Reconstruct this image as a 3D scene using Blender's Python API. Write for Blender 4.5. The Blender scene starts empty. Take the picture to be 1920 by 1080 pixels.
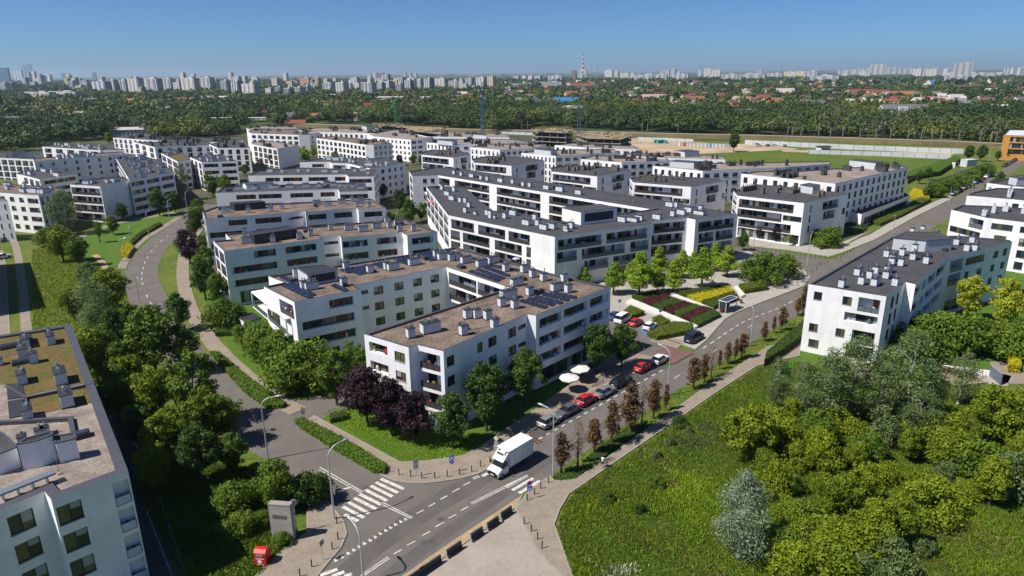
import bpy, math, random
import numpy as np
from mathutils import Vector, Matrix
random.seed(7); RS = np.random.RandomState(7)
C = bpy.context.scene.collection
sc = bpy.context.scene
rad = math.radians
# ---------------------------------------------------------------- camera
F, PITCH, ROLL, CAMH = 1280.0, rad(17.517), rad(0.5), 50.0
_fw = Vector((0, math.cos(PITCH), -math.sin(PITCH)))
_u0 = Vector((0, math.sin(PITCH), math.cos(PITCH)))
_r0 = Vector((1, 0, 0))
_rt = math.cos(ROLL)*_r0 - math.sin(ROLL)*_u0
_up = math.sin(ROLL)*_r0 + math.cos(ROLL)*_u0
cam = bpy.data.cameras.new('camera'); camo = bpy.data.objects.new('camera', cam); C.objects.link(camo)
cam.sensor_width = 36; cam.lens = 24; cam.clip_start = 0.5; cam.clip_end = 60000
M = Matrix.Identity(4)
for i in range(3):
    M[i][0] = _rt[i]; M[i][1] = _up[i]; M[i][2] = -_fw[i]
M[2][3] = CAMH
camo.matrix_world = M
sc.camera = camo
HAZE_D = 0.00005
# ---------------------------------------------------------------- light
SUN_AZ, SUN_EL = rad(201), rad(53)      # direction towards the sun, from +X counter-clockwise
w = bpy.data.worlds.new('World'); sc.world = w; w.use_nodes = True
nt = w.node_tree; nt.nodes.clear()
sky = nt.nodes.new('ShaderNodeTexSky'); sky.sky_type = 'NISHITA'; sky.sun_disc = False
sky.sun_elevation = SUN_EL; sky.sun_rotation = math.pi/2 - SUN_AZ
sky.altitude = 0; sky.air_density = 0.6; sky.dust_density = 0.5; sky.ozone_density = 6
bg = nt.nodes.new('ShaderNodeBackground'); bg.inputs['Strength'].default_value = 0.05
wo = nt.nodes.new('ShaderNodeOutputWorld')
tn = nt.nodes.new('ShaderNodeVectorMath'); tn.operation = 'MULTIPLY'; tn.inputs[1].default_value = (0.92, 1.29, 1.58)   # clear, deep blue summer air
nt.links.new(sky.outputs[0], tn.inputs[0]); nt.links.new(tn.outputs[0], bg.inputs[0]); nt.links.new(bg.outputs[0], wo.inputs[0])
sl = bpy.data.lights.new('sun', 'SUN'); sl.energy = 5.0; sl.angle = rad(0.5); sl.color = (1.0, 0.955, 0.88)
so = bpy.data.objects.new('sun', sl); C.objects.link(so)
sd = Vector((math.cos(SUN_AZ)*math.cos(SUN_EL), math.sin(SUN_AZ)*math.cos(SUN_EL), math.sin(SUN_EL)))
so.rotation_euler = sd.to_track_quat('Z', 'Y').to_euler()
sc.view_settings.view_transform = 'Standard'; sc.view_settings.look = 'None'
sc.view_settings.exposure = 0.40; sc.view_settings.gamma = 1
sc.cycles.max_bounces = 5; sc.cycles.diffuse_bounces = 2; sc.cycles.glossy_bounces = 2
sc.cycles.transmission_bounces = 2; sc.cycles.volume_bounces = 0; sc.cycles.transparent_max_bounces = 4
sc.cycles.use_denoising = True
# ---------------------------------------------------------------- projection: photo pixel -> place on a level plane
def G(x, y, z=0.0):
    d = _fw*F + _rt*(x-960) + _up*(540-y)
    t = (z-CAMH)/d.z
    return (d.x*t, d.y*t)
def height_at(base, x, y):
    """height of a point seen at pixel (x,y) standing above ground point base"""
    d = _fw*F + _rt*(x-960) + _up*(540-y)
    t = math.hypot(*base)/math.hypot(d.x, d.y)
    return CAMH + d.z*t
def crop(ox, oy, s):
    return lambda *p: [(ox+X/s, oy+Y/s) for X, Y in p]
# ---------------------------------------------------------------- materials
MATS = {}
def nodes_of(m):
    m.use_nodes = True; t = m.node_tree
    return t, t.nodes['Principled BSDF']
def mat(name, col, rough=0.8, var=0.0, scale=1.0, metal=0.0, col2=None, spec=0.3, detail=4, bump=0.0, scale2=None, emit=0):
    """plain surface with noise-driven wear: var = strength of value mottling, col2 = second colour by noise patches"""
    if name in MATS: return MATS[name]
    m = bpy.data.materials.new(name); t, b = nodes_of(m)
    b.inputs['Roughness'].default_value = rough; b.inputs['Metallic'].default_value = metal
    b.inputs['Specular IOR Level'].default_value = spec
    b.inputs['Base Color'].default_value = (*col, 1)
    if var or col2:
        geo = t.nodes.new('ShaderNodeNewGeometry')
        n = t.nodes.new('ShaderNodeTexNoise'); n.inputs['Scale'].default_value = scale; n.inputs['Detail'].default_value = detail
        n.inputs['Roughness'].default_value = 0.65
        t.links.new(geo.outputs['Position'], n.inputs['Vector'])
        r = t.nodes.new('ShaderNodeValToRGB')
        r.color_ramp.elements[0].position = 0.36; r.color_ramp.elements[1].position = 0.64
        c2 = col2 or tuple(min(1, c*(1+var)) for c in col)
        c1 = col if col2 else tuple(c*(1-var) for c in col)
        r.color_ramp.elements[0].color = (*c1, 1); r.color_ramp.elements[1].color = (*c2, 1)
        t.links.new(n.outputs['Fac'], r.inputs['Fac'])
        out = r.outputs['Color']
        if scale2:
            n2 = t.nodes.new('ShaderNodeTexNoise'); n2.inputs['Scale'].default_value = scale2; n2.inputs['Detail'].default_value = 3
            t.links.new(geo.outputs['Position'], n2.inputs['Vector'])
            mr = t.nodes.new('ShaderNodeMapRange'); mr.inputs['From Min'].default_value = .3; mr.inputs['From Max'].default_value = .7
            mr.inputs['To Min'].default_value = 1-(var or .2); mr.inputs['To Max'].default_value = 1+(var or .2)
            t.links.new(n2.outputs['Fac'], mr.inputs['Value'])
            mx = t.nodes.new('ShaderNodeVectorMath'); mx.operation = 'SCALE'
            t.links.new(out, mx.inputs[0]); t.links.new(mr.outputs[0], mx.inputs['Scale'])
            out = mx.outputs[0]
        t.links.new(out, b.inputs['Base Color'])
        if bump:
            bp = t.nodes.new('ShaderNodeBump'); bp.inputs['Strength'].default_value = bump
            t.links.new(n.outputs['Fac'], bp.inputs['Height']); t.links.new(bp.outputs[0], b.inputs['Normal'])
    MATS[name] = m
    return m
def seams(m, sx, sy, amt, rot=0.8, streak=False):
    """lay felt laps / render streaks over a finished material"""
    t = m.node_tree; b = t.nodes['Principled BSDF']; src = b.inputs['Base Color'].links[0].from_socket
    geo = t.nodes.new('ShaderNodeNewGeometry'); mp = t.nodes.new('ShaderNodeMapping'); mp.inputs['Rotation'].default_value = (0, 0, rot)
    mp.inputs['Scale'].default_value = (sx, sx, sy) if streak else (1, 1, 1); t.links.new(geo.outputs['Position'], mp.inputs['Vector'])
    if streak:
        n = t.nodes.new('ShaderNodeTexNoise'); n.inputs['Scale'].default_value = 1; n.inputs['Detail'].default_value = 5; f = n.outputs['Fac']
    else:
        n = t.nodes.new('ShaderNodeTexBrick'); n.inputs['Scale'].default_value = 1; n.inputs['Brick Width'].default_value = sx; n.inputs['Row Height'].default_value = sy; n.inputs['Mortar Size'].default_value = .035; n.inputs['Color1'].default_value = (.75,.75,.75,1); n.inputs['Color2'].default_value = (.45,.45,.45,1); n.inputs['Mortar'].default_value = (0,0,0,1); f = n.outputs['Color']
    t.links.new(mp.outputs[0], n.inputs['Vector'])
    mr = t.nodes.new('ShaderNodeMapRange'); mr.inputs['From Min'].default_value = .3 if streak else 0; mr.inputs['From Max'].default_value = .7 if streak else 1; mr.inputs['To Min'].default_value = 1-amt; mr.inputs['To Max'].default_value = 1+amt*.4
    t.links.new(f, mr.inputs['Value']); mx = t.nodes.new('ShaderNodeVectorMath'); mx.operation = 'SCALE'
    t.links.new(src, mx.inputs[0]); t.links.new(mr.outputs[0], mx.inputs['Scale']); t.links.new(mx.outputs[0], b.inputs['Base Color'])
def leafmat(name, c1, c2, trans=0.3, rough=0.6):
    """foliage: leaf-to-leaf and tree-to-tree variation plus a little light passing through the leaves"""
    if name in MATS: return MATS[name]
    m = bpy.data.materials.new(name); t, b = nodes_of(m)
    at = t.nodes.new('ShaderNodeAttribute'); at.attribute_name = 'leaf'
    oi = t.nodes.new('ShaderNodeObjectInfo')
    ad = t.nodes.new('ShaderNodeMath'); ad.operation = 'MULTIPLY_ADD'; ad.inputs[1].default_value = 0.35
    t.links.new(oi.outputs['Random'], ad.inputs[0])
    m2 = t.nodes.new('ShaderNodeMath'); m2.operation = 'MULTIPLY'; m2.inputs[1].default_value = 0.7
    t.links.new(at.outputs['Fac'], m2.inputs[0]); t.links.new(m2.outputs[0], ad.inputs[2])
    r = t.nodes.new('ShaderNodeValToRGB'); r.color_ramp.elements[0].color = (*c1, 1); r.color_ramp.elements[1].color = (*c2, 1)
    t.links.new(ad.outputs[0], r.inputs['Fac']); t.links.new(r.outputs['Color'], b.inputs['Base Color'])
    b.inputs['Roughness'].default_value = rough; b.inputs['Specular IOR Level'].default_value = 0.25
    tr = t.nodes.new('ShaderNodeBsdfTranslucent'); t.links.new(r.outputs['Color'], tr.inputs['Color'])
    mix = t.nodes.new('ShaderNodeMixShader'); mix.inputs[0].default_value = trans
    t.links.new(b.outputs[0], mix.inputs[1]); t.links.new(tr.outputs[0], mix.inputs[2])
    t.links.new(mix.outputs[0], t.nodes['Material Output'].inputs['Surface'])
    MATS[name] = m
    return m
# ---------------------------------------------------------------- objects
def setp(o, label=None, cat=None, group=None, kind=None):
    if label: o['label'] = label
    if cat: o['category'] = cat
    if group: o['group'] = group
    if kind: o['kind'] = kind
    return o
def thing(name, label, cat, loc=(0,0,0), rz=0, group=None):
    o = bpy.data.objects.new(name, None); C.objects.link(o); o.empty_display_size = .5
    o.location = loc if len(loc) == 3 else (*loc, 0); o.rotation_euler = (0,0,rz)
    return setp(o, label, cat, group)
def put(name, me, parent=None, loc=(0,0,0), rz=0, scale=None):
    o = bpy.data.objects.new(name, me); C.objects.link(o)
    if parent: o.parent = parent
    o.location = loc; o.rotation_euler = (0,0,rz)
    if scale: o.scale = scale
    return o
class MB:
    def __init__(s): s.v = []; s.f = []; s.mi = []; s.ms = []
    def _m(s, m):
        if m not in s.ms: s.ms.append(m)
        return s.ms.index(m)
    def face(s, pts, m):
        i = len(s.v); s.v += [tuple(p) for p in pts]; s.f.append(tuple(range(i, i+len(pts)))); s.mi.append(s._m(m))
    def box(s, x, y, z, sx, sy, sz, m, rz=0, top=None, taper=0):
        c, n = math.cos(rz), math.sin(rz); k = s._m(m); kt = s._m(top) if top else k
        i = len(s.v)
        for zz, q in ((z, 0), (z+sz, taper)):
            for a, b in ((-1,-1), (1,-1), (1,1), (-1,1)):
                px, py = a*(sx/2-q), b*(sy/2-q)
                s.v.append((x+px*c-py*n, y+px*n+py*c, zz))
        for q, kk in (((0,3,2,1),k), ((4,5,6,7),kt), ((0,1,5,4),k), ((1,2,6,5),k), ((2,3,7,6),k), ((3,0,4,7),k)):
            s.f.append(tuple(i+j for j in q)); s.mi.append(kk)
    def prism(s, poly, z0, z1, m, top=None, bottom=False):
        n = len(poly)
        if area(poly) < 0: poly = poly[::-1]
        for i in range(n):
            a, b = poly[i], poly[(i+1) % n]
            s.face([(a[0],a[1],z0), (b[0],b[1],z0), (b[0],b[1],z1), (a[0],a[1],z1)], m)
        s.face([(p[0],p[1],z1) for p in poly], top or m)
        if bottom: s.face([(p[0],p[1],z0) for p in poly[::-1]], m)
    def tube(s, p, q, r0, r1, m, n=8, cap=True):
        p, q = Vector(p), Vector(q); d = (q-p).normalized()
        a = d.orthogonal().normalized(); b = d.cross(a); i = len(s.v); k = s._m(m)
        for c, r in ((p, r0), (q, r1)):
            for j in range(n):
                t = 2*math.pi*j/n; s.v.append(tuple(c + a*math.cos(t)*r + b*math.sin(t)*r))
        for j in range(n):
            s.f.append((i+j, i+(j+1) % n, i+n+(j+1) % n, i+n+j)); s.mi.append(k)
        if cap:
            s.f.append(tuple(i+n+j for j in range(n))); s.mi.append(k)
            s.f.append(tuple(i+n-1-j for j in range(n))); s.mi.append(k)
    def path(s, pts, rs, m, n=8):
        for i in range(len(pts)-1): s.tube(pts[i], pts[i+1], rs[i], rs[i+1], m, n)
    def lathe(s, prof, m, n=12, x=0, y=0, z=0):
        for i in range(len(prof)-1):
            (r0, z0), (r1, z1) = prof[i], prof[i+1]
            for j in range(n):
                a, b = 2*math.pi*j/n, 2*math.pi*(j+1)/n
                P = [(x+r0*math.cos(a), y+r0*math.sin(a), z+z0), (x+r0*math.cos(b), y+r0*math.sin(b), z+z0),
                     (x+r1*math.cos(b), y+r1*math.sin(b), z+z1), (x+r1*math.cos(a), y+r1*math.sin(a), z+z1)]
                if r1 < 1e-4: P = P[:3]
                elif r0 < 1e-4: P = P[1:]
                s.face(P, m)
    def mesh(s, name, off=(0,0,0), smooth=False):
        me = bpy.data.meshes.new(name)
        ox, oy, oz = off
        me.from_pydata([(a-ox, b-oy, c-oz) for a, b, c in s.v], [], s.f)
        for m in s.ms: me.materials.append(m)
        me.polygons.foreach_set('material_index', s.mi)
        if smooth: me.polygons.foreach_set('use_smooth', [True]*len(s.f))
        me.update()
        return me
    def build(s, name, parent=None, off=(0,0,0), smooth=False):
        return put(name, s.mesh(name, off, smooth), parent)
def area(p): return sum(p[i][0]*p[(i+1) % len(p)][1]-p[(i+1) % len(p)][0]*p[i][1] for i in range(len(p)))/2
def inset(poly, d):
    n = len(poly); out = []
    for i in range(n):
        p0, p1, p2 = Vector(poly[i-1]), Vector(poly[i]), Vector(poly[(i+1) % n])
        a = (p1-p0).normalized(); b = (p2-p1).normalized()
        na = Vector((-a.y, a.x)); nb = Vector((-b.y, b.x)); m = na+nb
        l = max(0.35, (1+na.dot(nb))); out.append(tuple(p1 + m*(d/l)))
    return out
def inside(p, poly):
    r = False; n = len(poly)
    for i in range(n):
        a, b = poly[i], poly[i-1]
        if (a[1] > p[1]) != (b[1] > p[1]) and p[0] < (b[0]-a[0])*(p[1]-a[1])/(b[1]-a[1])+a[0]: r = not r
    return r
def edge_dist(p, poly):
    best = 1e9; p = Vector(p)
    for i in range(len(poly)):
        a, b = Vector(poly[i-1]), Vector(poly[i]); ab = b-a
        t = max(0, min(1, (p-a).dot(ab)/max(ab.dot(ab), 1e-9))); best = min(best, (p-a-ab*t).length)
    return best
def fastmesh(name, V, faces_n, mats, leaf=None, mi=None, nper=4):
    """numpy soup of n-gons (nper verts each) -> mesh, optional per-face 'leaf' value"""
    me = bpy.data.meshes.new(name); nf = faces_n
    me.vertices.add(len(V)); me.vertices.foreach_set('co', np.asarray(V, dtype=np.float32).ravel())
    me.loops.add(nf*nper); me.loops.foreach_set('vertex_index', np.arange(nf*nper, dtype=np.int32))
    me.polygons.add(nf); me.polygons.foreach_set('loop_start', np.arange(0, nf*nper, nper, dtype=np.int32))
    try: me.polygons.foreach_set('loop_total', np.full(nf, nper, dtype=np.int32))
    except Exception: pass
    for m in mats: me.materials.append(m)
    if mi is not None: me.polygons.foreach_set('material_index', np.asarray(mi, dtype=np.int32))
    if leaf is not None:
        a = me.attributes.new('leaf', 'FLOAT', 'FACE'); a.data.foreach_set('value', np.asarray(leaf, dtype=np.float32))
    me.update(calc_edges=True); me.validate()
    return me
ORD = ['first','second','third','fourth','fifth','sixth','seventh','eighth','ninth','tenth','eleventh','twelfth','thirteenth','fourteenth','fifteenth','sixteenth','seventeenth','eighteenth','nineteenth','twentieth']
def ordn(i):
    return ORD[i] if i < 20 else '%d%s' % (i+1, {1:'st',2:'nd',3:'rd'}.get((i+1) % 10 if (i+1) % 100 not in (11,12,13) else 0, 'th'))
# ================================================================ palette
WHITE = mat('white_render', (0.80,0.78,0.785), .85, .06, .35, scale2=.05)
CREAM = mat('cream_render', (0.62,0.585,0.52), .85, .04, .3)
GREYW = mat('light_grey_render', (0.52,0.54,0.57), .85, .05, .3)
GRAVEL = mat('roof_gravel_brown', (0.155,0.115,0.088), .95, .34, 2.2, detail=9, scale2=.35)
GRAVEL2 = mat('roof_gravel_beige', (0.23,0.19,0.16), .95, .27, 3.4, detail=9, scale2=.5)
BITUM = mat('roof_felt_dark', (0.062,0.062,0.068), .9, .16, .5, scale2=3)
SEDUM = mat('sedum_roof', (0.15,0.075,0.032), .95, col2=(0.065,0.085,0.016), scale=.9, var=.35, detail=8, scale2=5)
COPING = mat('dark_coping', (0.09,0.09,0.105), .5, .1, 1, metal=.3)
DARKM = mat('anthracite_metal', (0.035,0.036,0.04), .5, .1, 2)
FRAME = mat('window_frame_dark', (0.03,0.03,0.033), .5)
WOOD = mat('orange_wood', (0.24,0.08,0.025), .6, .25, 2)
WOODF = mat('brown_wood_frame', (0.14,0.06,0.03), .6)
GLD = mat('glass_dark', (0.015,0.022,0.03), .06, spec=.6)
GLM = mat('glass_grey', (0.035,0.045,0.055), .08, spec=.6)
GLC = mat('glass_curtain', (0.09,0.095,0.05), .15, .3, 2, spec=.6)
GLW = mat('glass_white_blind', (0.30,0.32,0.33), .2, spec=.5)
RAILD = mat('railing_dark', (0.05,0.048,0.047), .5, .1, 3)
RAILG = mat('railing_glass', (0.12,0.15,0.16), .12, spec=.6)
METAL = mat('galvanised', (0.42,0.44,0.46), .4, .1, 3, metal=.6)
VENTW = mat('vent_white', (0.56,0.58,0.61), .8, .06, 1)
VENTD = mat('vent_dark', (0.06,0.06,0.065), .7, .15, 1)
VENTB = mat('vent_brownish', (0.13,0.11,0.09), .8, .15, 1)
SOLAR = mat('solar_cells', (0.010,0.015,0.036), .18, spec=.5)
SOLARF = mat('solar_frame', (0.35,0.36,0.38), .4, metal=.5)
ASPH = mat('asphalt_road', (0.128,0.112,0.099), .9, .1, .22, detail=6, scale2=6)
ASPHD = mat('asphalt_dark', (0.075,0.072,0.07), .9, .12, .3, detail=6)
PAVE = mat('pavement_slabs', (0.25,0.205,0.16), .9, .1, .5, detail=6, scale2=4)
PAVEL = mat('plaza_slabs', (0.34,0.31,0.27), .9, .1, .4, detail=6, scale2=3)
SAND = mat('sandy_strip', (0.36,0.25,0.14), .95, .2, .8)
CONC = mat('concrete_yard', (0.30,0.26,0.215), .9, .08, .3, detail=6, scale2=2)
KERB = mat('kerb_stone', (0.27,0.24,0.205), .9, .1, 2)
PAINT = mat('road_paint', (0.36,0.34,0.31), .75, .1, 2.2, col2=(0.64,0.62,0.57), detail=9)
REDP = mat('red_paving', (0.15,0.085,0.072), .9, .12, 1)
BLUEP = mat('blue_paint', (0.07,0.17,0.36), .7, .1, 2)
LAWN = mat('mown_lawn', (0.05,0.105,0.006), .95, col2=(0.075,0.135,0.01), scale=.4, var=.25, detail=8, scale2=3)
COURT = mat('court_ground', (0.03,0.055,0.006), .95, col2=(0.10,0.085,0.06), scale=.09, var=.3, detail=8, scale2=2)  # lawn and paving mix, colour darkened to stand for shade between the blocks
MEAD = mat('rough_meadow', (0.06,0.105,0.008), .95, col2=(0.115,0.13,0.02), scale=.12, var=.35, detail=9, scale2=1.3)
FIELD = mat('bright_field', (0.06,0.11,0.006), .95, col2=(0.10,0.125,0.012), scale=.03, var=.25, detail=8, scale2=.5)
DIRT = mat('bare_sand', (0.38,0.29,0.19), .95, .25, .06, detail=8)
EARTH = mat('far_ground', (0.03,0.055,0.012), .95, col2=(0.06,0.075,0.02), scale=.006, var=.35, detail=10, scale2=.08)
BARK = mat('bark_brown', (0.09,0.065,0.045), .9, .25, 4)
BARKP = mat('bark_pale', (0.40,0.38,0.33), .9, .25, 3)
RED = mat('post_red', (0.45,0.02,0.015), .5)
STEEL = mat('lamp_pole_grey', (0.48,0.49,0.50), .45, .05, 3, metal=.4)
BLACK = mat('black_rubber', (0.012,0.012,0.013), .8)
seams(WHITE, 1.4, .10, .07, 0, True); seams(BITUM, 8, 1.1, .42); seams(PAVE, .8, .4, .12, .9); seams(PAVEL, 1.2, .6, .12, .3)
ASPH2 = mat('asphalt_lane', (0.098,0.088,0.08), .85, .10, .25, detail=6, scale2=7)
# road paint, sheets, signs etc. use these
L = {
 'dark': leafmat('leaf_dark_green', (0.022,0.058,0.008), (0.095,0.165,0.022)),
 'mid':  leafmat('leaf_mid_green', (0.045,0.10,0.009), (0.175,0.255,0.022)),
 'light':leafmat('leaf_light_green', (0.11,0.20,0.012), (0.34,0.46,0.03)),
 'yell': leafmat('leaf_yellow_green', (0.07,0.12,0.006), (0.25,0.31,0.014)),
 'gold': leafmat('leaf_golden', (0.17,0.21,0.012), (0.46,0.49,0.03)),
 'silv': leafmat('leaf_silver', (0.09,0.13,0.065), (0.30,0.37,0.23)),
 'grey': leafmat('leaf_grey_green', (0.06,0.10,0.028), (0.20,0.27,0.09)),
 'plum': leafmat('leaf_purple', (0.012,0.006,0.010), (0.055,0.022,0.033), .15),
 'brown':leafmat('leaf_brown', (0.055,0.028,0.010), (0.17,0.095,0.03), .2),
 'tan':  leafmat('leaf_dry', (0.11,0.065,0.035), (0.26,0.17,0.10), .2),
 'burg': leafmat('hedge_burgundy', (0.045,0.01,0.012), (0.12,0.03,0.03), .15),
 'hedge':leafmat('hedge_green', (0.03,0.06,0.008), (0.09,0.14,0.02), .2),
 'hedgel':leafmat('hedge_olive', (0.06,0.09,0.008), (0.17,0.20,0.02), .2),
 'flower':leafmat('flower_yellow', (0.16,0.20,0.01), (0.70,0.55,0.01), .2),
 'wflo': leafmat('flower_white', (0.30,0.36,0.22), (0.7,0.72,0.6), .1),
 'wdark': leafmat('wood_dark', (0.018,0.042,0.012), (0.06,0.10,0.028), .15),
 'wmid': leafmat('wood_mid', (0.035,0.068,0.012), (0.12,0.17,0.03), .2),
 'wgrey': leafmat('wood_grey', (0.045,0.06,0.03), (0.13,0.15,0.075), .2),
 'wyel': leafmat('wood_olive', (0.07,0.09,0.010), (0.19,0.21,0.025), .2),
 'far':  leafmat('leaf_far_wood', (0.028,0.056,0.013), (0.10,0.14,0.030), .2),
}
# ================================================================ building kit
_cache = {}
def cached(key, fn):
    if key not in _cache: _cache[key] = fn()
    return _cache[key]
def win_mesh(w, h, fr, var):
    def f():
        b = MB(); r = random.Random(hash((w, h, var)) & 0xffff)
        n = max(1, round(w/1.05)); t = .07
        b.box(w/2, .03, 0, w, .10, t, fr); b.box(w/2, .03, h-t, w, .10, t, fr)
        for i in range(n+1):
            x = min(max(w*i/n, t/2), w-t/2); b.box(x, .03, t, t, .10, h-2*t, fr)
        for i in range(n):
            x0, x1 = w*i/n, w*(i+1)/n
            g = r.choice([GLD, GLD, GLM, GLC, GLC, GLM]) if var % 3 else r.choice([GLD, GLD, GLM, GLC])
            b.face([(x0,.06,t), (x1,.06,t), (x1,.06,h-t), (x0,.06,h-t)], g)
            if r.random() < .13:
                hb = h*(.3+.4*r.random()); b.face([(x0+.05,.052,h-t-hb), (x1-.05,.052,h-t-hb), (x1-.05,.052,h-t), (x0+.05,.052,h-t)], GLW)
        b.box(w/2, -.06, -.05, w+.06, .16, .045, COPING)
        return b.mesh('window')
    return cached(('w', w, h, fr.name, var), f)
def ribbon_mesh(w, h, var, wood=True):
    def f():
        b = MB(); r = random.Random((int(w*10)*31+var*7) & 0xffff); x = 0
        while x < w-.05:
            d = min(r.uniform(.8, 1.5), w-x)
            if w-x-d < .4: d = w-x
            m = r.choice([GLD, GLD, GLM, GLD, GLC, WOODF, GLM, GLD, WOOD, GLW] if wood else [GLD, GLM, GLD, GLD, GLC, GLW])
            b.face([(x,0,0), (x+d,0,0), (x+d,0,h), (x,0,h)], m)
            b.box(x+.03, -.02, 0, .06, .06, h, FRAME); x += d
        b.box(w/2, -.03, h-.06, w, .06, .06, FRAME)
        return b.mesh('glazing')
    return cached(('r', w, h, var, wood), f)
def rail_mesh(w, m, h=1.0):
    def f():
        b = MB(); n = max(1, round(w/1.2))
        b.box(w/2, .03, .06, w, .03, h-.12, m); b.box(w/2, .03, h-.06, w, .06, .05, FRAME)
        for i in range(n+1): b.box(min(max(w*i/n,.03),w-.03), .0, 0, .05, .05, h, FRAME)
        return b.mesh('railing')
    return cached(('l', w, h, m.name), f)
CLUT = [mat('clutter_white', (.6,.6,.6)), mat('clutter_red', (.4,.05,.03)), mat('clutter_blue', (.08,.15,.3)), WOOD, L['mid'], L['light']]
KINDS = {  # v0, v1 above the storey floor, recess depth
 'w': (.85, 2.35, .16), 'm': (.85, 2.35, .16), 'W': (.45, 2.4, .16), 's': (1.5, 2.15, .16), 't': (.3, 2.4, .16), 'r': (1.0, 2.6, .8),
 'R': (1.0, 2.5, .35), 'b': (.06, 2.65, 1.7), 'd': (.06, 2.65, 1.7), 'B': (.06, 2.65, 1.7), 'g': (.15, 2.9, .5), 'p': (.0, 2.8, 3.0), 'q': (.9, 2.35, .16)}
def q1(x): return round(x*5)/5
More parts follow.
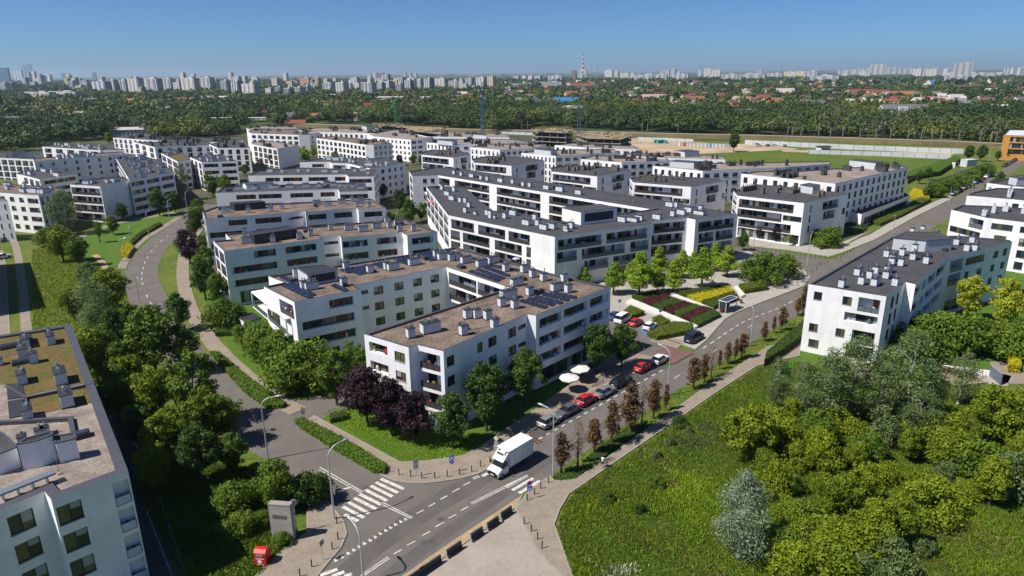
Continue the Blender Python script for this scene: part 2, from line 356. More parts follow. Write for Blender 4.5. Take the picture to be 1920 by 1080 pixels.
class Bld:
    """one apartment block: thing > wall, roof (> chimney, vent...), coping, window..., glazing, railing"""
    def __init__(s, label, px, H, fh=3.05, roof=BITUM, wall=WHITE, facs={}, frame=FRAME, name='apartment_building', cat='apartment building',
                 group=None, z0=0, cop=.35, par=.35, clutter=False, world=False, base=None):
        P = [tuple(p) for p in px] if world else [G(x, y, H) for x, y in px]
        n = len(P); s.H = H; s.fh = fh; s.rng = random.Random(hash(round(P[0][0]*7+P[0][1])) & 0xffff)
        if area(P) < 0:
            P = P[::-1]
            nf = {}
            for k, it in facs.items(): nf[(n-2-k) % n] = [(1-b, 1-a, fl, kd) for a, b, fl, kd in it]
            facs = nf
        s.P = P; s.z0 = z0
        cx, cy = sum(p[0] for p in P)/n, sum(p[1] for p in P)/n; s.c = (cx, cy, 0)
        s.t = thing(name, label, cat, (cx, cy, 0), 0, group)
        s.frame = frame; s.clutter = clutter; s.wallm = wall
        mb = MB()
        for i in range(n):
            s.wall(mb, P[i], P[(i+1) % n], z0, H, facs.get(i, []), wall)
        if z0 > .5: mb.face([(x, y, z0) for x, y in P[::-1]], wall)
        mb.build('wall', s.t, s.c)
        Q = inset(P, cop)
        cb = MB()
        for i in range(n):
            a, b, c, d = P[i], P[(i+1) % n], Q[(i+1) % n], Q[i]
            cb.face([(a[0],a[1],H+.004), (b[0],b[1],H+.004), (c[0],c[1],H+.004), (d[0],d[1],H+.004)], COPING)
            cb.face([(d[0],d[1],H+.004), (c[0],c[1],H+.004), (c[0],c[1],H-par-.01), (d[0],d[1],H-par-.01)], COPING)
        cb.build('coping', s.t, s.c)
        rb = MB(); rb.face([(p[0], p[1], H-par) for p in Q], roof); s.roof = rb.build('roof', s.t, s.c); s.rz = H-par; s.Q = Q
    def wall(s, mb, a, b, z0, z1, items, wm):
        a, b = Vector(a), Vector(b); Ln = (b-a).length
        if Ln < .02: return
        d = (b-a)/Ln; inn = Vector((-d.y, d.x)); ang = math.atan2(d.y, d.x)
        ops = []
        for u0, u1, fl, kd in items:
            base = s.H-.45-(fl+1)*s.fh
            v0, v1, dep = KINDS[kd]
            A, B = max(.12, u0*Ln), min(Ln-.12, u1*Ln)
            if B-A < .3: continue
            v0, v1 = max(base+v0, z0+.03), base+v1
            if v1 < z0+.4: continue
            ops.append((A, B, v0, v1, dep, kd))
        us = sorted({0, Ln} | {o[0] for o in ops} | {o[1] for o in ops}); vs = sorted({z0, z1} | {o[2] for o in ops} | {o[3] for o in ops})
        def P(u, v, dp=0): q = a+d*u+inn*dp; return (q.x, q.y, v)
        for j in range(len(vs)-1):
            v0, v1 = vs[j], vs[j+1]
            if v1-v0 < 1e-4: continue
            vm = (v0+v1)/2; run = None
            for i in range(len(us)-1):
                um = (us[i]+us[i+1])/2
                hole = any(o[0] < um < o[1] and o[2] < vm < o[3] for o in ops)
                if not hole and run is None: run = us[i]
                if hole and run is not None:
                    mb.face([P(run,v0), P(us[i],v0), P(us[i],v1), P(run,v1)], wm); run = None
            if run is not None: mb.face([P(run,v0), P(Ln,v0), P(Ln,v1), P(run,v1)], wm)
        for (A, B, v0, v1, dp, kd) in ops:
            mb.face([P(A,v0), P(A,v0,dp), P(A,v1,dp), P(A,v1)], wm); mb.face([P(B,v0), P(B,v1), P(B,v1,dp), P(B,v0,dp)], wm)
            fm = GREYW if kd in 'bdBp' else wm
            mb.face([P(A,v0), P(B,v0), P(B,v0,dp), P(A,v0,dp)], fm); mb.face([P(A,v1), P(A,v1,dp), P(B,v1,dp), P(B,v1)], wm)
            w, h = B-A, v1-v0; var = s.rng.randrange(4)
            loc = lambda u, v, q: tuple(Vector(P(u, v, q))-Vector(s.c))
            wq = q1(w); sx = w/wq if wq else 1
            if kd in 'wmWstq':
                mb.face([P(A,v0,dp), P(B,v0,dp), P(B,v1,dp), P(A,v1,dp)], wm)
                put('window', win_mesh(wq, round(h,2), s.frame, var), s.t, loc(A, v0, dp-.09), ang, (sx,1,1))
            elif kd in 'rRg':
                mb.face([P(A,v0,dp), P(B,v0,dp), P(B,v1,dp), P(A,v1,dp)], DARKM if kd == 'g' else wm)
                put('glazing', ribbon_mesh(wq, round(h,2), var, kd == 'r'), s.t, loc(A, v0, dp-.06), ang, (sx,1,1))
                if kd == 'r' and s.clutter: s.junk(P, A, B, v0-.0, dp, 3)
            elif kd == 'p':
                mb.face([P(A,v0,dp), P(B,v0,dp), P(B,v1,dp), P(A,v1,dp)], DARKM)
            else:
                mb.face([P(A,v0,dp), P(B,v0,dp), P(B,v1,dp), P(A,v1,dp)], wm)
                gl = cached(('bd', wq, round(h,2), var), lambda: balcony_glazing(wq, round(h,2), var))
                put('balcony_door', gl, s.t, loc(A, v0, dp-.05), ang, (sx,1,1))
                put('railing', rail_mesh(wq, {'b': RAILD, 'd': RAILG, 'B': GREYW}[kd]), s.t, loc(A, v0, .04), ang, (sx,1,1))
                if s.clutter: s.junk(P, A, B, v0, dp, 4)
    def junk(s, P, A, B, z, dp, n):
        """balcony furniture, planters and washing"""
        for _ in range(n):
            mb = MB()
            if s.rng.random() < .35: continue
            u = s.rng.uniform(A+.4, B-.4) if B-A > 1 else (A+B)/2; q = P(u, z, s.rng.uniform(dp*.3, dp*.7))
            m = s.rng.choice(CLUT); k = s.rng.uniform(.25, .5)
            mb.box(q[0], q[1], z+.01, k, k*.8, .35, CLUT[0] if m in CLUT[4:] else m, s.rng.uniform(0,3))
            mb.lathe([(k*.45, 0), (k*.6, .2), (k*.4, .45), (0.0, .6)], m, 6, q[0], q[1], z+.36)
            mb.build('balcony_furniture', s.t, s.c)
    def local(s, x, y, z=0): return (x-s.c[0], y-s.c[1], z)
    def chim(s, px, kind='white', ang=None, sizes=None, hz=1.35):
        """roof stacks given by the pixel of their base"""
        ang = s.angle() if ang is None else ang
        for i, p in enumerate(px):
            x, y = G(p[0], p[1], s.rz); k = p[2] if len(p) > 2 else 'n'
            put('chimney', chimney_mesh(kind, k, i % 3), s.roof, s.local(x, y, s.rz), ang+(math.pi/2 if len(p) > 3 else 0))
    def angle(s):
        best = 0; a = 0
        for i in range(len(s.P)):
            d = Vector(s.P[(i+1) % len(s.P)])-Vector(s.P[i])
            if d.length > best: best = d.length; a = math.atan2(d.y, d.x)
        return a
    def scatter(s, n, kind='white', margin=1.6, mind=2.4, rnd=None):
        r = rnd or s.rng; xs = [p[0] for p in s.Q]; ys = [p[1] for p in s.Q]; done = []; a = s.angle(); tries = 0
        while len(done) < n and tries < n*60:
            tries += 1
            if done and r.random() < .45:
                q = r.choice(done); k = r.choice((-1, 1)); x, y = q[0]+k*math.cos(a)*1.9, q[1]+k*math.sin(a)*1.9
            else: x, y = r.uniform(min(xs), max(xs)), r.uniform(min(ys), max(ys))
            if not inside((x, y), s.Q) or edge_dist((x, y), s.Q) < margin: continue
            if any((x-q[0])**2+(y-q[1])**2 < 1.7**2 for q in done): continue
            done.append((x, y))
            put('chimney', chimney_mesh(kind, r.choice('nnwwWts'), len(done) % 3), s.roof, s.local(x, y, s.rz), a+r.choice((0, math.pi/2)))
    def solar(s, rows, ang=None):
        """rows of panels; each row (x0,y0,x1,y1) in pixels on the roof plane"""
        for (x0, y0, x1, y1) in rows:
            a, b = Vector(G(x0, y0, s.rz)), Vector(G(x1, y1, s.rz)); Ln = (b-a).length; d = (b-a)/Ln
            n = max(1, round(Ln/1.75))
            for k in range(n):
                q = a+d*(k+.5)*Ln/n
                put('solar_panel', solar_mesh(), s.roof, s.local(q.x, q.y, s.rz), math.atan2(d.y, d.x))
    def block(s, px, h, wallm=None, roofm=BITUM, name='roof_house', louvre=None, world=False):
        """penthouse plant room standing on the roof, outline given at its own roof level"""
        z = s.rz+h; P = px if world else [G(x, y, z) for x, y in px]
        if area(P) < 0: P = P[::-1]; louvre = None if louvre is None else (len(P)-2-louvre) % len(P)
        mb = MB(); mb.prism(P, s.rz, z, wallm or s.wallm, roofm)
        for i in range(len(P)):
            a, b = Vector(P[i]), Vector(P[(i+1) % len(P)]); Ln = (b-a).length; d = (b-a)/Ln
            mb.box(*(a+b)/2, z-.02, Ln, .25, .12, COPING, math.atan2(d.y, d.x))
            if louvre == i:
                o = Vector((d.y, -d.x))*.03; a2, b2 = a+d*Ln*.1+o, b-d*Ln*.1+o
                mb.face([(*a2, s.rz+h*.2), (*b2, s.rz+h*.2), (*b2, z-h*.15), (*a2, z-h*.15)], DARKM)
                for k in range(1, 8):
                    zz = s.rz+h*.2+h*.65*k/8; m_ = (a2+b2)/2
                    mb.box(*m_, zz, (b2-a2).length, .08, .03, VENTD, math.atan2(d.y, d.x))
        put(name, mb.mesh(name, s.c), s.roof); return z
def balcony_glazing(w, h, var):
    b = MB(); r = random.Random(int(w*10)+var*91); x = .15
    while x < w-.9:
        k = r.choice(['door', 'door', 'wood', 'win', 'gap', 'gap'])
        d = {'door': 1.5, 'wood': .8, 'win': 1.1, 'gap': .9}[k]; d = min(d, w-x-.1)
        if k == 'door':
            b.box(x+d/2, 0, .02, d, .06, h-.3, FRAME); b.face([(x+.06,-.035,.1), (x+d-.06,-.035,.1), (x+d-.06,-.035,h-.35), (x+.06,-.035,h-.35)], r.choice([GLD, GLM, GLD]))
        elif k == 'wood': b.box(x+d/2, -.02, .0, d, .08, h-.02, WOOD)
        elif k == 'win':
            b.box(x+d/2, 0, .9, d, .06, h-1.15, FRAME); b.face([(x+.05,-.035,.96), (x+d-.05,-.035,.96), (x+d-.05,-.035,h-.3), (x+.05,-.035,h-.3)], r.choice([GLD, GLM, GLW]))
        x += d+.12
    if not b.f: b.box(w/2, 0, .02, w*.6, .06, h-.3, FRAME)
    b.box(w/2, -.01, h-.36, w-.1, .07, .06, FRAME); b.box(w/2, -.01, .0, w-.1, .07, .05, FRAME)
    return b.mesh('balcony_door')
def chimney_mesh(kind, k, var):
    def f():
        b = MB(); m, cp = {'white': (VENTW, DARKM), 'dark': (VENTD, VENTD), 'brown': (VENTB, VENTB), 'silver': (VENTW, VENTW)}[kind]
        w, l, h = {'n': (1.15,.95,1.5), 'w': (2.3,1.0,1.4), 't': (1.0,.9,2.1), 's': (1.0,.8,.9), 'W': (2.9,1.3,1.6), 'L': (3.0,1.6,1.1)}[k]
        b.box(0, 0, .0, w+.1, l+.1, .14, DARKM); b.box(0, 0, .14, w, l, h-.14, m); b.box(0, 0, h, w+.14, l+.14, .09, cp)
        n = {'n':2,'w':4,'t':2,'s':1,'W':4,'L':3}[k]
        for i in range(n):
            x = (i-(n-1)/2)*min(.5, w/n*.85); hh = .3+.22*((i+var) % 3)
            b.tube((x, (.12 if i % 2 else -.1), h+.09), (x, (.12 if i % 2 else -.1), h+.09+hh), .09, .09, METAL if kind in ('white','silver') else VENTD, 7)
            b.tube((x, (.12 if i % 2 else -.1), h+.09+hh), (x, (.12 if i % 2 else -.1), h+.17+hh), .15, .13, METAL if (i+var) % 2 and kind != 'dark' else DARKM, 7)
        if kind != 'dark': b.box(-w*.1, -l/2-.012, h*.5, .28, .02, .2, METAL)
        return b.mesh('chimney')
    return cached(('c', kind, k, var), f)
def solar_mesh():
    def f():
        b = MB(); t = rad(12); y0, y1 = -.52, .52
        z0, z1 = .12, .12+1.04*math.sin(t)
        b.face([(-.85,y0,z0), (.85,y0,z0), (.85,y1,z1), (-.85,y1,z1)], SOLARF)
        b.face([(-.85,y1,z1), (.85,y1,z1), (.85,y1,.02), (-.85,y1,.02)], SOLARF)
        for i in range(4):
            for j in range(2):
                xa, xb = -.83+.415*i+.012, -.83+.415*(i+1)-.004; ya, yb = j/2+.01, (j+1)/2-.005
                f2 = lambda x, v: (x, y0+(y1-y0)*v, z0+(z1-z0)*v+.006)
                b.face([f2(xa,ya), f2(xb,ya), f2(xb,yb), f2(xa,yb)], SOLAR)
        return b.mesh('solar_panel')
    return cached('solar', f)
# facade shorthand
def FW(us, floors, kd='w', wd=None):
    out = []
    for fl in floors:
        for u in us:
            if isinstance(u, tuple): out.append((u[0], u[1], fl, kd))
            else: out.append((u-wd/2, u+wd/2, fl, kd))
    return out
def even(n, w, a=0.0, b=1.0):
    """n openings of relative width w spread over a..b"""
    st = (b-a)/n
    return [(a+st*(i+.5)-w*st/2, a+st*(i+.5)+w*st/2) for i in range(n)]
# ================================================================ ground
def structure(name, mb): return setp(mb.build(name), kind='structure')
def W_(px, z=0): return [p if len(p) == 3 else G(p[0], p[1], z) for p in px]
def sheet(name, px, z, m, lift=0):
    P = [G(x, y, 0) for x, y in px]
    if area(P) < 0: P = P[::-1]
    b = MB()
    if lift:
        b.prism(P, z, z+lift, KERB, m)
        Q = inset(P, .22)
        for i in range(len(P)):
            a, c, d, e = P[i], P[(i+1) % len(P)], Q[(i+1) % len(P)], Q[i]
            b.face([(*a, z+lift+.01), (*c, z+lift+.01), (*d, z+lift+.01), (*e, z+lift+.01)], KERB)
    else: b.face([(x, y, z) for x, y in P], m)
    return structure(name, b)
def catmull(pts, n=6):
    out = []
    for i in range(len(pts)-1):
        p0 = pts[max(i-1, 0)]; p1 = pts[i]; p2 = pts[i+1]; p3 = pts[min(i+2, len(pts)-1)]
        for k in range(n):
            t = k/n
            out.append(tuple(.5*(2*p1[j]+(p2[j]-p0[j])*t+(2*p0[j]-5*p1[j]+4*p2[j]-p3[j])*t*t+(3*p1[j]-p0[j]-3*p2[j]+p3[j])*t**3) for j in range(2)))
    out.append(tuple(pts[-1])); return out
def offset(line, d):
    """line shifted to its left by d metres (d may be a list)"""
    out = []
    for i, p in enumerate(line):
        a, b = Vector(line[max(i-1, 0)]), Vector(line[min(i+1, len(line)-1)]); t = (b-a).normalized()
        q = Vector(p)+Vector((-t.y, t.x))*(d[i] if isinstance(d, list) else d); out.append(tuple(q))
    return out
def ribbon(name, px, hw, z, m, lift=0, smooth=True, hr=None):
    l = [G(x, y) for x, y in px]
    if smooth: l = catmull(l)
    A, B = offset(l, hw), offset(l, -(hr if hr is not None else hw)); b = MB()
    for i in range(len(l)-1):
        b.face([(*B[i], z+lift), (*B[i+1], z+lift), (*A[i+1], z+lift), (*A[i], z+lift)], m)
        if lift:
            for X, s_ in ((A, 1), (B, -1)):
                b.face([(*X[i], z), (*X[i+1], z), (*X[i+1], z+lift), (*X[i], z+lift)], KERB)
    structure(name, b); return l
E_ = MB(); E_.face([(-45000,-300,0), (45000,-300,0), (45000,60000,0), (-45000,60000,0)], EARTH); structure('ground', E_)
g2 = MB(); g2.face([(-420,-60,.01), (420,-60,.01), (420,520,.01), (-420,520,.01)], MEAD); structure('meadow', g2)
sheet('lawn', [(380,560),(300,420),(60,300),(300,262),(1250,270),(1700,310),(1600,470),(1320,660),(900,900),(720,880),(480,740)], .02, LAWN)
sheet('courtyard', [(400,545),(330,400),(40,330),(-60,300),(-60,290),(300,255),(700,240),(1250,265),(1700,312),(1600,470),(1400,462),(1330,488),(1140,518),(1000,560),(850,520),(700,560)], .025, COURT)
sheet('lawn', [(1430,690),(1500,640),(1640,560),(1920,480),(2100,520),(2100,690),(1760,740),(1600,720)], .02, LAWN)
sheet('lawn', [(60,640),(90,560),(230,480),(340,410),(300,380),(120,400),(40,440),(-100,450),(-300,600)], .02, MEAD)
sheet('lawn', [(120,455),(180,425),(330,390),(342,408),(300,432),(265,465),(236,500),(180,500)], .03, LAWN)
# main street
RD_SE = [(640,1180),(700,1110),(752,1080),(850,1012),(980,926),(1010,905),(1035,890),(1165,803),(1260,738),(1380,660),(1430,630),(1500,587),(1560,549),(1625,500)]
RD_NW = [(500,1180),(560,1120),(611,1063),(640.7,1027.7),(651.5,1001.4),(645,978),(618,943),(560,903),(600,840),(715,895),(740,902),(765,906),(796,906.5),(830,903),(868,897),(897,889),(940,866),(1000,830),(1170,734),(1253,689),(1305.6,656.7),(1326.7,639),(1344,618),(1360,600),(1380,588),(1406.7,576.7),(1509,538),(1520,520),(1505,505),(1480,490),(1411,481),(1350,470),(1345,462),(1411,464),(1500,478),(1560,487)]
sheet('road', RD_SE+RD_NW[::-1], .04, ASPH)
sheet('road', [(1560,487),(1640,450),(1714,409),(1787,373),(1850,335),(1905,302),(1940,282),(1955,290),(1922,308),(1860,347),(1780,410),(1700,455),(1625,500)], .045, ASPH)
LR = [(705,934),(684,922),(610,876),(525,830),(470,792),(438,768),(385,715),(335,655),(302,602),(284,571),(272,545),(265.7,525),(266,510),(271,493),(283,472),(307,447),(341,419),(356,403),(372,392),(400,384)]
lr = ribbon('road', LR, 3.9, .05, ASPH, hr=3.9)
sheet('road', [(498,766),(560,806),(640,770),(690,745),(690,730),(620,738),(560,752)], .055, ASPH)
sheet('road', [(700,1090),(760,1040),(860,972),(945,915),(1005,870),(1090,820),(1170,765),(1240,718),(1245,728),(1175,775),(1095,832),(1012,882),(975,915),(850,1003),(760,1068),(735,1090)], .052, ASPH2)
sheet('road', [(610,1090),(660,1040),(760,962),(850,905),(905,888),(950,878),(985,862),(960,880),(870,935),(780,990),(700,1050),(665,1090)], .052, ASPH2)
# parking lane along the street
dl = [(1003,829),(1170,734),(1253,689)]
ribbon('parking_lane', dl, 2.6, .06, ASPHD, smooth=False, hr=0)
# pavements
sheet('pavement', [(716,893),(740,903),(765,907),(796,907.5),(830,904),(868,898),(897,890),(940,867),(1000,831),(990,813),(1160,717),(1244,671),(1290,640),(1240,632),(1165,655),(1100,700),(1000,770),(900,838),(870,855),(800,865),(750,867.5),(590,780),(572,790)], .03, PAVE, .12)
sheet('pavement', [(985,928),(1010,906),(1032,893),(1040,903),(1078,899),(1112,878),(1166,839),(1221,800),(1310,735),(1400,676),(1440,650),(1500,640),(1500,668),(1420,687),(1350,732),(1250,802),(1143,875),(1067,928),(1050,957),(1040,985),(1060,1040),(1078,1090),(1062,1090),(1020,1050),(1000,1025),(985,992),(965,955)], .03, PAVE, .12)
sheet('pavement', [(618,943),(645,978),(651.5,1001.4),(640.7,1027.7),(611,1063),(590,1090),(470,1090),(520,1040),(575,1000),(575,960),(590,935)], .03, PAVE, .12)
sheet('pavement', [(754,1081),(852,1013),(982,927),(968,952),(860,1028),(790,1075),(720,1130),(700,1120)], .03, SAND, .10)
sheet('yard', [(700,1150),(790,1075),(860,1028),(968,954),(985,992),(1000,1025),(1020,1050),(1062,1090),(1100,1200),(900,1400),(500,1400)], .035, CONC)
ribbon('path', [(560,772),(520,750),(455,700),(400,645),(360,585),(343,520),(346,478),(356,455),(372,430),(388,405)], 1.5, .03, PAVE, .10)
ribbon('path', [(228,505),(236,488),(262,455),(300,430),(335,408)], 1.1, .03, PAVE, .08)
ribbon('path', [(110,470),(160,440),(200,425),(240,415),(330,398)], 1.3, .03, PAVE, .05)
ribbon('path', [(178,478),(190,490),(200,505)], .8, .03, SAND, .03)
ribbon('path', [(20,440),(32,470),(42,540),(50,620),(56,680)], .95, .03, PAVE, .05)
sheet('pavement', [(-80,470),(6,470),(12,500),(20,640),(-80,640)], .03, PAVE, .06)
sheet('pavement', [(200,760),(240,800),(290,900),(355,1090),(300,1200),(240,1090),(225,850)], .03, ASPHD, .06)
ribbon('path', [(325,985),(360,980),(410,982),(452,980)], .6, .03, SAND, .02)
# plaza and crossing area
sheet('plaza', [(1090,560),(1140,520),(1330,490),(1405,470),(1420,484),(1482,491),(1507,506),(1520,520),(1508,537),(1407,576),(1380,587),(1359,600),(1343,618),(1325,639),(1304,656),(1262,642),(1220,625),(1150,590)], .03, PAVEL, .11)
sheet('parking_lot', [(1140,590),(1190,600),(1260,628),(1215,640),(1290,660),(1236,672),(1175,660),(1120,630),(1100,610)], .165, ASPH)
sheet('red_crossing', [(1222,662),(1250,650),(1296,660),(1300,664),(1262,684),(1240,680)], .19, REDP)
sheet('disabled_bay', [(1198,618),(1232,612),(1248,620),(1214,632)], .18, BLUEP)
sheet('plaza', [(1405,462),(1480,470),(1555,482),(1580,474),(1640,450),(1714,408),(1787,372),(1780,366),(1640,430),(1540,470),(1500,440),(1470,445),(1400,450)], .03, PAVEL, .11)
sheet('verge', [(1570,470),(1600,450),(1630,442),(1690,405),(1650,425)], .05, LAWN, .1)
ribbon('path', [(1500,655),(1560,640),(1620,700),(1650,720)], 1.5, .03, PAVE, .05)
sheet('terrace', [(1760,700),(1820,690),(1900,705),(1890,725),(1800,715)], .03, PAVEL, .05)
sheet('terrace', [(1855,680),(1925,670),(1940,720),(1880,720)], .03, PAVE, .05)
# road paint
def quadline(b, a, c, w, z=.062):
    a, c = Vector(a), Vector(c); d = (c-a).normalized(); n = Vector((-d.y, d.x))*w/2
    b.face([(*(a-n), z), (*(c-n), z), (*(c+n), z), (*(a+n), z)], PAINT)
def paint(name, segs, w, z=.062):
    b = MB()
    for (x0, y0, x1, y1) in segs: quadline(b, G(x0, y0), G(x1, y1), w, z)
    structure(name, b)
k = crop(600, 860, 4.174)
def seg(*q):
    out = []
    for x0, y0, x1, y1 in q: (a, b_) = k((x0, y0), (x1, y1)); out.append((*a, *b_))
    return out
paint('zebra_crossing', seg((475,160,655,240),(437,188,610,270),(398,215,567,300),(355,245,525,333),(310,280,480,363),(270,310,440,397),(222,343,385,432),(178,378,345,465),(190,440,298,492)), .5)
paint('zebra_crossing', seg((1455,228,1625,138),(1505,250,1668,155),(1557,274,1722,175),(1270,140,1330,108),(1200,160,1245,140)), .5)
paint('zebra_crossing', seg((0,918,137,868),(95,925,190,888),(190,925,250,905)), .5)
paint('lane_marking', seg((0,70,335,262),(-8,88,322,272),(490,345,724,465),(470,355,710,472),(1180,350,1620,130),(1190,360,1630,142)), .13)
paint('lane_marking', seg((320,918,530,772),(345,918,545,782)), .13)
paint('lane_marking', seg((575,750,640,715),(682,680,747,648),(800,605,862,572),(905,536,967,503),(1006,470,1068,438),(1102,410,1160,378),(755,432,813,405),(850,377,902,350),(942,322,995,293),(1034,265,1092,235),(1122,212,1176,184),(1200,163,1245,140)), .16)
paint('stop_marking', seg((133,262,182,258),(182,243,236,228)), .35)
tb = MB()
for x, y in ((130,808),(180,782),(228,752),(272,727),(315,700),(355,675),(400,650),(440,624),(480,598),(522,573),(560,550),(598,526),(640,503),(678,484)):
    p = Vector(G(*k((x, y))[0])); d = Vector((.75, .66)); n = Vector((-d.y, d.x))
    tb.face([(*(p-d*.22), .062), (*(p+d*.22), .062), (*(p+n*.62), .062)], PAINT)
structure('give_way_marking', tb)
k = crop(900, 680, 4.5)
dash = []
for t in range(17):
    f0, f1 = t/17, (t+.5)/17
    A, B = (1010,824), (1250,690); dash.append((A[0]+(B[0]-A[0])*f0, A[1]+(B[1]-A[1])*f0, A[0]+(B[0]-A[0])*f1, A[1]+(B[1]-A[1])*f1))
k2 = [(1318,654),(1345,636),(1368,620),(1390,606),(1415,595),(1440,586),(1465,576),(1492,562),(1510,550)]
for i in range(len(k2)-1):
    a, b_ = k2[i], k2[i+1]
    for f in (0, .5): dash.append((a[0]+(b_[0]-a[0])*f, a[1]+(b_[1]-a[1])*f, a[0]+(b_[0]-a[0])*(f+.28), a[1]+(b_[1]-a[1])*(f+.28)))
paint('parking_marking', dash, .22, .068)
paint('lane_marking', [(1060,838,1080,826),(1150,785,1168,773),(1195,757,1206,750),(1264,710,1275,703),(1335,662,1345,655),(1402,615,1412,608),(1460,588,1470,581),(1140,795,1148,790)], .13)
dash = []
for (a, b_) in (((284,571),(281,566)),((276.5,558),(275,553)),((268,534),(267,530)),((266,525),(265.8,521)),((266,515),(266.4,511)),((268,505),(269,501)),((271,495),(272.5,491)),((275.5,485),(278,481)),((283,473),(286,469)),((291,463.5),(294.5,460)),((301,454),(305,450)),((312,444),(316,441)),((433,764),(441,770)),((466,787),(474,793))):
    dash.append((*a, *b_))
paint('lane_marking', dash, .2, .07)
mb = MB()
for i in range(6):
    for row in (0, 1):
        x = 248+i*9+row*2; y = 481-row*3-i*.3
        if x < 300: p = G(x, y); mb.box(p[0], p[1], .07, 1.0, .5, .004, REDP)
structure('red_speed_strip', mb)
# manholes
for i, (x, y) in enumerate(((826,974),(808,1015),(685,915),(414,628),(384,576),(795,1015+3))):
    b = MB(); b.lathe([(.42, .004), (.0, .005)], ASPHD, 12, *G(x, y), .16 if x < 420 else .062); structure('manhole_cover', b)
# far fields, railway and sand
sheet('field', [(1240,292),(1300,284),(1500,284),(1790,292),(1770,310),(1710,345),(1560,320),(1330,312)], .03, FIELD)
sheet('bare_ground', [(1130,262),(1215,258),(1330,268),(1440,272),(1500,280),(1320,288),(1235,290),(1120,285)], .035, DIRT)
sheet('service_strip', [(1460,281),(1795,287),(1780,292),(1470,285)], .035, DIRT)
sheet('side_car_park', [(1768,335),(1800,318),(1830,322),(1810,335),(1790,342)], .04, ASPHD)
sheet('grass_bank', [(1440,272),(1500,262),(1650,268),(1900,278),(1870,290),(1700,283)], .02, FIELD)
b = MB()   # railway embankment
tr = [(560,236),(820,246),(1000,250),(1200,255),(1400,259),(1600,265),(1800,272),(1960,280)]
l = [G(x, y) for x, y in tr]; A, B, A2, B2 = offset(l, 3), offset(l, -3), offset(l, 12), offset(l, -14)
EMB = mat('embankment_grass', (0.11,0.09,0.035), .95, .2, .05, detail=8)
BALL = mat('ballast', (0.30,0.25,0.22), .95, .15, 2)
for i in range(len(l)-1):
    b.face([(*B[i],2.5),(*B[i+1],2.5),(*A[i+1],2.5),(*A[i],2.5)], BALL)
    b.face([(*A[i],2.5),(*A[i+1],2.5),(*A2[i+1],0),(*A2[i],0)], EMB); b.face([(*B2[i],0),(*B2[i+1],0),(*B[i+1],2.5),(*B[i],2.5)], EMB)
structure('railway_embankment', b)
# ================================================================ apartment blocks
GB = 'white apartment blocks of the estate'
c5, c6, c7, c8 = crop(0,230,3.483), crop(360,230,3.272), crop(760,230,3.272), crop(1240,230,2.8235)
k78, k104, k148, k136, k76, k108, k44, k170, k00 = crop(780,320,5.144), crop(1040,360,5.053), crop(1480,400,3.6), crop(1360,280,4.5), crop(760,220,5.333), crop(1080,240,5.333), crop(440,220,4.571), crop(1700,240,4.5), crop(0,240,5.143)
r3 = (0, 1, 2)
# ---- U-shaped block with solar panels, centre
P = [(503,517.8),(532,529.5),(494.7,537.2),(551.7,566.4),(676.7,542.8),(667,534.4),(836.4,500.6),(955,539.2),(682.8,626.7),(766,651.7),(783,646.7),(831.4,658.6),(988.3,589.2),(1005,592),(1145.3,537.8),(1055,518.3),(855,463.3)]
A1 = Bld('white U-shaped four-storey block with brown gravel roof and solar panels beside the white truck', P, 13, roof=GRAVEL, frame=WOODF, clutter=True, facs={
 2: [(.5,.95,0,'b'),(.03,.45,1,'t')], 3: FW([(.5,.87)],[0],'r')+FW([(.08,.87)],[1,2],'r')+[(.3,.6,3,'g')],
 5: FW([(.18,.28),(.40,.50),(.61,.71),(.81,.91)], r3)+FW([(.02,.12)],[0,1],'s')+FW([(.2,.8)],[3],'g'),
 6: FW([(.04,.5),(.52,.97)], (0,1,2,3), 'b'),
 8: FW([(.10,.52)], r3, 'r')+FW([(.68,.91)], (0,1,2)), 10: FW([(.06,.86)], (0,1,2), 'b'),
 11: FW([(.03,.11),(.37,.43),(.5,.6),(.75,.85)], (0,1,2,3))+FW([(.88,.98)],[0,1],'s'),
 13: FW([(.04,.31),(.35,.66),(.70,.97)], r3, 'r')+[(.05,.95,3,'g')],
 14: FW(even(4,.7), r3, 'b'), 15: FW(even(7,.7), r3, 'r'), 16: FW(even(8,.7), r3, 'b')}, group=None)
k = crop(680,460,3.6)
A1.chim([(*p, s_) for p, s_ in zip(k((325,622),(458,585),(682,603),(893,558),(845,498),(770,490),(708,492),(940,412),(985,360),(1028,425),(1128,337),(1312,305),(1388,318),(1040,272),(1222,240),(1148,215),(1088,183),(967,175),(880,120),(805,143),(700,118),(640,98),(598,105),(543,95),(497,78),(1360,245)), 'nWnnnnnnWnnwnwnnnnwwwnnwnn')])
k = crop(460,440,3.6)
A1.chim([(*p, s_) for p, s_ in zip(k((397,366),(450,370),(345,300),(667,345),(683,235),(842,258),(957,235),(1000,238),(1140,205)), 'nwtnnnnww')])
k = crop(680,460,3.6)
def rows_(k, *q): return [(*k((a,b))[0], *k((c,d))[0]) for a,b,c,d in q]
A1.solar(rows_(k,(1060,375,1240,428),(1110,362,1295,410),(1160,350,1345,398),(1215,335,1390,378),(1260,322,1440,362),(720,178,920,245),(770,165,950,230),(820,150,985,212),(860,140,1050,175),(550,45,800,110)))
k = crop(460,440,3.6)
A1.solar(rows_(k,(258,345,440,430),(285,338,460,415),(245,288,360,345),(590,345,680,385)))
A1.solar(rows_(k,*[(650+t*30, 240-t*5.9, 650+t*30+(105 if t % 5 else 55), 240-t*5.9+(39 if t % 5 else 20)) for t in range(24) if t not in (6,10,11,16)]))
k = crop(460,440,3.6)
A1.block(k((345,222),(418,268),(622,232),(530,205)), 2.3, GREYW, DARKM, louvre=1)
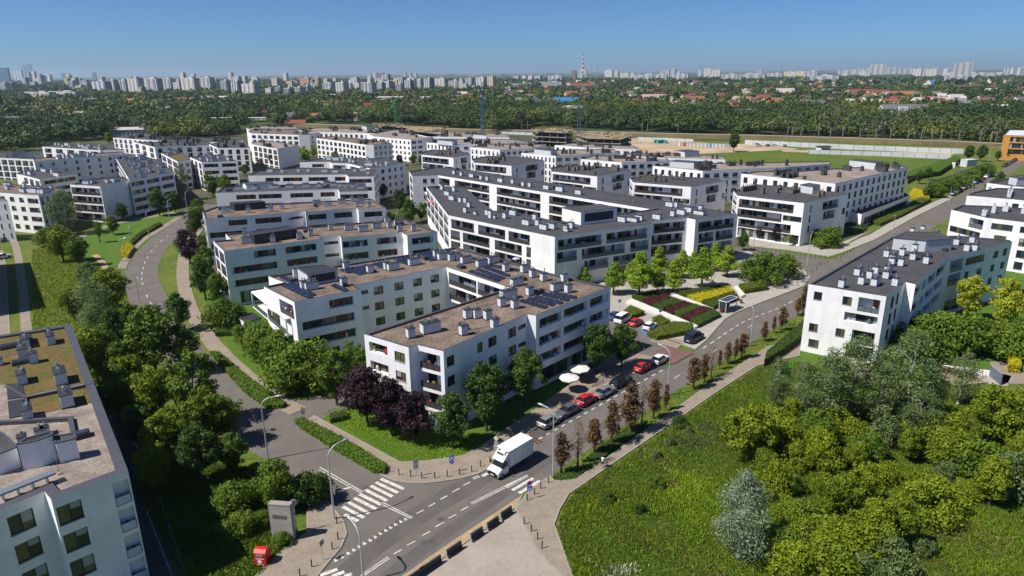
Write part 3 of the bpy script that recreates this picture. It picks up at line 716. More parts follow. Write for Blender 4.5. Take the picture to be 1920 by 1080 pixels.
# lower balcony gallery hanging off the west end
def gallery(bld, px, z0, n, depth=1.5, fh=3.05):
    a, b_ = Vector(G(*px[0], z0+1)), Vector(G(*px[1], z0+1)); d = (b_-a).normalized(); nn = Vector((-d.y, d.x)); Ln = (b_-a).length
    for i in range(n):
        mb = MB(); z = z0+i*fh; m_ = (a+b_)/2; an = math.atan2(d.y, d.x)
        mb.box(m_.x+nn.x*depth/2, m_.y+nn.y*depth/2, z, Ln, depth, .22, WHITE, an)
        for q in (a, b_): mb.box(q.x+nn.x*.12, q.y+nn.y*.12, z+.22, .2, .24, fh-.22, WHITE, an)
        mb.box(m_.x+nn.x*depth/2, m_.y+nn.y*depth/2, z+fh, Ln, depth, .2, WHITE, an)
        mb.box(m_.x+nn.x*depth, m_.y+nn.y*depth, z+.22, Ln, .1, fh-.3, WOODF, an)
        put('balcony', mb.mesh('balcony', bld.c), bld.t)
        put('railing', rail_mesh(q1(Ln), RAILG), bld.t, (a.x-bld.c[0], a.y-bld.c[1], z+.22), an)
gallery(A1, [(473,567),(537,621)], 6.3, 1, 2.6)
def roof_extras(b_, n, seed=1):
    r = random.Random(seed); xs = [q[0] for q in b_.Q]; ys = [q[1] for q in b_.Q]; a = b_.angle(); c_ = 0; tr_ = 0
    while c_ < n and tr_ < 400:
        tr_ += 1; x, y = r.uniform(min(xs), max(xs)), r.uniform(min(ys), max(ys))
        if not inside((x, y), b_.Q) or edge_dist((x, y), b_.Q) < 1.6: continue
        c_ += 1; mb = MB(); k_ = c_ % 4
        if k_ == 0: mb.box(0,0,0,1.8,1.2,.55,DARKM); mb.box(0,0,.55,1.5,.9,.12,GLM); nm = 'skylight'
        elif k_ == 1: mb.box(0,0,.1,2.2,.8,.7,VENTD); mb.tube((-.5,0,.8),(-.5,0,.86),.3,.3,BAR_,10); mb.tube((.5,0,.8),(.5,0,.86),.3,.3,BAR_,10); nm = 'air_conditioner'
        elif k_ == 2: mb.tube((0,0,0),(0,0,2.6),.03,.015,METAL,5); mb.box(0,0,0,.35,.35,.12,KERB); nm = 'lightning_rod'
        else: mb.box(0,0,.06,r.uniform(4,9),.09,.08,METAL); nm = 'roof_pipe'
        put(nm, mb.mesh(nm), b_.roof, b_.local(x, y, b_.rz), a+(math.pi/2 if r.random() < .4 else 0))
BAR_ = BLACK
roof_extras(A1, 16, 3)
# ---- second and third slabs with brown roofs
A2 = Bld('long white slab with brown roof and ribbon windows directly behind the U-shaped block', c6((205,682),(240,715),(130,725),(195,788),(805,712),(790,700),(905,690),(915,708),(1290,672),(1295,680),(1320,692),(1505,668),(1300,590)), 13, roof=GRAVEL, clutter=True, facs={
 3: FW([(.28,.5)],[0],'r')+[(.6,.92,0,'r')]+FW([(.05,.5),(.6,.92)],[1,2],'r')+[(.1,.9,3,'g')], 5: FW([(.15,.9)],[0,1],'s'), 2: FW([(.5,.95),(.05,.4)],r3,'b'),
 7: FW([(.02,.42),(.57,.9)], (0,1,2), 'r'), 8: [(.2,.8,0,'w')], 10: FW([(.15,.85)], r3, 'r'), 11: FW(even(5,.6), r3, 'b'), 12: FW(even(10,.6), r3, 'b')})
A2.chim([(*p, s_) for p, s_ in zip(c6((340,740),(325,700),(498,735),(660,715),(730,695),(965,660),(1052,668),(1135,650),(1213,645),(1275,665),(1360,665),(853,660),(1198,615),(1270,630),(620,690)), 'wtnnnwwwnnnnnww')])
A2.block(c6((350,672),(380,690),(640,650),(600,632)), 2.2, DARKM, DARKM, name='roof_house')
A3 = Bld('long white slab with brown roof, third back from the U-shaped block', c6((65,545),(80,590),(580,555),(690,540),(695,548),(1010,525),(1020,532),(1190,522),(1100,465),(560,495),(150,515)), 13, roof=GRAVEL, facs={
 1: FW([(.27,.5),(.6,.93)],[0],'r')+FW([(.03,.45),(.6,.93)],[1,2],'r'), 2: FW([(.1,.9)],[0,1],'s'), 4: FW([(.05,.4),(.55,.9)], r3, 'r'), 6: FW([(.2,.85)], r3, 'r'),
 0: FW([(.2,.8)],r3,'b'), 7: FW(even(5,.6), r3, 'w')})
A3.chim([(*p, s_) for p, s_ in zip(c6((210,552),(348,552),(487,545),(555,530),(768,505),(835,512),(920,498),(985,485),(1038,495),(1088,518),(1015,515)), 'wnnnwwwnwnn')])
A3.block(c6((230,490),(260,500),(448,485),(420,478)), 2.0, DARKM, DARKM)
A4 = Bld('long white slab with dark roof, fourth back from the U-shaped block', c6((190,395),(145,432),(895,408),(905,425),(1080,420),(1060,362)), 13, facs={
 1: FW([(.16,.32),(.34,.53),(.60,.79),(.85,.97)],[0,1],'r'), 3: FW([(.0,1)],[0,1],'r'), 4: FW(even(5,.6), r3, 'w')})
A4.chim([(*p, s_) for p, s_ in zip(c6((290,412),(390,410),(510,405),(600,402),(700,398),(780,396),(828,385),(868,390),(905,398),(940,400),(985,400),(1035,408)), 'wnwwwnwwnnnw')])
A4.block(c6((310,368),(330,380),(500,372),(495,360)), 1.8)
A5 = Bld('white slab with dark roof, fifth back from the U-shaped block', c6((400,295),(345,325),(945,318),(960,332),(1115,330),(1140,288),(650,275)), 13, facs={
 1: FW([(.17,.32),(.35,.55),(.61,.81),(.88,.99)],[0,1],'r'), 3: FW([(0.02,.9)],[0,1],'r'), 4: FW(even(4,.5), r3, 'w')})
A5.chim([(*p, s_) for p, s_ in zip(c6((480,305),(555,308),(655,303),(715,303),(815,305),(880,308),(935,290),(1050,298),(1080,318),(1000,302)), 'wnnnwwnwnn')])
A6 = Bld('white block with dark roof and three rows of small windows on its right side', c6((660,242),(845,240),(855,247),(955,250),(1092,282),(1310,250),(1190,218),(800,215)), 13, facs={
 0: FW([(.4,.8)],[0,1],'r'), 2: FW([(.1,.8)],[0],'r'), 3: FW([(.1,.7)],[0],'r'), 4: FW([(.12,.2),(.3,.38),(.5,.56),(.66,.72),(.84,.9)], (0,1,2,3))})
A6.scatter(14)
# ---- centre block with balconies and courtyard
CP = [(799.4,350.1),(840.3,403.6),(1040.5,444.4),(1221,420.4),(1223,414),(1288.4,408.5),(1304.2,411.9),(1383.4,401.6),(1267.6,379.8),(1060,347),(861,315.5),(816,313.5),(766.6,321.3),(773,330.6),(822,328.8),(1216,391.7),(1234,390.7),(1156.8,400.6),(1054,417),(966.6,397.8),(923.9,394.8),(896.6,374),(873,352),(822,348)]
CB = Bld('large white courtyard block with dark roof and stacked balconies in the middle of the estate', CP, 13, clutter=True, facs={
 0: FW(even(5,.85), r3, 'd'), 1: FW([(.03,.27),(.31,.57),(.60,.79)],[0],'b')+FW([(.02,.12),(.15,.42),(.47,.72),(.76,.80)],[1,2],'b')+[(.3,.8,3,'g')],
 2: FW([(.03,.47),(.52,.96)],[0],'d')+FW([(.02,.22),(.27,.72),(.78,.98)],[1],'d')+FW([(.3,.55),(.6,.95)],[2],'d')+[(.55,.98,3,'g')],
 3: [], 4: FW([(.05,.95)],[0],'b')+FW([(0,.9)],[1,2],'b'), 6: FW([(.08,.92)],[0],'b')+FW([(.1,.45),(.5,.92)],[1,2],'b')+[(.1,.9,3,'g')],
 14: FW([(.0,.07),(.1,.3),(.34,.56),(.6,.8),(.86,.99)], r3, 'b'), 12: [(.2,.9,0,'b'),(.2,.9,1,'b'),(.2,.9,2,'b')], 13: FW([(.4,.55),(.7,.85)], (0,1,2,3))})
CB.chim([(*p, s_) for p, s_ in zip(k78((255,185),(305,240),(350,285),(370,200),(480,405),(575,425),(430,305),(690,430),(515,355),(720,460),(760,462),(860,460),(1065,525),(1048,500),(1175,530),(1235,570),(1310,560),(1150,475),(1455,590),(480,310),(940,430)), 'nwwnnsnnntsnwsnwwnsnw')])
CB.chim([(*p, s_) for p, s_ in zip(k104((110,375),(160,345),(640,285),(745,280),(800,270),(970,260),(1120,230),(1200,215),(1265,190),(1375,215),(1385,180),(1090,140),(1150,145)), 'nnwLwwnwwLnwn')])
CB.chim([(*p, s_) for p, s_ in zip(k78((370,35),(440,50),(540,65),(630,85),(690,95),(818,112),(1035,150),(1100,158),(1260,180),(1390,200),(1570,230),(935,125)), 'nnwnnwnnwWwn')])
CB.block([(1053.9,389.3),(1089.5,397.6),(1156.8,389.7),(1125,382.8)], 3.4, WHITE, BITUM, louvre=1)
gallery(CB, [(797,372),(838,428)], 6.3, 1, 1.2)
# parasols on its balconies come later
roof_extras(CB, 18, 5); roof_extras(A2, 9, 6); roof_extras(A3, 7, 7); roof_extras(A4, 8, 8)
# ---- right-hand block
RP = [(1516,532.8),(1662,556),(1698,529),(1716.7,533.3),(1774.4,484.7),(1898,454),(1893,450),(1799,441.7),(1674.4,443)]
RB = Bld('white block with dark roof and many grey stacks standing right of the street', RP, 13, clutter=True, facs={
 0: FW([(.09,.20),(.47,.59)],[0])+FW([(.08,.20),(.44,.56)],[2])+FW([(.10,.24)],[3])+[(.67,.94,0,'d'),(.52,.94,1,'r'),(.65,.94,2,'d'),(.6,.95,3,'g')],
 1: FW([(.32,.46),(.6,.72)],(0,1,2),'t'), 3: FW([(.0,.18),(.24,.36),(.42,.66),(.7,.98)],(0,1,2),'r'),
 4: FW([(.08,.26)],[0,1],'d')+FW([(.30,.58),(.72,.80),(.88,.94)],[0],'m')+FW([(.32,.38),(.5,.58),(.72,.78),(.88,.94)],[1,2])+[(.1,.5,3,'g')], 7: FW(even(6,.6), r3, 'b'), 8: FW(even(7,.6), r3, 'b')})
RB.chim([(*p, s_) for p, s_ in zip(k148((352,500),(465,415),(485,480),(578,485),(580,410),(540,440),(668,400),(658,435),(712,490),(752,355),(760,285),(655,295),(838,310),(842,275),(922,340),(700,320),(1195,255),(1252,250),(1235,195),(1130,210),(690,350)), 'nwnwnnwwnnnnwtnwnwwwn')], 'white')
RB.block(k148((705,165),(925,185),(1105,170),(1000,130),(790,125)), 2.6, GREYW, BITUM)
k = k148
RB.chim([(*p, s_) for p, s_ in zip(k148((870,160),(985,165),(830,125),(900,110)), 'swss')])
roof_extras(RB, 10, 9)
# ---- buildings at the right edge
RR = Bld('white block with tall recessed balcony at the right edge of the photo', [(1784,393.5),(1851,408.5),(1990,425),(2000,395),(1855,386),(1804,384)], 13, facs={
 0: [(.55,.93,0,'d')]+FW([(.05,.9)],[1],'m')+FW([(.4,.9)],[2,3]), 1: FW([(.08,.38),(.48,.8)],[0],'m')+FW([(.15,.32),(.5,.62),(.8,.95)],[1,2,3],'W')})
RR.chim([(1845,405,'w'),(1885,396,'W'),(1920,400,'W'),(1862,400,'t')], 'silver')
R2 = Bld('white block with satellite dishes on a dark roof, behind the one at the right edge', [(1813,366.7),(1896,373.5),(1980,382),(1980,355),(1870,352),(1825,360)], 13, facs={0: FW([(.1,.2)],[1,2]), 1: FW(even(4,.6),(0,1,2),'m')})
R2.scatter(7, 'silver')
R3 = Bld('farthest white block with a grey penthouse at the right edge', [(1851,343),(1895,349),(1980,356),(1980,335),(1900,332)], 13, facs={0: FW(even(3,.4),(0,1,2)), 1: FW(even(4,.6),(0,1,2),'m')})
R3.scatter(5, 'silver'); R3.block([(1893,331),(1908,334),(1960,332),(1940,325)], 2.5, GREYW)
# ---- row of villas with dark balcony bands and dark stacks
def villa(label, px, H=13, n=12, box=None):
    v = Bld(label, px, H, facs={1: FW([(.03,.86)],(0,),'b')+FW([(.02,.70)],(1,),'b')+[(.72,.99,1,'m')]+FW([(.05,.85)],(2,),'b')+[(.05,.98,3,'g')], 0: FW([(.1,.9)],r3,'b'),
       2: FW([(.14,.18)],r3,'t')+[(.42,.78,0,'b'),(.46,.72,1,'b'),(.42,.9,3,'g')]+[(.9,.97,1,'W')], 3: FW(even(3,.5), r3)}, group='villas with dark balcony bands')
    r = v.rng; a, b_ = v.Q[1], v.Q[2]
    v.scatter(n, 'brown', 1.4)
    return v
V5 = villa('white villa with black balcony bands at the junction, nearest of its row', [(1375,358),(1383,367),(1508,381),(1591,364),(1553,357),(1416,345)], n=14)
V5.block(k136((630,300),(740,318),(800,300),(710,285)), 2.3, GREYW)
V4 = villa('white villa with black balcony bands, second of its row counting back from the junction', [(1181,333.8),(1187,342),(1296,350.6),(1362,339.4),(1333,333.8),(1215,328)], n=14)
V3 = villa('white villa with black balcony bands, third of its row counting back from the junction', [(1032,314),(1034,321.5),(1120,331),(1184,319),(1158,313.5),(1070,309)], n=13)
V2 = villa('white villa with black balcony bands, fourth of its row counting back from the junction', [(884,298),(889,305),(959,311),(1021,301),(990,295),(914,292)], n=12)
V1 = villa('white villa with black balcony bands, farthest of its row from the junction', [(791,285),(790,290),(850,296),(882,289.4),(862,282),(810,280)], n=9)
# ---- white blocks with beige roofs and dark stacks
def block(label, px, fronts, H=13, n=12, kind='dark', roof=GRAVEL2, floors=(0,1,2,3), boxpx=None, kd='w', **kw):
    """fronts: {edge: (number of openings, relative width, kind)}"""
    f = {e: FW(even(a, b_), floors, c_) for e, (a, b_, c_) in fronts.items()}
    v = Bld(label, px, H, roof=roof, facs=f, **kw); v.scatter(n, kind)
    if boxpx: v.block(boxpx, 2.4, GREYW)
    return v
N6 = block('white long block with rows of upright windows above the shops and the painted mural', [(1390,325.6),(1566.7,344.4),(1703,313.3),(1688,309.5),(1594,314),(1500,320),(1420,321)], {0: (9,.42,'W'), 1: (13,.42,'W')}, 15.5, 26, boxpx=k136((1050,90),(1270,115),(1335,105),(1150,85)))
def side(v, e, spec):
    """extra openings are given at construction; kept for clarity"""
N6b = Bld('low dark shop podium with a colourful mural along the avenue', [(1585,394),(1616,402),(1706,366),(1690,358)], 4.6, fh=4.0, roof=BITUM, name='shop_podium', cat='shop building', facs={1: [(.05,.98,0,'g')]})
mur = MB()
a, b_ = Vector(G(1586,395,4.4)), Vector(G(1614,401.5,4.4)); d = (b_-a).normalized(); nrm = Vector((d.y, -d.x)); Lm = (b_-a).length; a = a+nrm*.05
MC = [mat('mural_sky', (.15,.45,.62)), mat('mural_red', (.6,.08,.03)), mat('mural_yellow', (.7,.5,.05)), mat('mural_teal', (.04,.30,.30)), mat('mural_blue', (.02,.06,.30))]
def mp(u, v, o=0): q = a+d*u*Lm+nrm*o; return (q.x, q.y, .4+v*3.9)
mur.face([mp(0,0), mp(1,0), mp(1,1), mp(0,1)], MC[0])
def blob(cx, cy, rx, ry, m, o, a0=0, a1=360):
    mur.face([mp(cx, cy, o)]*0+[mp(cx+rx*math.cos(rad(a0+(a1-a0)*i/16)), cy+ry*math.sin(rad(a0+(a1-a0)*i/16)), o) for i in range(17)], m)
blob(.45,.25,.5,.25,MC[3],.01); blob(.62,.62,.3,.32,MC[1],.015,0,180); blob(.6,.55,.18,.2,MC[2],.02); blob(.3,.3,.12,.2,MC[4],.025); blob(.2,.8,.14,.08,WHITE,.02)
put('mural', mur.mesh('mural', N6b.c), N6b.t)
N5 = block('white long block with beige roof and dark stacks behind the second villa', [(1224,311),(1318,320.6),(1473,313.5),(1558,307.5),(1556,302),(1391,305),(1300,306)], {0: (7,.42,'W'), 1: (9,.6,'m'), 2: (5,.5,'b')}, n=22, boxpx=k108((940,330),(1180,345),(1245,335),(1010,320)))
N4 = block('white block with beige roof and dark stacks behind the third villa', [(1089,298),(1166,304.7),(1256,301),(1243,291),(1110,292)], {0: (7,.42,'W'), 1: (6,.6,'m')}, n=14)
N4b = block('white block with beige roof behind the second villa row, beside the bright green field', [(1165,291),(1250,296),(1360,299),(1358,293),(1270,287),(1180,286)], {0: (7,.4,'W'), 1: (6,.6,'m')}, n=14, boxpx=k108((1003,225),(1090,240),(1235,232),(1130,215)))
N3 = block('white four-storey block with beige roof and a grey roof house behind the fourth villa', [(977.5,286.6),(1042,292.2),(1160,286),(1150,279),(1010,281)], {0: (9,.42,'W'), 1: (8,.6,'m')}, n=14, boxpx=k76((1290,315),(1455,335),(1520,325),(1350,305)))
N2 = block('white four-storey block with beige roof left of the grey roof house', [(882,276),(937,281),(1003,278),(1024,270),(905,270)], {0: (7,.42,'W'), 1: (6,.6,'m')}, n=14)
N1 = block('white block with beige roof and light roof house behind the farthest villa', [(800,267),(848,271.8),(1000,267),(960,261),(830,260)], {0: (7,.42,'W'), 1: (9,.5,'m')}, n=16, boxpx=k76((320,225),(470,240),(520,228),(390,215)))
N0 = block('white block behind the light roof house, next to the unfinished building', [(1040,272),(1100,277),(1200,280),(1190,274),(1070,268)], {0: (5,.42,'W'), 1: (6,.6,'m')}, n=9)
M0 = block('long white block with dark stacks in front of the half-built concrete frame', [(770,249),(800,256),(955,258),(952,251),(820,246)], {0: (4,.42,'W'), 1: (9,.5,'m')}, n=18, boxpx=k76((675,170),(810,180),(812,168),(720,160)))
M1 = block('tall-looking white block with small square windows, middle distance', [(684,248.4),(702,256),(770,262),(793,260),(830,252),(740,243)], {1: (9,.4,'w'), 2: (2,.7,'r')}, n=18)
M3 = block('white staggered block with dark upright windows behind the bright green courtyard trees', [(593,259),(641,265),(685,271.4),(700,271.4),(735,268.6),(698,261.6),(621.6,255)], {0: (6,.62,'W'), 1: (6,.62,'W'), 3: (4,.35,'w')}, n=14, kind='brown', roof=GRAVEL)
M2 = block('white block with loggias and a reddish stack row, left of the staggered block', [(465,246),(470,250),(560,253),(580,252.6),(601,249.5),(575,243),(480,241)], {1: (8,.65,'W'), 3: (2,.3,'w')}, n=14, kind='brown', roof=GRAVEL)
M4 = block('white low block half hidden by the bright green courtyard trees', [(470,267),(474,271),(520,279),(560,272),(500,263)], {1: (5,.7,'b')}, 11, n=9, kind='dark')
M6 = block('thin white block in the far row of the estate, left of the green crane', [(560,243),(570,247),(702,250),(735,244),(600,239)], {1: (14,.5,'W')}, n=16, boxpx=k44((1090,72),(1130,80),(1200,76),(1150,70)))
M7 = block('thin white block in the far row of the estate, above the loggia block', [(462,240),(468,244),(560,241),(555,237),(490,236)], {1: (9,.5,'W')}, n=9)
# ---- left side
LA = block('white block with sunlit windowed corner behind the big willow at the left', [(-40,358),(47,365),(72,366.5),(122.5,354.7),(90,349),(0,344),(-40,343)], {0: (5,.5,'m'), 1: (1,.8,'m'), 2: (5,.45,'b')}, n=12, kind='white', roof=GRAVEL)
L0 = block('white block cut off by the left edge of the photo, with dark carport below', [(-60,379),(14.6,376.5),(8,371),(-60,371)], {0: (5,.22,'w')}, n=1, kind='white', roof=GRAVEL)
LB = block('white block with dark balconies and a blank side wall behind the willow', [(131,346),(187.6,349.5),(242,337),(232,331),(195,332)], {0: (1,.96,'b')}, n=6, kind='white', roof=BITUM)
LC = block('white block with rows of dark glazed loggias left of the curving road', [(243,338),(326,323.5),(300,300),(270,293),(218,297),(235,325)], {0: (3,.86,'r'), 4: (5,.8,'W')}, n=44, kind='white', roof=BITUM)
LD = block('long shaded white block with brown-framed seams at the left', [(64,303),(235,287.6),(226,284),(60,297)], {0: (8,.22,'w')}, n=15, kind='white', roof=GRAVEL)
LE = block('low white block with rounded white corners at the left', [(30,326),(41.8,328),(74,336.5),(144,326),(101,318),(43,319.7)], {2: (1,.9,'r'), 1: (3,.7,'b')}, 10, n=15, kind='white', roof=BITUM)
LF = block('pale block with a long white terrace at the far left', [(-40,294),(0,296),(66,299),(78,286),(0,285),(-40,285)], {1: (5,.8,'b'), 0: (3,.8,'b')}, 11, n=18, kind='white', roof=BITUM)
LG = block('white block with brick-coloured recesses at the far left', [(78.7,275),(187,282),(233,281),(191,273),(101,270)], {0: (5,.6,'b')}, 10, n=24, kind='white', roof=BITUM)
LH = block('long low white block beside the pale warehouse roof', [(212,258),(368,268.5),(392,265),(340,257),(230,252)], {0: (16,.5,'b')}, 10, n=39, kind='dark', roof=BITUM)
LI = block('white block with glazed corner and tall dark windows above the curving road', [(356,294.6),(378,304),(445,302),(415,289)], {1: (2,.8,'r'), 0: (3,.6,'b')}, n=21, kind='white', roof=BITUM)
LJ = block('white block with long sunlit balconies behind the curving road', [(302,287),(333,303),(356,300),(342,286),(318,283)], {0: (3,.8,'b'), 1: (2,.6,'m')}, n=7, kind='white', roof=SEDUM)
LK = block('white block with dark balconies left of the loggia block', [(392,270),(408,277.5),(468,277),(458,267),(420,265)], {0: (2,.7,'b'), 1: (4,.5,'b')}, n=13, kind='dark', roof=BITUM)
LN = block('long low white block with a dark roof in front of the train and its trees', [(285,259),(300,264),(440,268),(455,262),(330,255)], {0: (2,.5,'b'), 1: (12,.5,'b')}, 9, n=26, kind='dark', roof=BITUM)
LO = block('white block glimpsed between the long shaded wall and the loggia block', [(150,293),(158,299),(232,297),(250,291),(190,287)], {0: (2,.5,'w'), 1: (7,.6,'b')}, 11, n=16, kind='white', roof=BITUM)
LL = block('white block half hidden behind the brown stack roofs at the left', [(250,266),(290,276),(400,272),(390,264)], {0: (3,.5,'b'), 1: (6,.5,'b')}, 11, n=21, kind='dark', roof=BITUM)
# ================================================================ vegetation kit
def leaf_cloud(rs, n_lobes, R, z0, z1, leaf, count, shape='round', hollow=.25, lobe=(.28,.42), up=.25, squash=.85):
    """leaf quads on many lobes that fill a crown: returns verts (4 per leaf) and per-leaf value"""
    H = z1-z0; C_ = []; r_ = []
    for i in range(n_lobes):
        t = (i+.5)/n_lobes; t = min(.98, max(.02, t+rs.uniform(-.08,.08)))
        if shape == 'round': rr = math.sqrt(max(0, 1-(2*t-1)**2))*(.95 if t < .5 else 1)
        elif shape == 'cone': rr = (1-t)**.75*1.08 if t > .15 else .65+t*2
        elif shape == 'column': rr = .75*math.sin(math.pi*min(1, t*.9+.12))+.25
        elif shape == 'egg': rr = math.sin(math.pi*min(1, t**.75*.86+.14))
        elif shape == 'dome': rr = math.sqrt(max(0, 1-t*t))
        else: rr = 1
        a = i*2.39996+rs.uniform(-.5,.5); d = rr*(rs.uniform(hollow, 1)**.6)
        lr = R*rs.uniform(*lobe)*(.6+.5*rr); d = max(0, d*R-lr*.55)
        C_.append((math.cos(a)*d, math.sin(a)*d, z0+H*t)); r_.append(lr)
    C_, r_ = np.array(C_), np.array(r_)
    sp_ = rs.uniform(size=n_lobes) < (.22 if shape in ('round', 'dome') else 0); C_[sp_, :2] *= 1.28; C_[sp_, 2] = z0+(C_[sp_, 2]-z0)*1.06; r_[sp_] *= .62
    C_ = C_*(1+.0*r_[:, None]); C_[:, :2] *= (1+.22*np.sin(np.arctan2(C_[:,1], C_[:,0])*2+rs.uniform(0,6)+C_[:,2]*.4))[:, None]; r_ = r_*rs.uniform(.62, 1.25, n_lobes)
    p = r_**2/np.sum(r_**2); idx = rs.choice(n_lobes, count, p=p)
    v = rs.normal(size=(count, 3)); v[:, 2] += up; v /= np.linalg.norm(v, axis=1)[:, None]
    rad_ = r_[idx]*(rs.uniform(.45, 1.12, count)**.7)*np.where(rs.uniform(size=count) < .14, rs.uniform(1.0, 1.45, count), 1)
    pos = C_[idx]+v*rad_[:, None]*np.array([1, 1, squash])
    pos[:, 2] = np.maximum(pos[:, 2], z0*.6+.05)
    nrm = v+rs.normal(size=(count, 3))*.55; nrm /= np.linalg.norm(nrm, axis=1)[:, None]
    t1 = np.cross(nrm, rs.normal(size=(count, 3))); t1 /= np.linalg.norm(t1, axis=1)[:, None]
    t2 = np.cross(nrm, t1); s = leaf*rs.uniform(.6, 1.3, count)[:, None]
    V = np.stack([pos-t1*s, pos-t2*s*.62, pos+t1*s, pos+t2*s*.62], axis=1).reshape(-1, 3)
    lv = np.clip(rs.uniform(0, 1, n_lobes)[idx]*.55+rs.uniform(0, 1, count)*.45, 0, 1)
    return V, lv
TK = {  # nominal height, radius, crown base, lobes, leaf, count, shape, material, trunk material
 'dark':  (10, 3.4, 1.6, 46, .20, 7000, 'round', 'dark', BARK),
 'mid':   (10, 3.4, 1.2, 42, .21, 6500, 'round', 'mid', BARK),
 'light': (9.5, 2.9, 1.8, 44, .19, 5500, 'cone', 'light', BARK),
 'plum':  (7.5, 2.9, 1.0, 34, .17, 6000, 'round', 'plum', BARK),
 'brown': (6, 1.15, 1.2, 20, .13, 1900, 'column', 'brown', BARK),
 'bare':  (6, 1.3, 1.3, 26, .09, 700, 'column', 'tan', BARK),
 'silver':(10, 3.3, .4, 64, .11, 8500, 'egg', 'silv', BARKP),
 'poplar':(11, 2.8, .8, 70, .12, 6200, 'round', 'grey', BARKP),
 'willow':(12, 4.2, .8, 70, .15, 8500, 'round', 'grey', BARKP),
 'yellow':(9, 3.2, .8, 42, .20, 6500, 'round', 'yell', BARK),
 'gold':  (8, 2.7, .6, 40, .17, 5200, 'round', 'gold', BARK),
 'bush':  (3.6, 2.6, .05, 44, .13, 5600, 'dome', 'yell', BARK),
 'gbush': (3.2, 2.5, .05, 40, .13, 5200, 'dome', 'mid', BARK),
 'dbush': (3.4, 2.4, .05, 28, .16, 4200, 'dome', 'dark', BARK),
 'sbush': (3.4, 2.2, .05, 36, .12, 4200, 'dome', 'grey', BARK),
 'conifer':(9, 1.8, .4, 30, .20, 3000, 'cone', 'dark', BARK),
 'young': (6, 1.3, 1.6, 16, .14, 1500, 'round', 'mid', BARK),
}
def crown_mesh(k, var):
    def f():
        h, R, zb, nl, lf, ct, shp, lm, tm = TK[k]; rs = np.random.RandomState(abs(hash(k)) % 1000*0+sum(map(ord, k))*7+var*131)
        V, lv = leaf_cloud(rs, nl, R, zb+R*.22, h-R*.12, lf, ct, shp, lobe=(.2,.42) if R > 2 else (.4,.6))
        return fastmesh('crown', V, ct, [L[lm]], leaf=lv)
    return cached(('crown', k, var), f)
def trunk_mesh(k, var):
    def f():
        h, R, zb, nl, lf, ct, shp, lm, tm = TK[k]; r = random.Random(var*17+len(k)); b = MB(); r0 = .05+.016*h
        if 'bush' in k:
            for i in range(5):
                a = i*1.26+r.random(); b.tube((0,0,-.05), (math.cos(a)*R*.5, math.sin(a)*R*.5, h*.6), .05, .02, tm, 5)
        else:
            pts = [(0,0,-.1)]; rr = [r0*1.25]
            for i in range(1, 6):
                t = i/5; pts.append((r.uniform(-.05,.05)*h*t*.6, r.uniform(-.05,.05)*h*t*.6, h*.88*t)); rr.append(r0*(1-t*.85))
            b.path(pts, rr, tm, 7)
            for i in range(12):
                t = .22+.06*i; z = h*t
                if z < zb: continue
                a = i*2.4+r.random(); ln = R*(.85 if shp != 'column' else .5)*(1.1-t*.7); q = pts[min(5, int(t*5.6))]
                m1 = (q[0]+math.cos(a)*ln*.5, q[1]+math.sin(a)*ln*.5, z+ln*.35); m2 = (q[0]+math.cos(a+.2)*ln, q[1]+math.sin(a+.2)*ln, z+ln*(.6 if shp != 'cone' else .35))
                b.path([(q[0], q[1], z-.1), m1, m2], [r0*.4*(1.2-t), r0*.25*(1.2-t), .012], tm, 5)
        return b.mesh('trunk')
    return cached(('trunk', k, var), f)
NT = [0]
def tree(k, x, y, top=None, label=None, h=None, wide=1.0, name=None, group=None, cat=None, world=False):
    """tree with its foot at pixel (x,y); top = pixel row of its tip"""
    p = (x, y) if world else G(x, y)
    if h is None: h = height_at(p, x, top) if top is not None else TK[k][0]
    s = h/TK[k][0]; NT[0] += 1; var = NT[0] % 3; bush = 'bush' in k
    t = thing(name or ('bush' if bush else 'tree'), label, cat or ('bush' if bush else 'tree'), (p[0], p[1], 0.02), NT[0]*1.7, group)
    put('trunk', trunk_mesh(k, var), t, scale=(s*wide, s*wide, s)); put('crown', crown_mesh(k, var), t, scale=(s*wide, s*wide, s))
    return t
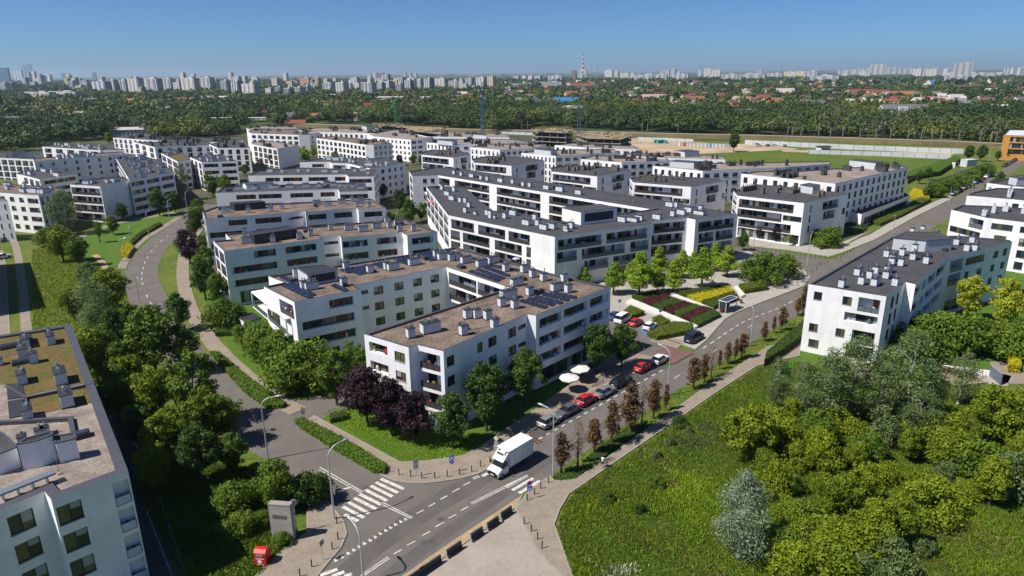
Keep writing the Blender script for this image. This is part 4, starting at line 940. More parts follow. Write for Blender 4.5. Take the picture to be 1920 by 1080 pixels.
def hedge(px, h, key, label, dens=38, leaf=.11, name='hedge', z=0.03, cat='hedge', group=None, world=False):
    P = px if world else [G(x, y) for x, y in px]
    if area(P) < 0: P = P[::-1]
    n = len(P); cx, cy = sum(p[0] for p in P)/n, sum(p[1] for p in P)/n
    t = thing(name, label, cat, (cx, cy, z), 0, group)
    rs = np.random.RandomState(int(abs(cx*13+cy)) % 9999); pts = []; nn = []
    xs = [p[0] for p in P]; ys = [p[1] for p in P]; A = abs(area(P)); tries = int((max(xs)-min(xs))*(max(ys)-min(ys))*dens)
    for q in rs.uniform(size=(min(tries, 26000), 2)):
        x, y = min(xs)+q[0]*(max(xs)-min(xs)), min(ys)+q[1]*(max(ys)-min(ys))
        if inside((x, y), P): pts.append((x, y, h+rs.uniform(-.12,.08))); nn.append((0,0,1))
    for i in range(n):
        a, b_ = Vector(P[i]), Vector(P[(i+1) % n]); Ln = (b_-a).length; d = (b_-a)/max(Ln, .01)
        for _ in range(int(Ln*h*dens)):
            u = rs.uniform(0, Ln); q = a+d*u; o = rs.uniform(-.12,.05)
            pts.append((q.x+d.y*o, q.y-d.x*o, rs.uniform(.02, h))); nn.append((d.y, -d.x, .2))
    pos = np.array(pts)-np.array([cx, cy, 0]); nrm = np.array(nn, float)+rs.normal(size=(len(pts), 3))*.5; nrm /= np.linalg.norm(nrm, axis=1)[:, None]
    ct = len(pts); t1 = np.cross(nrm, rs.normal(size=(ct, 3))); t1 /= np.linalg.norm(t1, axis=1)[:, None]; t2 = np.cross(nrm, t1)
    s = leaf*rs.uniform(.7, 1.4, ct)[:, None]
    V = np.stack([pos-t1*s, pos-t2*s*.7, pos+t1*s, pos+t2*s*.7], axis=1).reshape(-1, 3)
    put('leaves', fastmesh('leaves', V, ct, [L[key]], leaf=rs.uniform(0, 1, ct)), t)
    b = MB(); I = inset(P, .12); b.prism([(x-cx, y-cy) for x, y in I], 0, h-.12, L[key]); b.build('core', t)
    return t
# ================================================================ trees near the U-shaped block
near = [
 # kind, x, y(base), top, label
 ('plum',690,800,690,'dark purple-leaved tree, leftmost of the purple cluster at the corner of the U-shaped block'),
 ('plum',735,815,712,'dark purple-leaved tree in the middle of the purple cluster at the block corner'),
 ('plum',775,830,732,'dark purple-leaved tree, rightmost of the purple cluster at the block corner'),
 ('mid',632,760,655,'green tree between the purple trees and the driveway'),
 ('dark',848,838,736,'dark green maple on the lawn just right of the purple trees'),
 ('dark',912,808,686,'dark green maple by the street front, second from the purple trees'),
 ('dark',985,760,656,'large dark green maple left of the white cafe parasols'),
 ('dark',1118,700,606,'dark green maple beside the cafe parasols, near the dark car'),
 ('dark',1165,690,610,'dark green maple at the car park entrance, above the white parked car'),
 ('mid',662,720,640,'bright green bush-like tree against the shaded wall of the U-shaped block'),
 ('mid',688,728,655,'small green tree squeezed at the inner corner of the U-shaped block'),
]
for k, x, y, t, lb in near: tree(k, x, y, t, lb)
for i, (x, y, t) in enumerate([(492,668,607),(530,690,622),(570,712,640),(512,650,600),(552,735,655),(470,640,600)]):
    tree('gbush', x, y, t, 'rounded green shrub, %s from the left in the clump at the block\'s west end' % ordn([470,492,512,530,552,570].index(x)), wide=.95, name='shrub', cat='shrub', group='clump of rounded green shrubs')
left = [
 ('mid',295,705,570,'big round green tree in the middle of the wood left of the curving road'),
 ('mid',375,800,655,'tall dark green tree above the near carriageway of the curving road'),
 ('yellow',290,800,690,'bright yellow-green tree right of the planted roof'),
 ('yellow',185,720,610,'yellow-green tree behind the corner of the planted roof'),
 ('willow',190,640,525,'grey-green birch with drooping branches behind the planted roof'),
 ('mid',232,720,640,'green tree between the birch and the bright yellow-green tree'),
 ('dark',375,905,800,'dark green tree shading the grass left of the junction'),
 ('mid',440,890,810,'broad green tree beside the lower left lamp post'),
 ('yellow',330,840,760,'dark green tree in the shade behind the bright yellow-green one'),
 ('mid',525,955,862,'reddish-tinged green tree behind the concrete marker'),
 ('gbush',440,960,905,'round grey-green bush left of the concrete marker'),
 ('dbush',580,945,890,'dark bush to the right of the tree behind the concrete marker'),
 ('gbush',492,985,958,'green bush at the left foot of the concrete marker'),
 ('gbush',530,1022,998,'green bush right of the red clothing bank'),
 ('gbush',450,1000,960,'bush in the grass above the red clothing bank'),
 ('willow',128,440,358,'large grey-green willow in front of the balconied block at the left'),
 ('yellow',120,492,420,'bright green tree under the large willow'),
 ('mid',150,500,440,'olive-green tree right of the bright one under the large willow'),
 ('gbush',95,460,425,'round bush left of the bright tree under the large willow'),
 ('sbush',170,530,490,'grey-green bush in the tall grass left of the curving road'),
 ('yellow',215,590,500,'yellow-green shrubby tree between two lamp posts left of the curving road'),
 ('poplar',180,580,505,'thin grey-green tree left of the shrubby yellow one'),
 ('yellow',140,600,540,'yellow-green bush tree in the tall grass behind the planted roof'),
 ('dark',232,415,380,'small dark tree in the park by the white wall block'),
 ('mid',213,440,405,'small green tree over the sandy playground'),
 ('young',188,455,415,'young green tree left of the sandy playground'),
 ('dark',300,405,352,'dark green tree at the end of the loggia block'),
 ('poplar',345,375,310,'grey-green tree between two blocks above the curving road'),
 ('mid',400,370,322,'bright green tree at the top of the curving road'),
 ('mid',425,372,328,'bright green tree right of the one at the top of the curving road'),
 ('dark',330,400,360,'dark green tree behind the lamp posts at the top of the curve'),
 ('mid',375,420,372,'green tree in front of the fourth slab at the head of the curve'),
 ('dark',368,445,392,'dark conifer-like tree left of the third slab'),
 ('plum',357,495,428,'purple-leaved tree beside the footpath left of the third slab'),
 ('mid',388,520,460,'green tree right of the purple-leaved tree by the footpath'),
 ('dark',386,562,486,'dark green tree along the footpath left of the second slab'),
 ('mid',412,572,512,'green tree close to the left end of the second slab'),
 ('gbush',425,615,560,'round green shrub by the small white shed'),
 ('dark',385,478,440,'small dark tree against the left end of the third slab'),
]
for k, x, y, t, lb in left: tree(k, x, y, t, lb)
for i, (x, y) in enumerate([(250,740),(330,760),(350,700),(270,850),(310,880),(225,790),(200,690),(340,620),(390,840),(430,830),(250,640),(220,660),(300,920),(360,860)]):
    tree(['yellow','mid','mid','dark'][i % 4], x, y, None, 'crowded green tree inside the wood between the planted roof and the curving road', h=7+i % 3, group='crowded trees of the wood left of the road')
# brown young trees along the street
row = [(1052,888,812,'brown'),(1083,877,785,'bare'),(1114,850,785,'brown'),(1146,833,752,'brown'),(1182,812,720,'brown'),(1203,800,722,'bare'),(1225,785,712,'brown'),(1248,770,722,'brown'),
       (1300,730,670,'brown'),(1320,718,664,'brown'),(1333,708,650,'bare'),(1348,693,656,'brown'),(1364,683,642,'brown'),(1378,676,636,'brown'),(1390,672,624,'brown'),(1402,650,620,'bare'),(1432,640,604,'brown'),(1450,625,592,'brown'),(1464,620,574,'brown'),(1472,612,580,'bare'),(1495,592,558,'brown'),(1505,588,536,'brown')]
for i, (x, y, t, k) in enumerate(row):
    tree(k, x, y, t, '%s young %s tree of the verge row from the truck end' % (ordn(i), 'brown-leaved' if k == 'brown' else 'thin half-bare'), name='street_tree', wide=[1.05,.8,1.25,.95,1.15,.75][i % 6], group='young brown trees along the verge')
# light green plaza trees
pl = [(1150,552,490),(1198,556,470),(1262,548,487),(1315,540,462),(1362,520,458),(1235,520,462),(1278,522,468),(1300,510,470),(1340,508,455),(1048,520,488),(1096,535,500),(1232,548,500),(1180,530,492)]
for i, (x, y, t) in enumerate(pl):
    tree('light', x, y, t, 'light green plane tree on the plaza, %s by list from the balcony corner' % ordn(i) if 0 else 'light green young tree on the pale plaza, %s of its grove counting from the left' % ordn(sorted(p[0] for p in pl).index(x)), wide=1.3, group='light green trees of the plaza')
mid_ = [
 ('dark',1392,470,435,'dark green round tree at the right end of the courtyard block'),
 ('gbush',1425,530,478,'spreading green shrub tree left of the stone pillar at the plaza'),
 ('gbush',1468,520,476,'spreading green shrub tree behind the stone pillar at the plaza'),
 ('dbush',1440,505,474,'dark shrub behind the plaza shrubs'),
 ('gbush',1550,462,425,'spreading low tree in front of the villa at the junction'),
 ('gbush',1530,455,430,'low leafy tree left part of the clump in front of the junction villa'),
 ('plum',1425,450,425,'small purple tree left of two before the junction villa'), ('plum',1454,455,425,'small purple tree right of two before the junction villa'),
 ('young',1480,462,440,'little green tree right of the two purple ones'),
 ('gold',1812,600,515,'golden-leaved tree, left of the two beside the right-hand block'), ('gold',1880,612,520,'golden-leaved tree, right of the two beside the right-hand block'),
 ('poplar',1590,790,640,'tall silver poplar in front of the right-hand block, left of its balcony'), ('poplar',1545,800,665,'silver poplar left of the tallest one below the right-hand block'),
 ('poplar',1690,800,632,'tall silver poplar below the right end of the right-hand block'), ('poplar',1640,800,690,'silver poplar between the two tall ones'),
 ('poplar',1735,790,700,'silver poplar right of the tall ones, before the terrace'), ('poplar',1452,770,685,'slender silver poplar at the left edge of the thicket'),
 ('poplar',1500,790,690,'silver poplar beside the green playhouse'), ('poplar',1795,760,670,'small silver tree left of the terrace'),
 ('poplar',1715,840,740,'dark silver poplar low in the thicket'), ('poplar',1665,760,660,'silver poplar hugging the corner of the right-hand block'),
 ('silver',1385,1045,875,'lone silver-white poplar in the meadow'),
 ('yellow',1850,830,720,'bright yellow-green tree at the right edge of the thicket'), ('yellow',1905,860,715,'bright yellow-green tree cut off by the right edge'),
 ('yellow',1405,870,760,'yellow-green tree at the left edge of the thicket'), ('sbush',1890,930,850,'grey-green willow bush at the right edge'),
 ('dark',770,420,375,'dark green tree in the gap left of the courtyard block'), ('mid',790,415,380,'green tree beside the balconies of the courtyard block'),
 ('dark',750,400,355,'dark green tree behind the fourth slab'), ('dark',735,470,400,'green tree in the gap behind the third slab'),('mid',760,440,392,'green tree at the left foot of the courtyard block'),
 ('conifer',928,400,360,'dark conifer in the courtyard, left of three'), ('conifer',946,402,360,'dark conifer in the courtyard, middle of three'), ('conifer',1040,422,385,'dark conifer in the courtyard beside the roof house'),
 ('plum',918,396,366,'small purple tree in the courtyard'),
 ('dark',1375,285,248,'solitary dark round tree at the edge of the bright green field'),
]
for k, x, y, t, lb in mid_: tree(k, x, y, t-(14 if k == 'poplar' else 0), lb, wide=1.15 if k == 'poplar' else 1)
for i, (x, y, t) in enumerate([(1690,650,598),(1730,662,590),(1770,655,585),(1810,662,590),(1850,650,600),(1885,665,605),(1750,640,588),(1830,640,592),(1920,665,600),(1712,672,615)]):
    tree('gbush', x, y, t, 'dark green spreading cherry-like tree in the mass below the golden trees', wide=1.15, name='tree', cat='tree', group='green trees beside the right-hand block')
# thicket of bushes at lower right
rs_ = random.Random(5)
th = [(1440,820),(1480,800),(1520,830),(1560,810),(1600,830),(1650,840),(1700,870),(1750,850),(1790,820),(1830,880),(1870,890),(1410,860),(1440,880),(1480,880),(1530,880),(1570,870),(1610,890),(1660,900),(1720,920),(1770,900),(1810,930),(1860,950),
      (1450,920),(1490,930),(1540,920),(1580,940),(1620,950),(1680,960),(1740,970),(1480,970),(1520,985),(1560,990),(1610,1000),(1500,1030),(1540,1050),(1590,1050),(1640,1040),(1460,1040),(1560,1085),(1490,1085),(1620,1090),(1680,1030),(1390,830),(1470,850),(1620,860),(1780,870),(1900,900),(1660,1075)]
for i, (x, y) in enumerate(th):
    d = (y > 930 and x > 1640)
    k = ['bush','bush','gbush','bush','bush','sbush' if x > 1560 else 'bush','bush'][i % 7]
    if i % 5 == 1:
        tree('yellow', x+rs_.uniform(-8,8), y+rs_.uniform(-6,6), None, 'taller loose yellow-green tree rising from the thicket at the lower right', h=rs_.uniform(5,7.5), wide=rs_.uniform(.7,.95), group='taller thicket trees'); continue
    tree(k, x+rs_.uniform(-8,8), y+rs_.uniform(-6,6), None, 'yellow-green bush of the dense thicket at the lower right' if k == 'bush' else ('green bush of the dense thicket at the lower right' if k == 'gbush' else 'grey-green bush of the dense thicket at the lower right'),
         h=rs_.uniform(2.4, 5.6), wide=rs_.uniform(.75,1.15), group={'bush':'yellow-green thicket bushes','gbush':'green thicket bushes','sbush':'grey-green thicket bushes'}[k])
for k, x, y, h_, lb in [('dbush',1275,800,1.8,'small dark bush alone in the meadow near the path'),('dbush',1140,940,1.3,'little dark green bush at the left of the meadow'),('dbush',1200,960,1.2,'little dark bush in the middle of the meadow'),('gbush',1230,915,1.6,'green bush in the grass near the path'),
   ('sbush',1230,860,1.3,'grey-green shrub at the meadow edge, nearest the path of three'),('sbush',1255,835,1.4,'grey-green shrub at the meadow edge, middle of three'),('sbush',1290,815,1.3,'grey-green shrub at the meadow edge, farthest of three'),
   ('sbush',1720,1040,2.4,'large grey-green bush at the bottom of the thicket'),('sbush',1640,985,2.6,'grey bush with yellow tips in the thicket')]:
    tree(k, x, y, None, lb, h=h_)
# hedges
hedge([(1432,690),(1437,672),(1507,612),(1507,640),(1470,666)], 1.6, 'hedge', 'long clipped hedge along the path left of the right-hand block')
hedge([(1212,632),(1232,640),(1296,628),(1298,614),(1262,611)], 1.0, 'hedgel', 'clipped olive hedge island at the car park entrance', z=.15)
hedge([(1222,605),(1242,617),(1257,610),(1236,598)], 1.0, 'hedgel', 'small clipped hedge behind the white car in the car park', z=.15)
hedge([(1168,592),(1185,600),(1209,592),(1182,580)], 1.0, 'hedgel', 'clipped hedge at the upper left of the car park', z=.15)
k = crop(1120,500,4.5)
PR = [((285,270),(380,310),(560,265),(490,240),'hedge','green'),((370,300),(455,345),(640,290),(560,265),'burg','dark red'),((455,340),(555,385),(740,325),(640,290),'hedge','green'),
      ((550,375),(635,415),(810,345),(735,320),'burg','dark red'),((640,410),(705,445),(895,370),(815,345),'hedge','green'),((700,440),(775,480),(975,385),(895,365),'burg','dark red'),((775,475),(850,525),(1040,430),(985,390),'hedge','green')]
for i, (a, b_, c_, d_, m, cn) in enumerate(PR):
    hedge(k(a, b_, c_, d_), .9, m, '%s clipped hedge block, %s of the striped bed counting towards the bus shelter' % (cn, ordn(i)), z=.15, dens=30, group='striped hedge beds on the plaza')
hedge(k((670,235),(745,270),(1100,205),(1060,180)), .9, 'hedge', 'dark green hedge band behind the yellow flower bed', z=.15)
hedge(k((745,265),(880,320),(1160,225),(1100,195)), .8, 'flower', 'long bed of yellow flowers behind the bus shelter', z=.15, cat='flower bed', name='flower_bed')
hedge(k((875,315),(985,370),(1190,290),(1170,255)), .9, 'hedge', 'dark green hedge band between the yellow flowers and the bus shelter', z=.15)
hedge(k((1190,185),(1240,235),(1430,205),(1400,160)), 1.2, 'hedgel', 'broad light green hedge right of the yellow flower bed', z=.15)
hedge([(552,795),(568,790),(640,825),(728,880),(722,892),(700,888),(620,842)], .8, 'mid', 'long planted verge strip between the curving road and the front path', dens=26, leaf=.14)
hedge([(395,665),(410,665),(470,715),(538,762),(530,768),(500,768),(455,735)], .8, 'mid', 'planted verge strip along the upper part of the curving road', dens=26, leaf=.14)
hedge([(243,458),(262,440),(300,420),(304,424),(268,444),(247,463)], .9, 'dark' if 0 else 'hedge', 'low dark hedge around the little park lawn')
hedge([(221,478),(240,486),(253,468),(238,458)], 1.1, 'flower', 'mound of yellow flowers under the lamp posts of the park', name='flower_bed', cat='flower bed', leaf=.14)
hedge([(404,632),(444,630),(443,622),(406,625)], 1.0, 'hedge', 'short clipped hedge at the end of the path to the white shed')
hedge([(543,745),(600,742),(602,735),(548,737)], .9, 'hedge', 'short clipped hedge left of the driveway')
hedge([(620,795),(652,788),(648,776),(620,784)], .9, 'hedge', 'short clipped hedge near the purple trees')
hedge([(1650,425),(1690,408),(1745,378),(1738,370),(1660,405),(1620,415)], 1.3, 'hedgel', 'long green hedge between the shop podium and the avenue')
hedge([(1580,425),(1625,430),(1612,418),(1580,416)], 1.2, 'hedge', 'low hedge right of the junction villa')
hedge([(1560,430),(1600,440),(1625,432),(1590,420)], .7, 'hedge', 'flat hedge bed behind the corner plaza')
hedge([(1700,372),(1740,378),(1745,366),(1712,358)], 1.3, 'flower', 'yellow flowering hedge at the end of the long block', name='flower_bed', cat='flower bed')
hedge([(1745,360),(1800,352),(1860,320),(1850,312),(1790,335),(1740,350)], 2.2, 'hedge', 'thick shrub belt between the side car park and the parked cars')
hedge([(1700,340),(1760,330),(1800,305),(1790,300),(1740,318),(1690,335)], 2.4, 'mid', 'thick green shrub belt beside the bright green field')
# shrub strip along verge
hedge([(1035,897),(1060,885),(1105,880),(1080,900),(1050,903)], .35, 'hedge', 'low ground-cover bed at the truck end of the verge', dens=20)
hedge([(1090,868),(1130,862),(1160,838),(1200,812),(1215,790),(1180,800),(1130,835)], .4, 'hedge', 'low ground-cover bed under the brown trees', dens=12)
# ================================================================ near-left block with planted roof
NLP = [(133.3,607.8),(240,882),(95.6,935.6),(83,921),(0,955.6),(-60,980),(-200,690),(-60,637)]
NL = Bld('near white block with planted roof and gravel edge at the lower left corner', NLP, 13, roof=GRAVEL2, clutter=True, facs={
 0: FW([(.85,.99)],(0,1,2,3),'b'), 1: FW([(.02,.24)],(0,1,2,3),'B')+FW([(.66,.97)],(0,1,2,3),'W'), 3: FW([(.34,.92)],(0,1,2,3),'W')}, cop=.95)
k = crop(0,600,4.5); kb = crop(0,840,4.5); z = NL.rz
def patch(b, px, dz, m, name='planted_bed'):
    P = [G(x, y, b.rz) for x, y in px]
    if area(P) < 0: P = P[::-1]
    mb = MB(); mb.prism(P, b.rz, b.rz+dz, m); put(name, mb.mesh(name, b.c), b.roof)
patch(NL, k((0,150),(575,65),(745,525),(210,640),(195,535),(0,545)), .06, SEDUM)
patch(NL, k((225,672),(755,570),(800,690),(440,770),(290,800)), .06, SEDUM)
patch(NL, k((55,545),(195,535),(210,655),(65,675)), .12, DARKM, 'roof_hatch'); patch(NL, k((65,690),(205,670),(220,810),(80,835)), .12, DARKM, 'roof_hatch')
def lowwall(b, px, h=.45, w=.35, m=COPING, name='parapet'):
    mb = MB()
    for i in range(len(px)-1):
        a, c = Vector(G(*px[i], b.rz+h)), Vector(G(*px[i+1], b.rz+h)); d = c-a
        mb.box(*(a+c)/2, b.rz-.05, d.length+w*.98, w, h-.003*i, m, math.atan2(d.y, d.x))
    put(name, mb.mesh(name, b.c), b.roof)
lowwall(NL, k((215,645),(790,525))); lowwall(NL, k((0,850),(590,815),(620,975)), .5, .5); lowwall(NL, k((50,545),(215,645),(230,790)), .4, .25)
NL.chim([(*p, s_) for p, s_ in zip(k((435,195),(222,225),(197,310),(290,360),(195,525),(520,520),(570,705),(240,830),(0,380)), 'wwwnwWWws')])
for (x, y) in k((95,235),(200,365)):   # barrel skylights
    mb = MB(); gx, gy = G(x, y, z)
    mb.box(0, 0, 0, 2.6, 1.3, .35, DARKM)
    n = 8
    for i in range(n):
        a, b_ = math.pi*i/n, math.pi*(i+1)/n
        mb.face([(-1.25,-math.cos(a)*.6,.35+math.sin(a)*.45), (1.25,-math.cos(a)*.6,.35+math.sin(a)*.45), (1.25,-math.cos(b_)*.6,.35+math.sin(b_)*.45), (-1.25,-math.cos(b_)*.6,.35+math.sin(b_)*.45)], GLD if i < 4 else GLM)
    put('skylight', mb.mesh('skylight'), NL.roof, NL.local(gx, gy, z), NL.angle()+math.pi/2)
roof_extras(NL, 10, 4)
zz = NL.rz+2.9
PHp = kb((-60,-20),(150,15),(190,-30),(330,-65)) 
def wpoly(b, px, h): return [G(x, y, b.rz+h) for x, y in px]
NL.block(k((145,1050),(310,1020),(440,970),(430,945),(225,1000)), 2.9, WHITE, DARKM)
NL.block([(98,821),(136,816),(140,822),(104,832)], 2.0, WHITE, BITUM) if 0 else NL.block(k((440,985),(620,960),(640,1000),(470,1040)), 2.3, WHITE, BITUM, louvre=None)
NL.chim([(*p, s_) for p, s_ in zip(k((195,1040),(340,985),(385,965)), 'sss')])
NL.block(k((-200,870),(30,965),(140,1075),(-60,1150),(-300,1000)), 2.2, WHITE, BITUM)
mb = MB()   # silver ventilation duct
for o in (-.35, 0, .35):
    a, b_ = Vector((*G(*kb((-40,395))[0], z+1), z+1)), Vector((*G(*kb((455,200))[0], z+1), z+1)); d = (b_-a).normalized(); n_ = Vector((-d.y, d.x, 0))*o
    mb.tube(tuple(a+n_-Vector(NL.c)), tuple(b_+n_-Vector(NL.c)), .16, .16, METAL, 10)
for t in (.1,.35,.6,.85):
    q = a+(b_-a)*t-Vector(NL.c); mb.box(q.x, q.y, z, .08, 1.0, 1.0, METAL, math.atan2(d.y, d.x))
put('ventilation_duct', mb.mesh('ventilation_duct'), NL.t)
mb = MB()
a, b_ = G(278,972), G(322,1085); mb.tube((*a, 1.1), (*b_, 1.1), .04, .04, METAL, 6)
for t in range(7): q = [a[i]+(b_[i]-a[i])*t/6 for i in (0,1)]; mb.tube((*q, 0), (*q, 1.1), .03, .03, METAL, 6)
setp(mb.build('handrail'), 'long thin metal handrail beside the near-left block', 'handrail')
# ================================================================ cars
CARM = {n: mat('car_'+n, c, .28, metal=m, spec=.5) for n, c, m in [('silver',(.40,.42,.44),.6),('grey',(.16,.16,.17),.5),('red',(.50,.015,.02),.1),('black',(.012,.013,.016),.2),('white',(.75,.75,.75),0),('navy',(.03,.04,.08),.4),('blue',(.04,.10,.25),.3),('maroon',(.15,.02,.03),.3)]}
GLCAR = mat('car_glass', (.012,.016,.02), .05, spec=.7)
HEAD = mat('headlight_glass', (.7,.72,.75), .15); TAIL = mat('tail_light', (.35,.01,.01), .3); RIM = mat('wheel_rim', (.35,.36,.38), .35, metal=.7)
CK = {  # length, width, stations (x, z_bottom, z_belt, z_top, top half-width, glass flag to the next station)
 'hatch': (4.0, 1.72, [(-2.0,.35,.55,.60,.60,0),(-1.93,.22,.72,.80,.66,0),(-1.1,.20,.88,.96,.66,0),(-.95,.20,.90,1.0,.64,'f'),(-.25,.2,.94,1.45,.55,'s'),(.55,.2,.96,1.50,.56,'p'),(.62,.2,.96,1.50,.56,'s'),(1.35,.2,.98,1.42,.54,'r'),(1.80,.22,1.0,1.04,.62,0),(1.98,.3,.85,.88,.62,0)]),
 'sedan': (4.6, 1.78, [(-2.3,.35,.52,.58,.62,0),(-2.2,.22,.70,.78,.68,0),(-1.2,.2,.86,.93,.68,0),(-1.05,.2,.88,.96,.66,'f'),(-.35,.2,.92,1.40,.54,'s'),(.5,.2,.94,1.44,.55,'p'),(.57,.2,.94,1.44,.55,'s'),(1.05,.2,.95,1.38,.54,'r'),(1.65,.2,.97,1.02,.62,0),(2.2,.22,.95,1.0,.64,0),(2.3,.35,.7,.75,.62,0)]),
 'estate': (4.7, 1.8, [(-2.35,.35,.52,.58,.62,0),(-2.25,.22,.72,.80,.68,0),(-1.25,.2,.88,.95,.68,0),(-1.1,.2,.9,.98,.66,'f'),(-.4,.2,.94,1.44,.55,'s'),(.5,.2,.95,1.48,.56,'p'),(.57,.2,.95,1.48,.56,'s'),(1.9,.2,.97,1.42,.54,'r'),(2.25,.22,.98,1.02,.62,0),(2.35,.35,.8,.84,.62,0)]),
 'van': (5.1, 1.95, [(-2.55,.35,.65,.70,.7,0),(-2.45,.24,.85,.95,.78,0),(-1.75,.2,1.05,1.15,.78,0),(-1.6,.2,1.08,1.20,.76,'f'),(-.85,.2,1.12,1.88,.7,'s'),(.2,.2,1.14,1.93,.71,'p'),(.28,.2,1.14,1.93,.71,'s'),(1.4,.2,1.14,1.93,.71,'p'),(1.48,.2,1.14,1.93,.71,'s'),(2.25,.2,1.14,1.88,.7,'r'),(2.5,.24,1.1,1.2,.76,0),(2.55,.35,.9,.95,.76,0)]),
 'small': (3.75, 1.6, [(-1.87,.35,.55,.62,.56,0),(-1.8,.22,.75,.83,.62,0),(-.9,.20,.90,.98,.62,0),(-.75,.20,.92,1.02,.60,'f'),(-.2,.2,.96,1.48,.52,'s'),(.5,.2,.96,1.52,.53,'p'),(.57,.2,.96,1.52,.53,'s'),(1.3,.2,.98,1.46,.52,'r'),(1.65,.22,1.0,1.06,.58,0),(1.86,.3,.85,.88,.58,0)]),
}
def car_meshes(kind, col):
    def f():
        Ln, Wd, st = CK[kind]; body = MB(); glass = MB(); w = Wd/2; m = CARM[col]
        rows = []
        for (x, zb, zm, zt, tw, g) in st:
            e = .9 if abs(x) > Ln/2-.15 else 1
            rows.append([(x,-w*e*.92,zb), (x,-w*e,zb+.22), (x,-w*e*.985,zm), (x,-tw*(1 if zt > zm+.2 else 1.18),zt), (x,0,zt+(.03 if zt > zm+.2 else .02)), (x,tw*(1 if zt > zm+.2 else 1.18),zt), (x,w*e*.985,zm), (x,w*e,zb+.22), (x,w*e*.92,zb)])
        for i in range(len(rows)-1):
            a, b = rows[i], rows[i+1]; g = st[i][5]
            for j in range(8):
                q = [a[j], b[j], b[j+1], a[j+1]]
                isg = (g == 's' and j in (2, 5)) or (g in ('f', 'r') and j in (3, 4))
                if g in ('f', 'r') and j in (2, 5): # side triangles of the sloping screens stay glass-dark
                    isg = True
                (glass if isg else body).face(q, GLCAR if isg else m)
        body.face(rows[0], m); body.face(rows[-1][::-1], m)
        body.face([(r[0][0], r[0][1], r[0][2]) for r in rows]+[(r[8][0], r[8][1], r[8][2]) for r in rows[::-1]], BLACK)
        x0 = -Ln/2
        body.box(x0+.03, 0, .30, .10, Wd*.8, .14, BLACK); body.box(x0-.02, 0, .42, .04, .5, .11, CARM['white']); body.box(-x0-.03, 0, .32, .10, Wd*.8, .12, BLACK); body.box(-x0+.02, 0, .6, .04, .5, .11, CARM['white'])
        for s_ in (-1, 1): body.box(x0+Ln*.30, s_*(w+.07), .95, .16, .16, .12, m)
        for xx in (x0+Ln*.19, x0+Ln*.80):
            for s_ in (-1, 1): body.tube((xx, s_*(w-.1), .33), (xx, s_*(w+.005), .33), .38, .38, BLACK, 14)
        wh = MB(); wh.tube((0,-.1,0), (0,.1,0), .32, .32, BLACK, 16); wh.tube((0,-.115,0), (0,.115,0), .19, .19, RIM, 10)
        hl = MB(); hl.box(0, 0, 0, .16, .34, .15, HEAD, taper=.03); tl = MB(); tl.box(0, 0, 0, .10, .26, .2, TAIL, taper=.02)
        return (body.mesh('body', smooth=False), glass.mesh('windows'), wh.mesh('wheel'), hl.mesh('headlight'), tl.mesh('tail_light'))
    return cached(('car', kind, col), f)
def car(kind, col, p, ang, label, group=None, px=True, detail=True, cat='car'):
    x, y = G(*p) if px else p
    zb = .08
    t = thing('parked_car' if kind != 'van' else 'parked_van', label, cat, (x, y, zb), ang+math.pi, group)
    b, g, wh, hl, tl = car_meshes(kind, col); Ln, Wd, st = CK[kind]; w = Wd/2
    put('body', b, t); put('windows', g, t)
    if not detail: return t
    for xx in (-Ln/2+Ln*.19, -Ln/2+Ln*.80):
        for s_ in (-1, 1): put('wheel', wh, t, (xx, s_*(w-.07), .32))
    zl = st[1][2]-.12
    for s_ in (-1, 1):
        put('headlight', hl, t, (-Ln/2+.10, s_*(w-.30), zl)); put('tail_light', tl, t, (Ln/2-.06, s_*(w-.24), .78))
    return t
# angle = direction in which the nose points away from; noses face down the street towards the truck
def rdir(p, q): a, b_ = G(*p), G(*q); return math.atan2(b_[1]-a[1], b_[0]-a[0])
SA = rdir((1010,829), (1253,689))
GC = 'cars parked along the kerb of the street'
car('hatch','silver',(1029,797),SA,'silver-grey hatchback at the front end of the kerbside parking row', GC)
car('sedan','grey',(1063,777),SA+math.pi,'dark grey saloon car between the silver hatchback and the red hatchback', GC)
car('hatch','red',(1099,756),SA,'bright red hatchback in the kerbside row', GC)
car('sedan','silver',(1133,741),SA,'silver saloon between the red hatchback and the black car', GC)
car('estate','black',(1164,721),SA,'black estate car in the tree shade by the cafe parasols', GC)
car('small','red',(1205,695),SA,'small red car with a white bonnet in the kerbside row', GC)
car('hatch','white',(1237,680),SA,'white hatchback at the far end of the kerbside row', GC)
car('van','navy',(1301,639),SA+.03,'dark blue passenger van with a striped roof near the parking entrance', None, cat='van')
ang2 = rdir((1180,640),(1240,600))
GP = 'cars standing in the small car park'
car('hatch','red',(1192,610),ang2,'red car in the small car park beside the white one', GP); car('hatch','white',(1218,617),ang2,'white car on the blue disabled bay', GP)
car('van','white',(1168,603),ang2,'white van in the small car park left of the red car', GP, cat='van'); car('sedan','blue',(1152,597),ang2,'blue and white car at the back of the small car park', GP)
FA = rdir((1789,368),(1850,335)); cols = ['navy','grey','maroon','navy','white','silver','blue','navy','maroon','white']
for i in range(11):
    f = i/10; car(['estate','sedan','hatch'][i % 3], cols[i % 10], (1787+(1856-1787)*f, 366+(330-366)*f), FA, '%s car, %s of the row parked along the far avenue from its near end' % ({'navy':'dark blue','grey':'grey','maroon':'dark red','white':'white','silver':'silver','blue':'blue'}[cols[i % 10]], ordn(i)), 'row of cars along the far avenue')
for i in range(8):
    car(['sedan','hatch'][i % 2], ['navy','black','grey','blue'][i % 4], (1883+i*4.2, 313-i*2.4), FA, 'dark car in the distant row before the orange building', 'dark cars before the orange building')
car('hatch','white',(6,485),rdir((0,485),(30,478)),'white car at the left edge of the photo under the carport block')
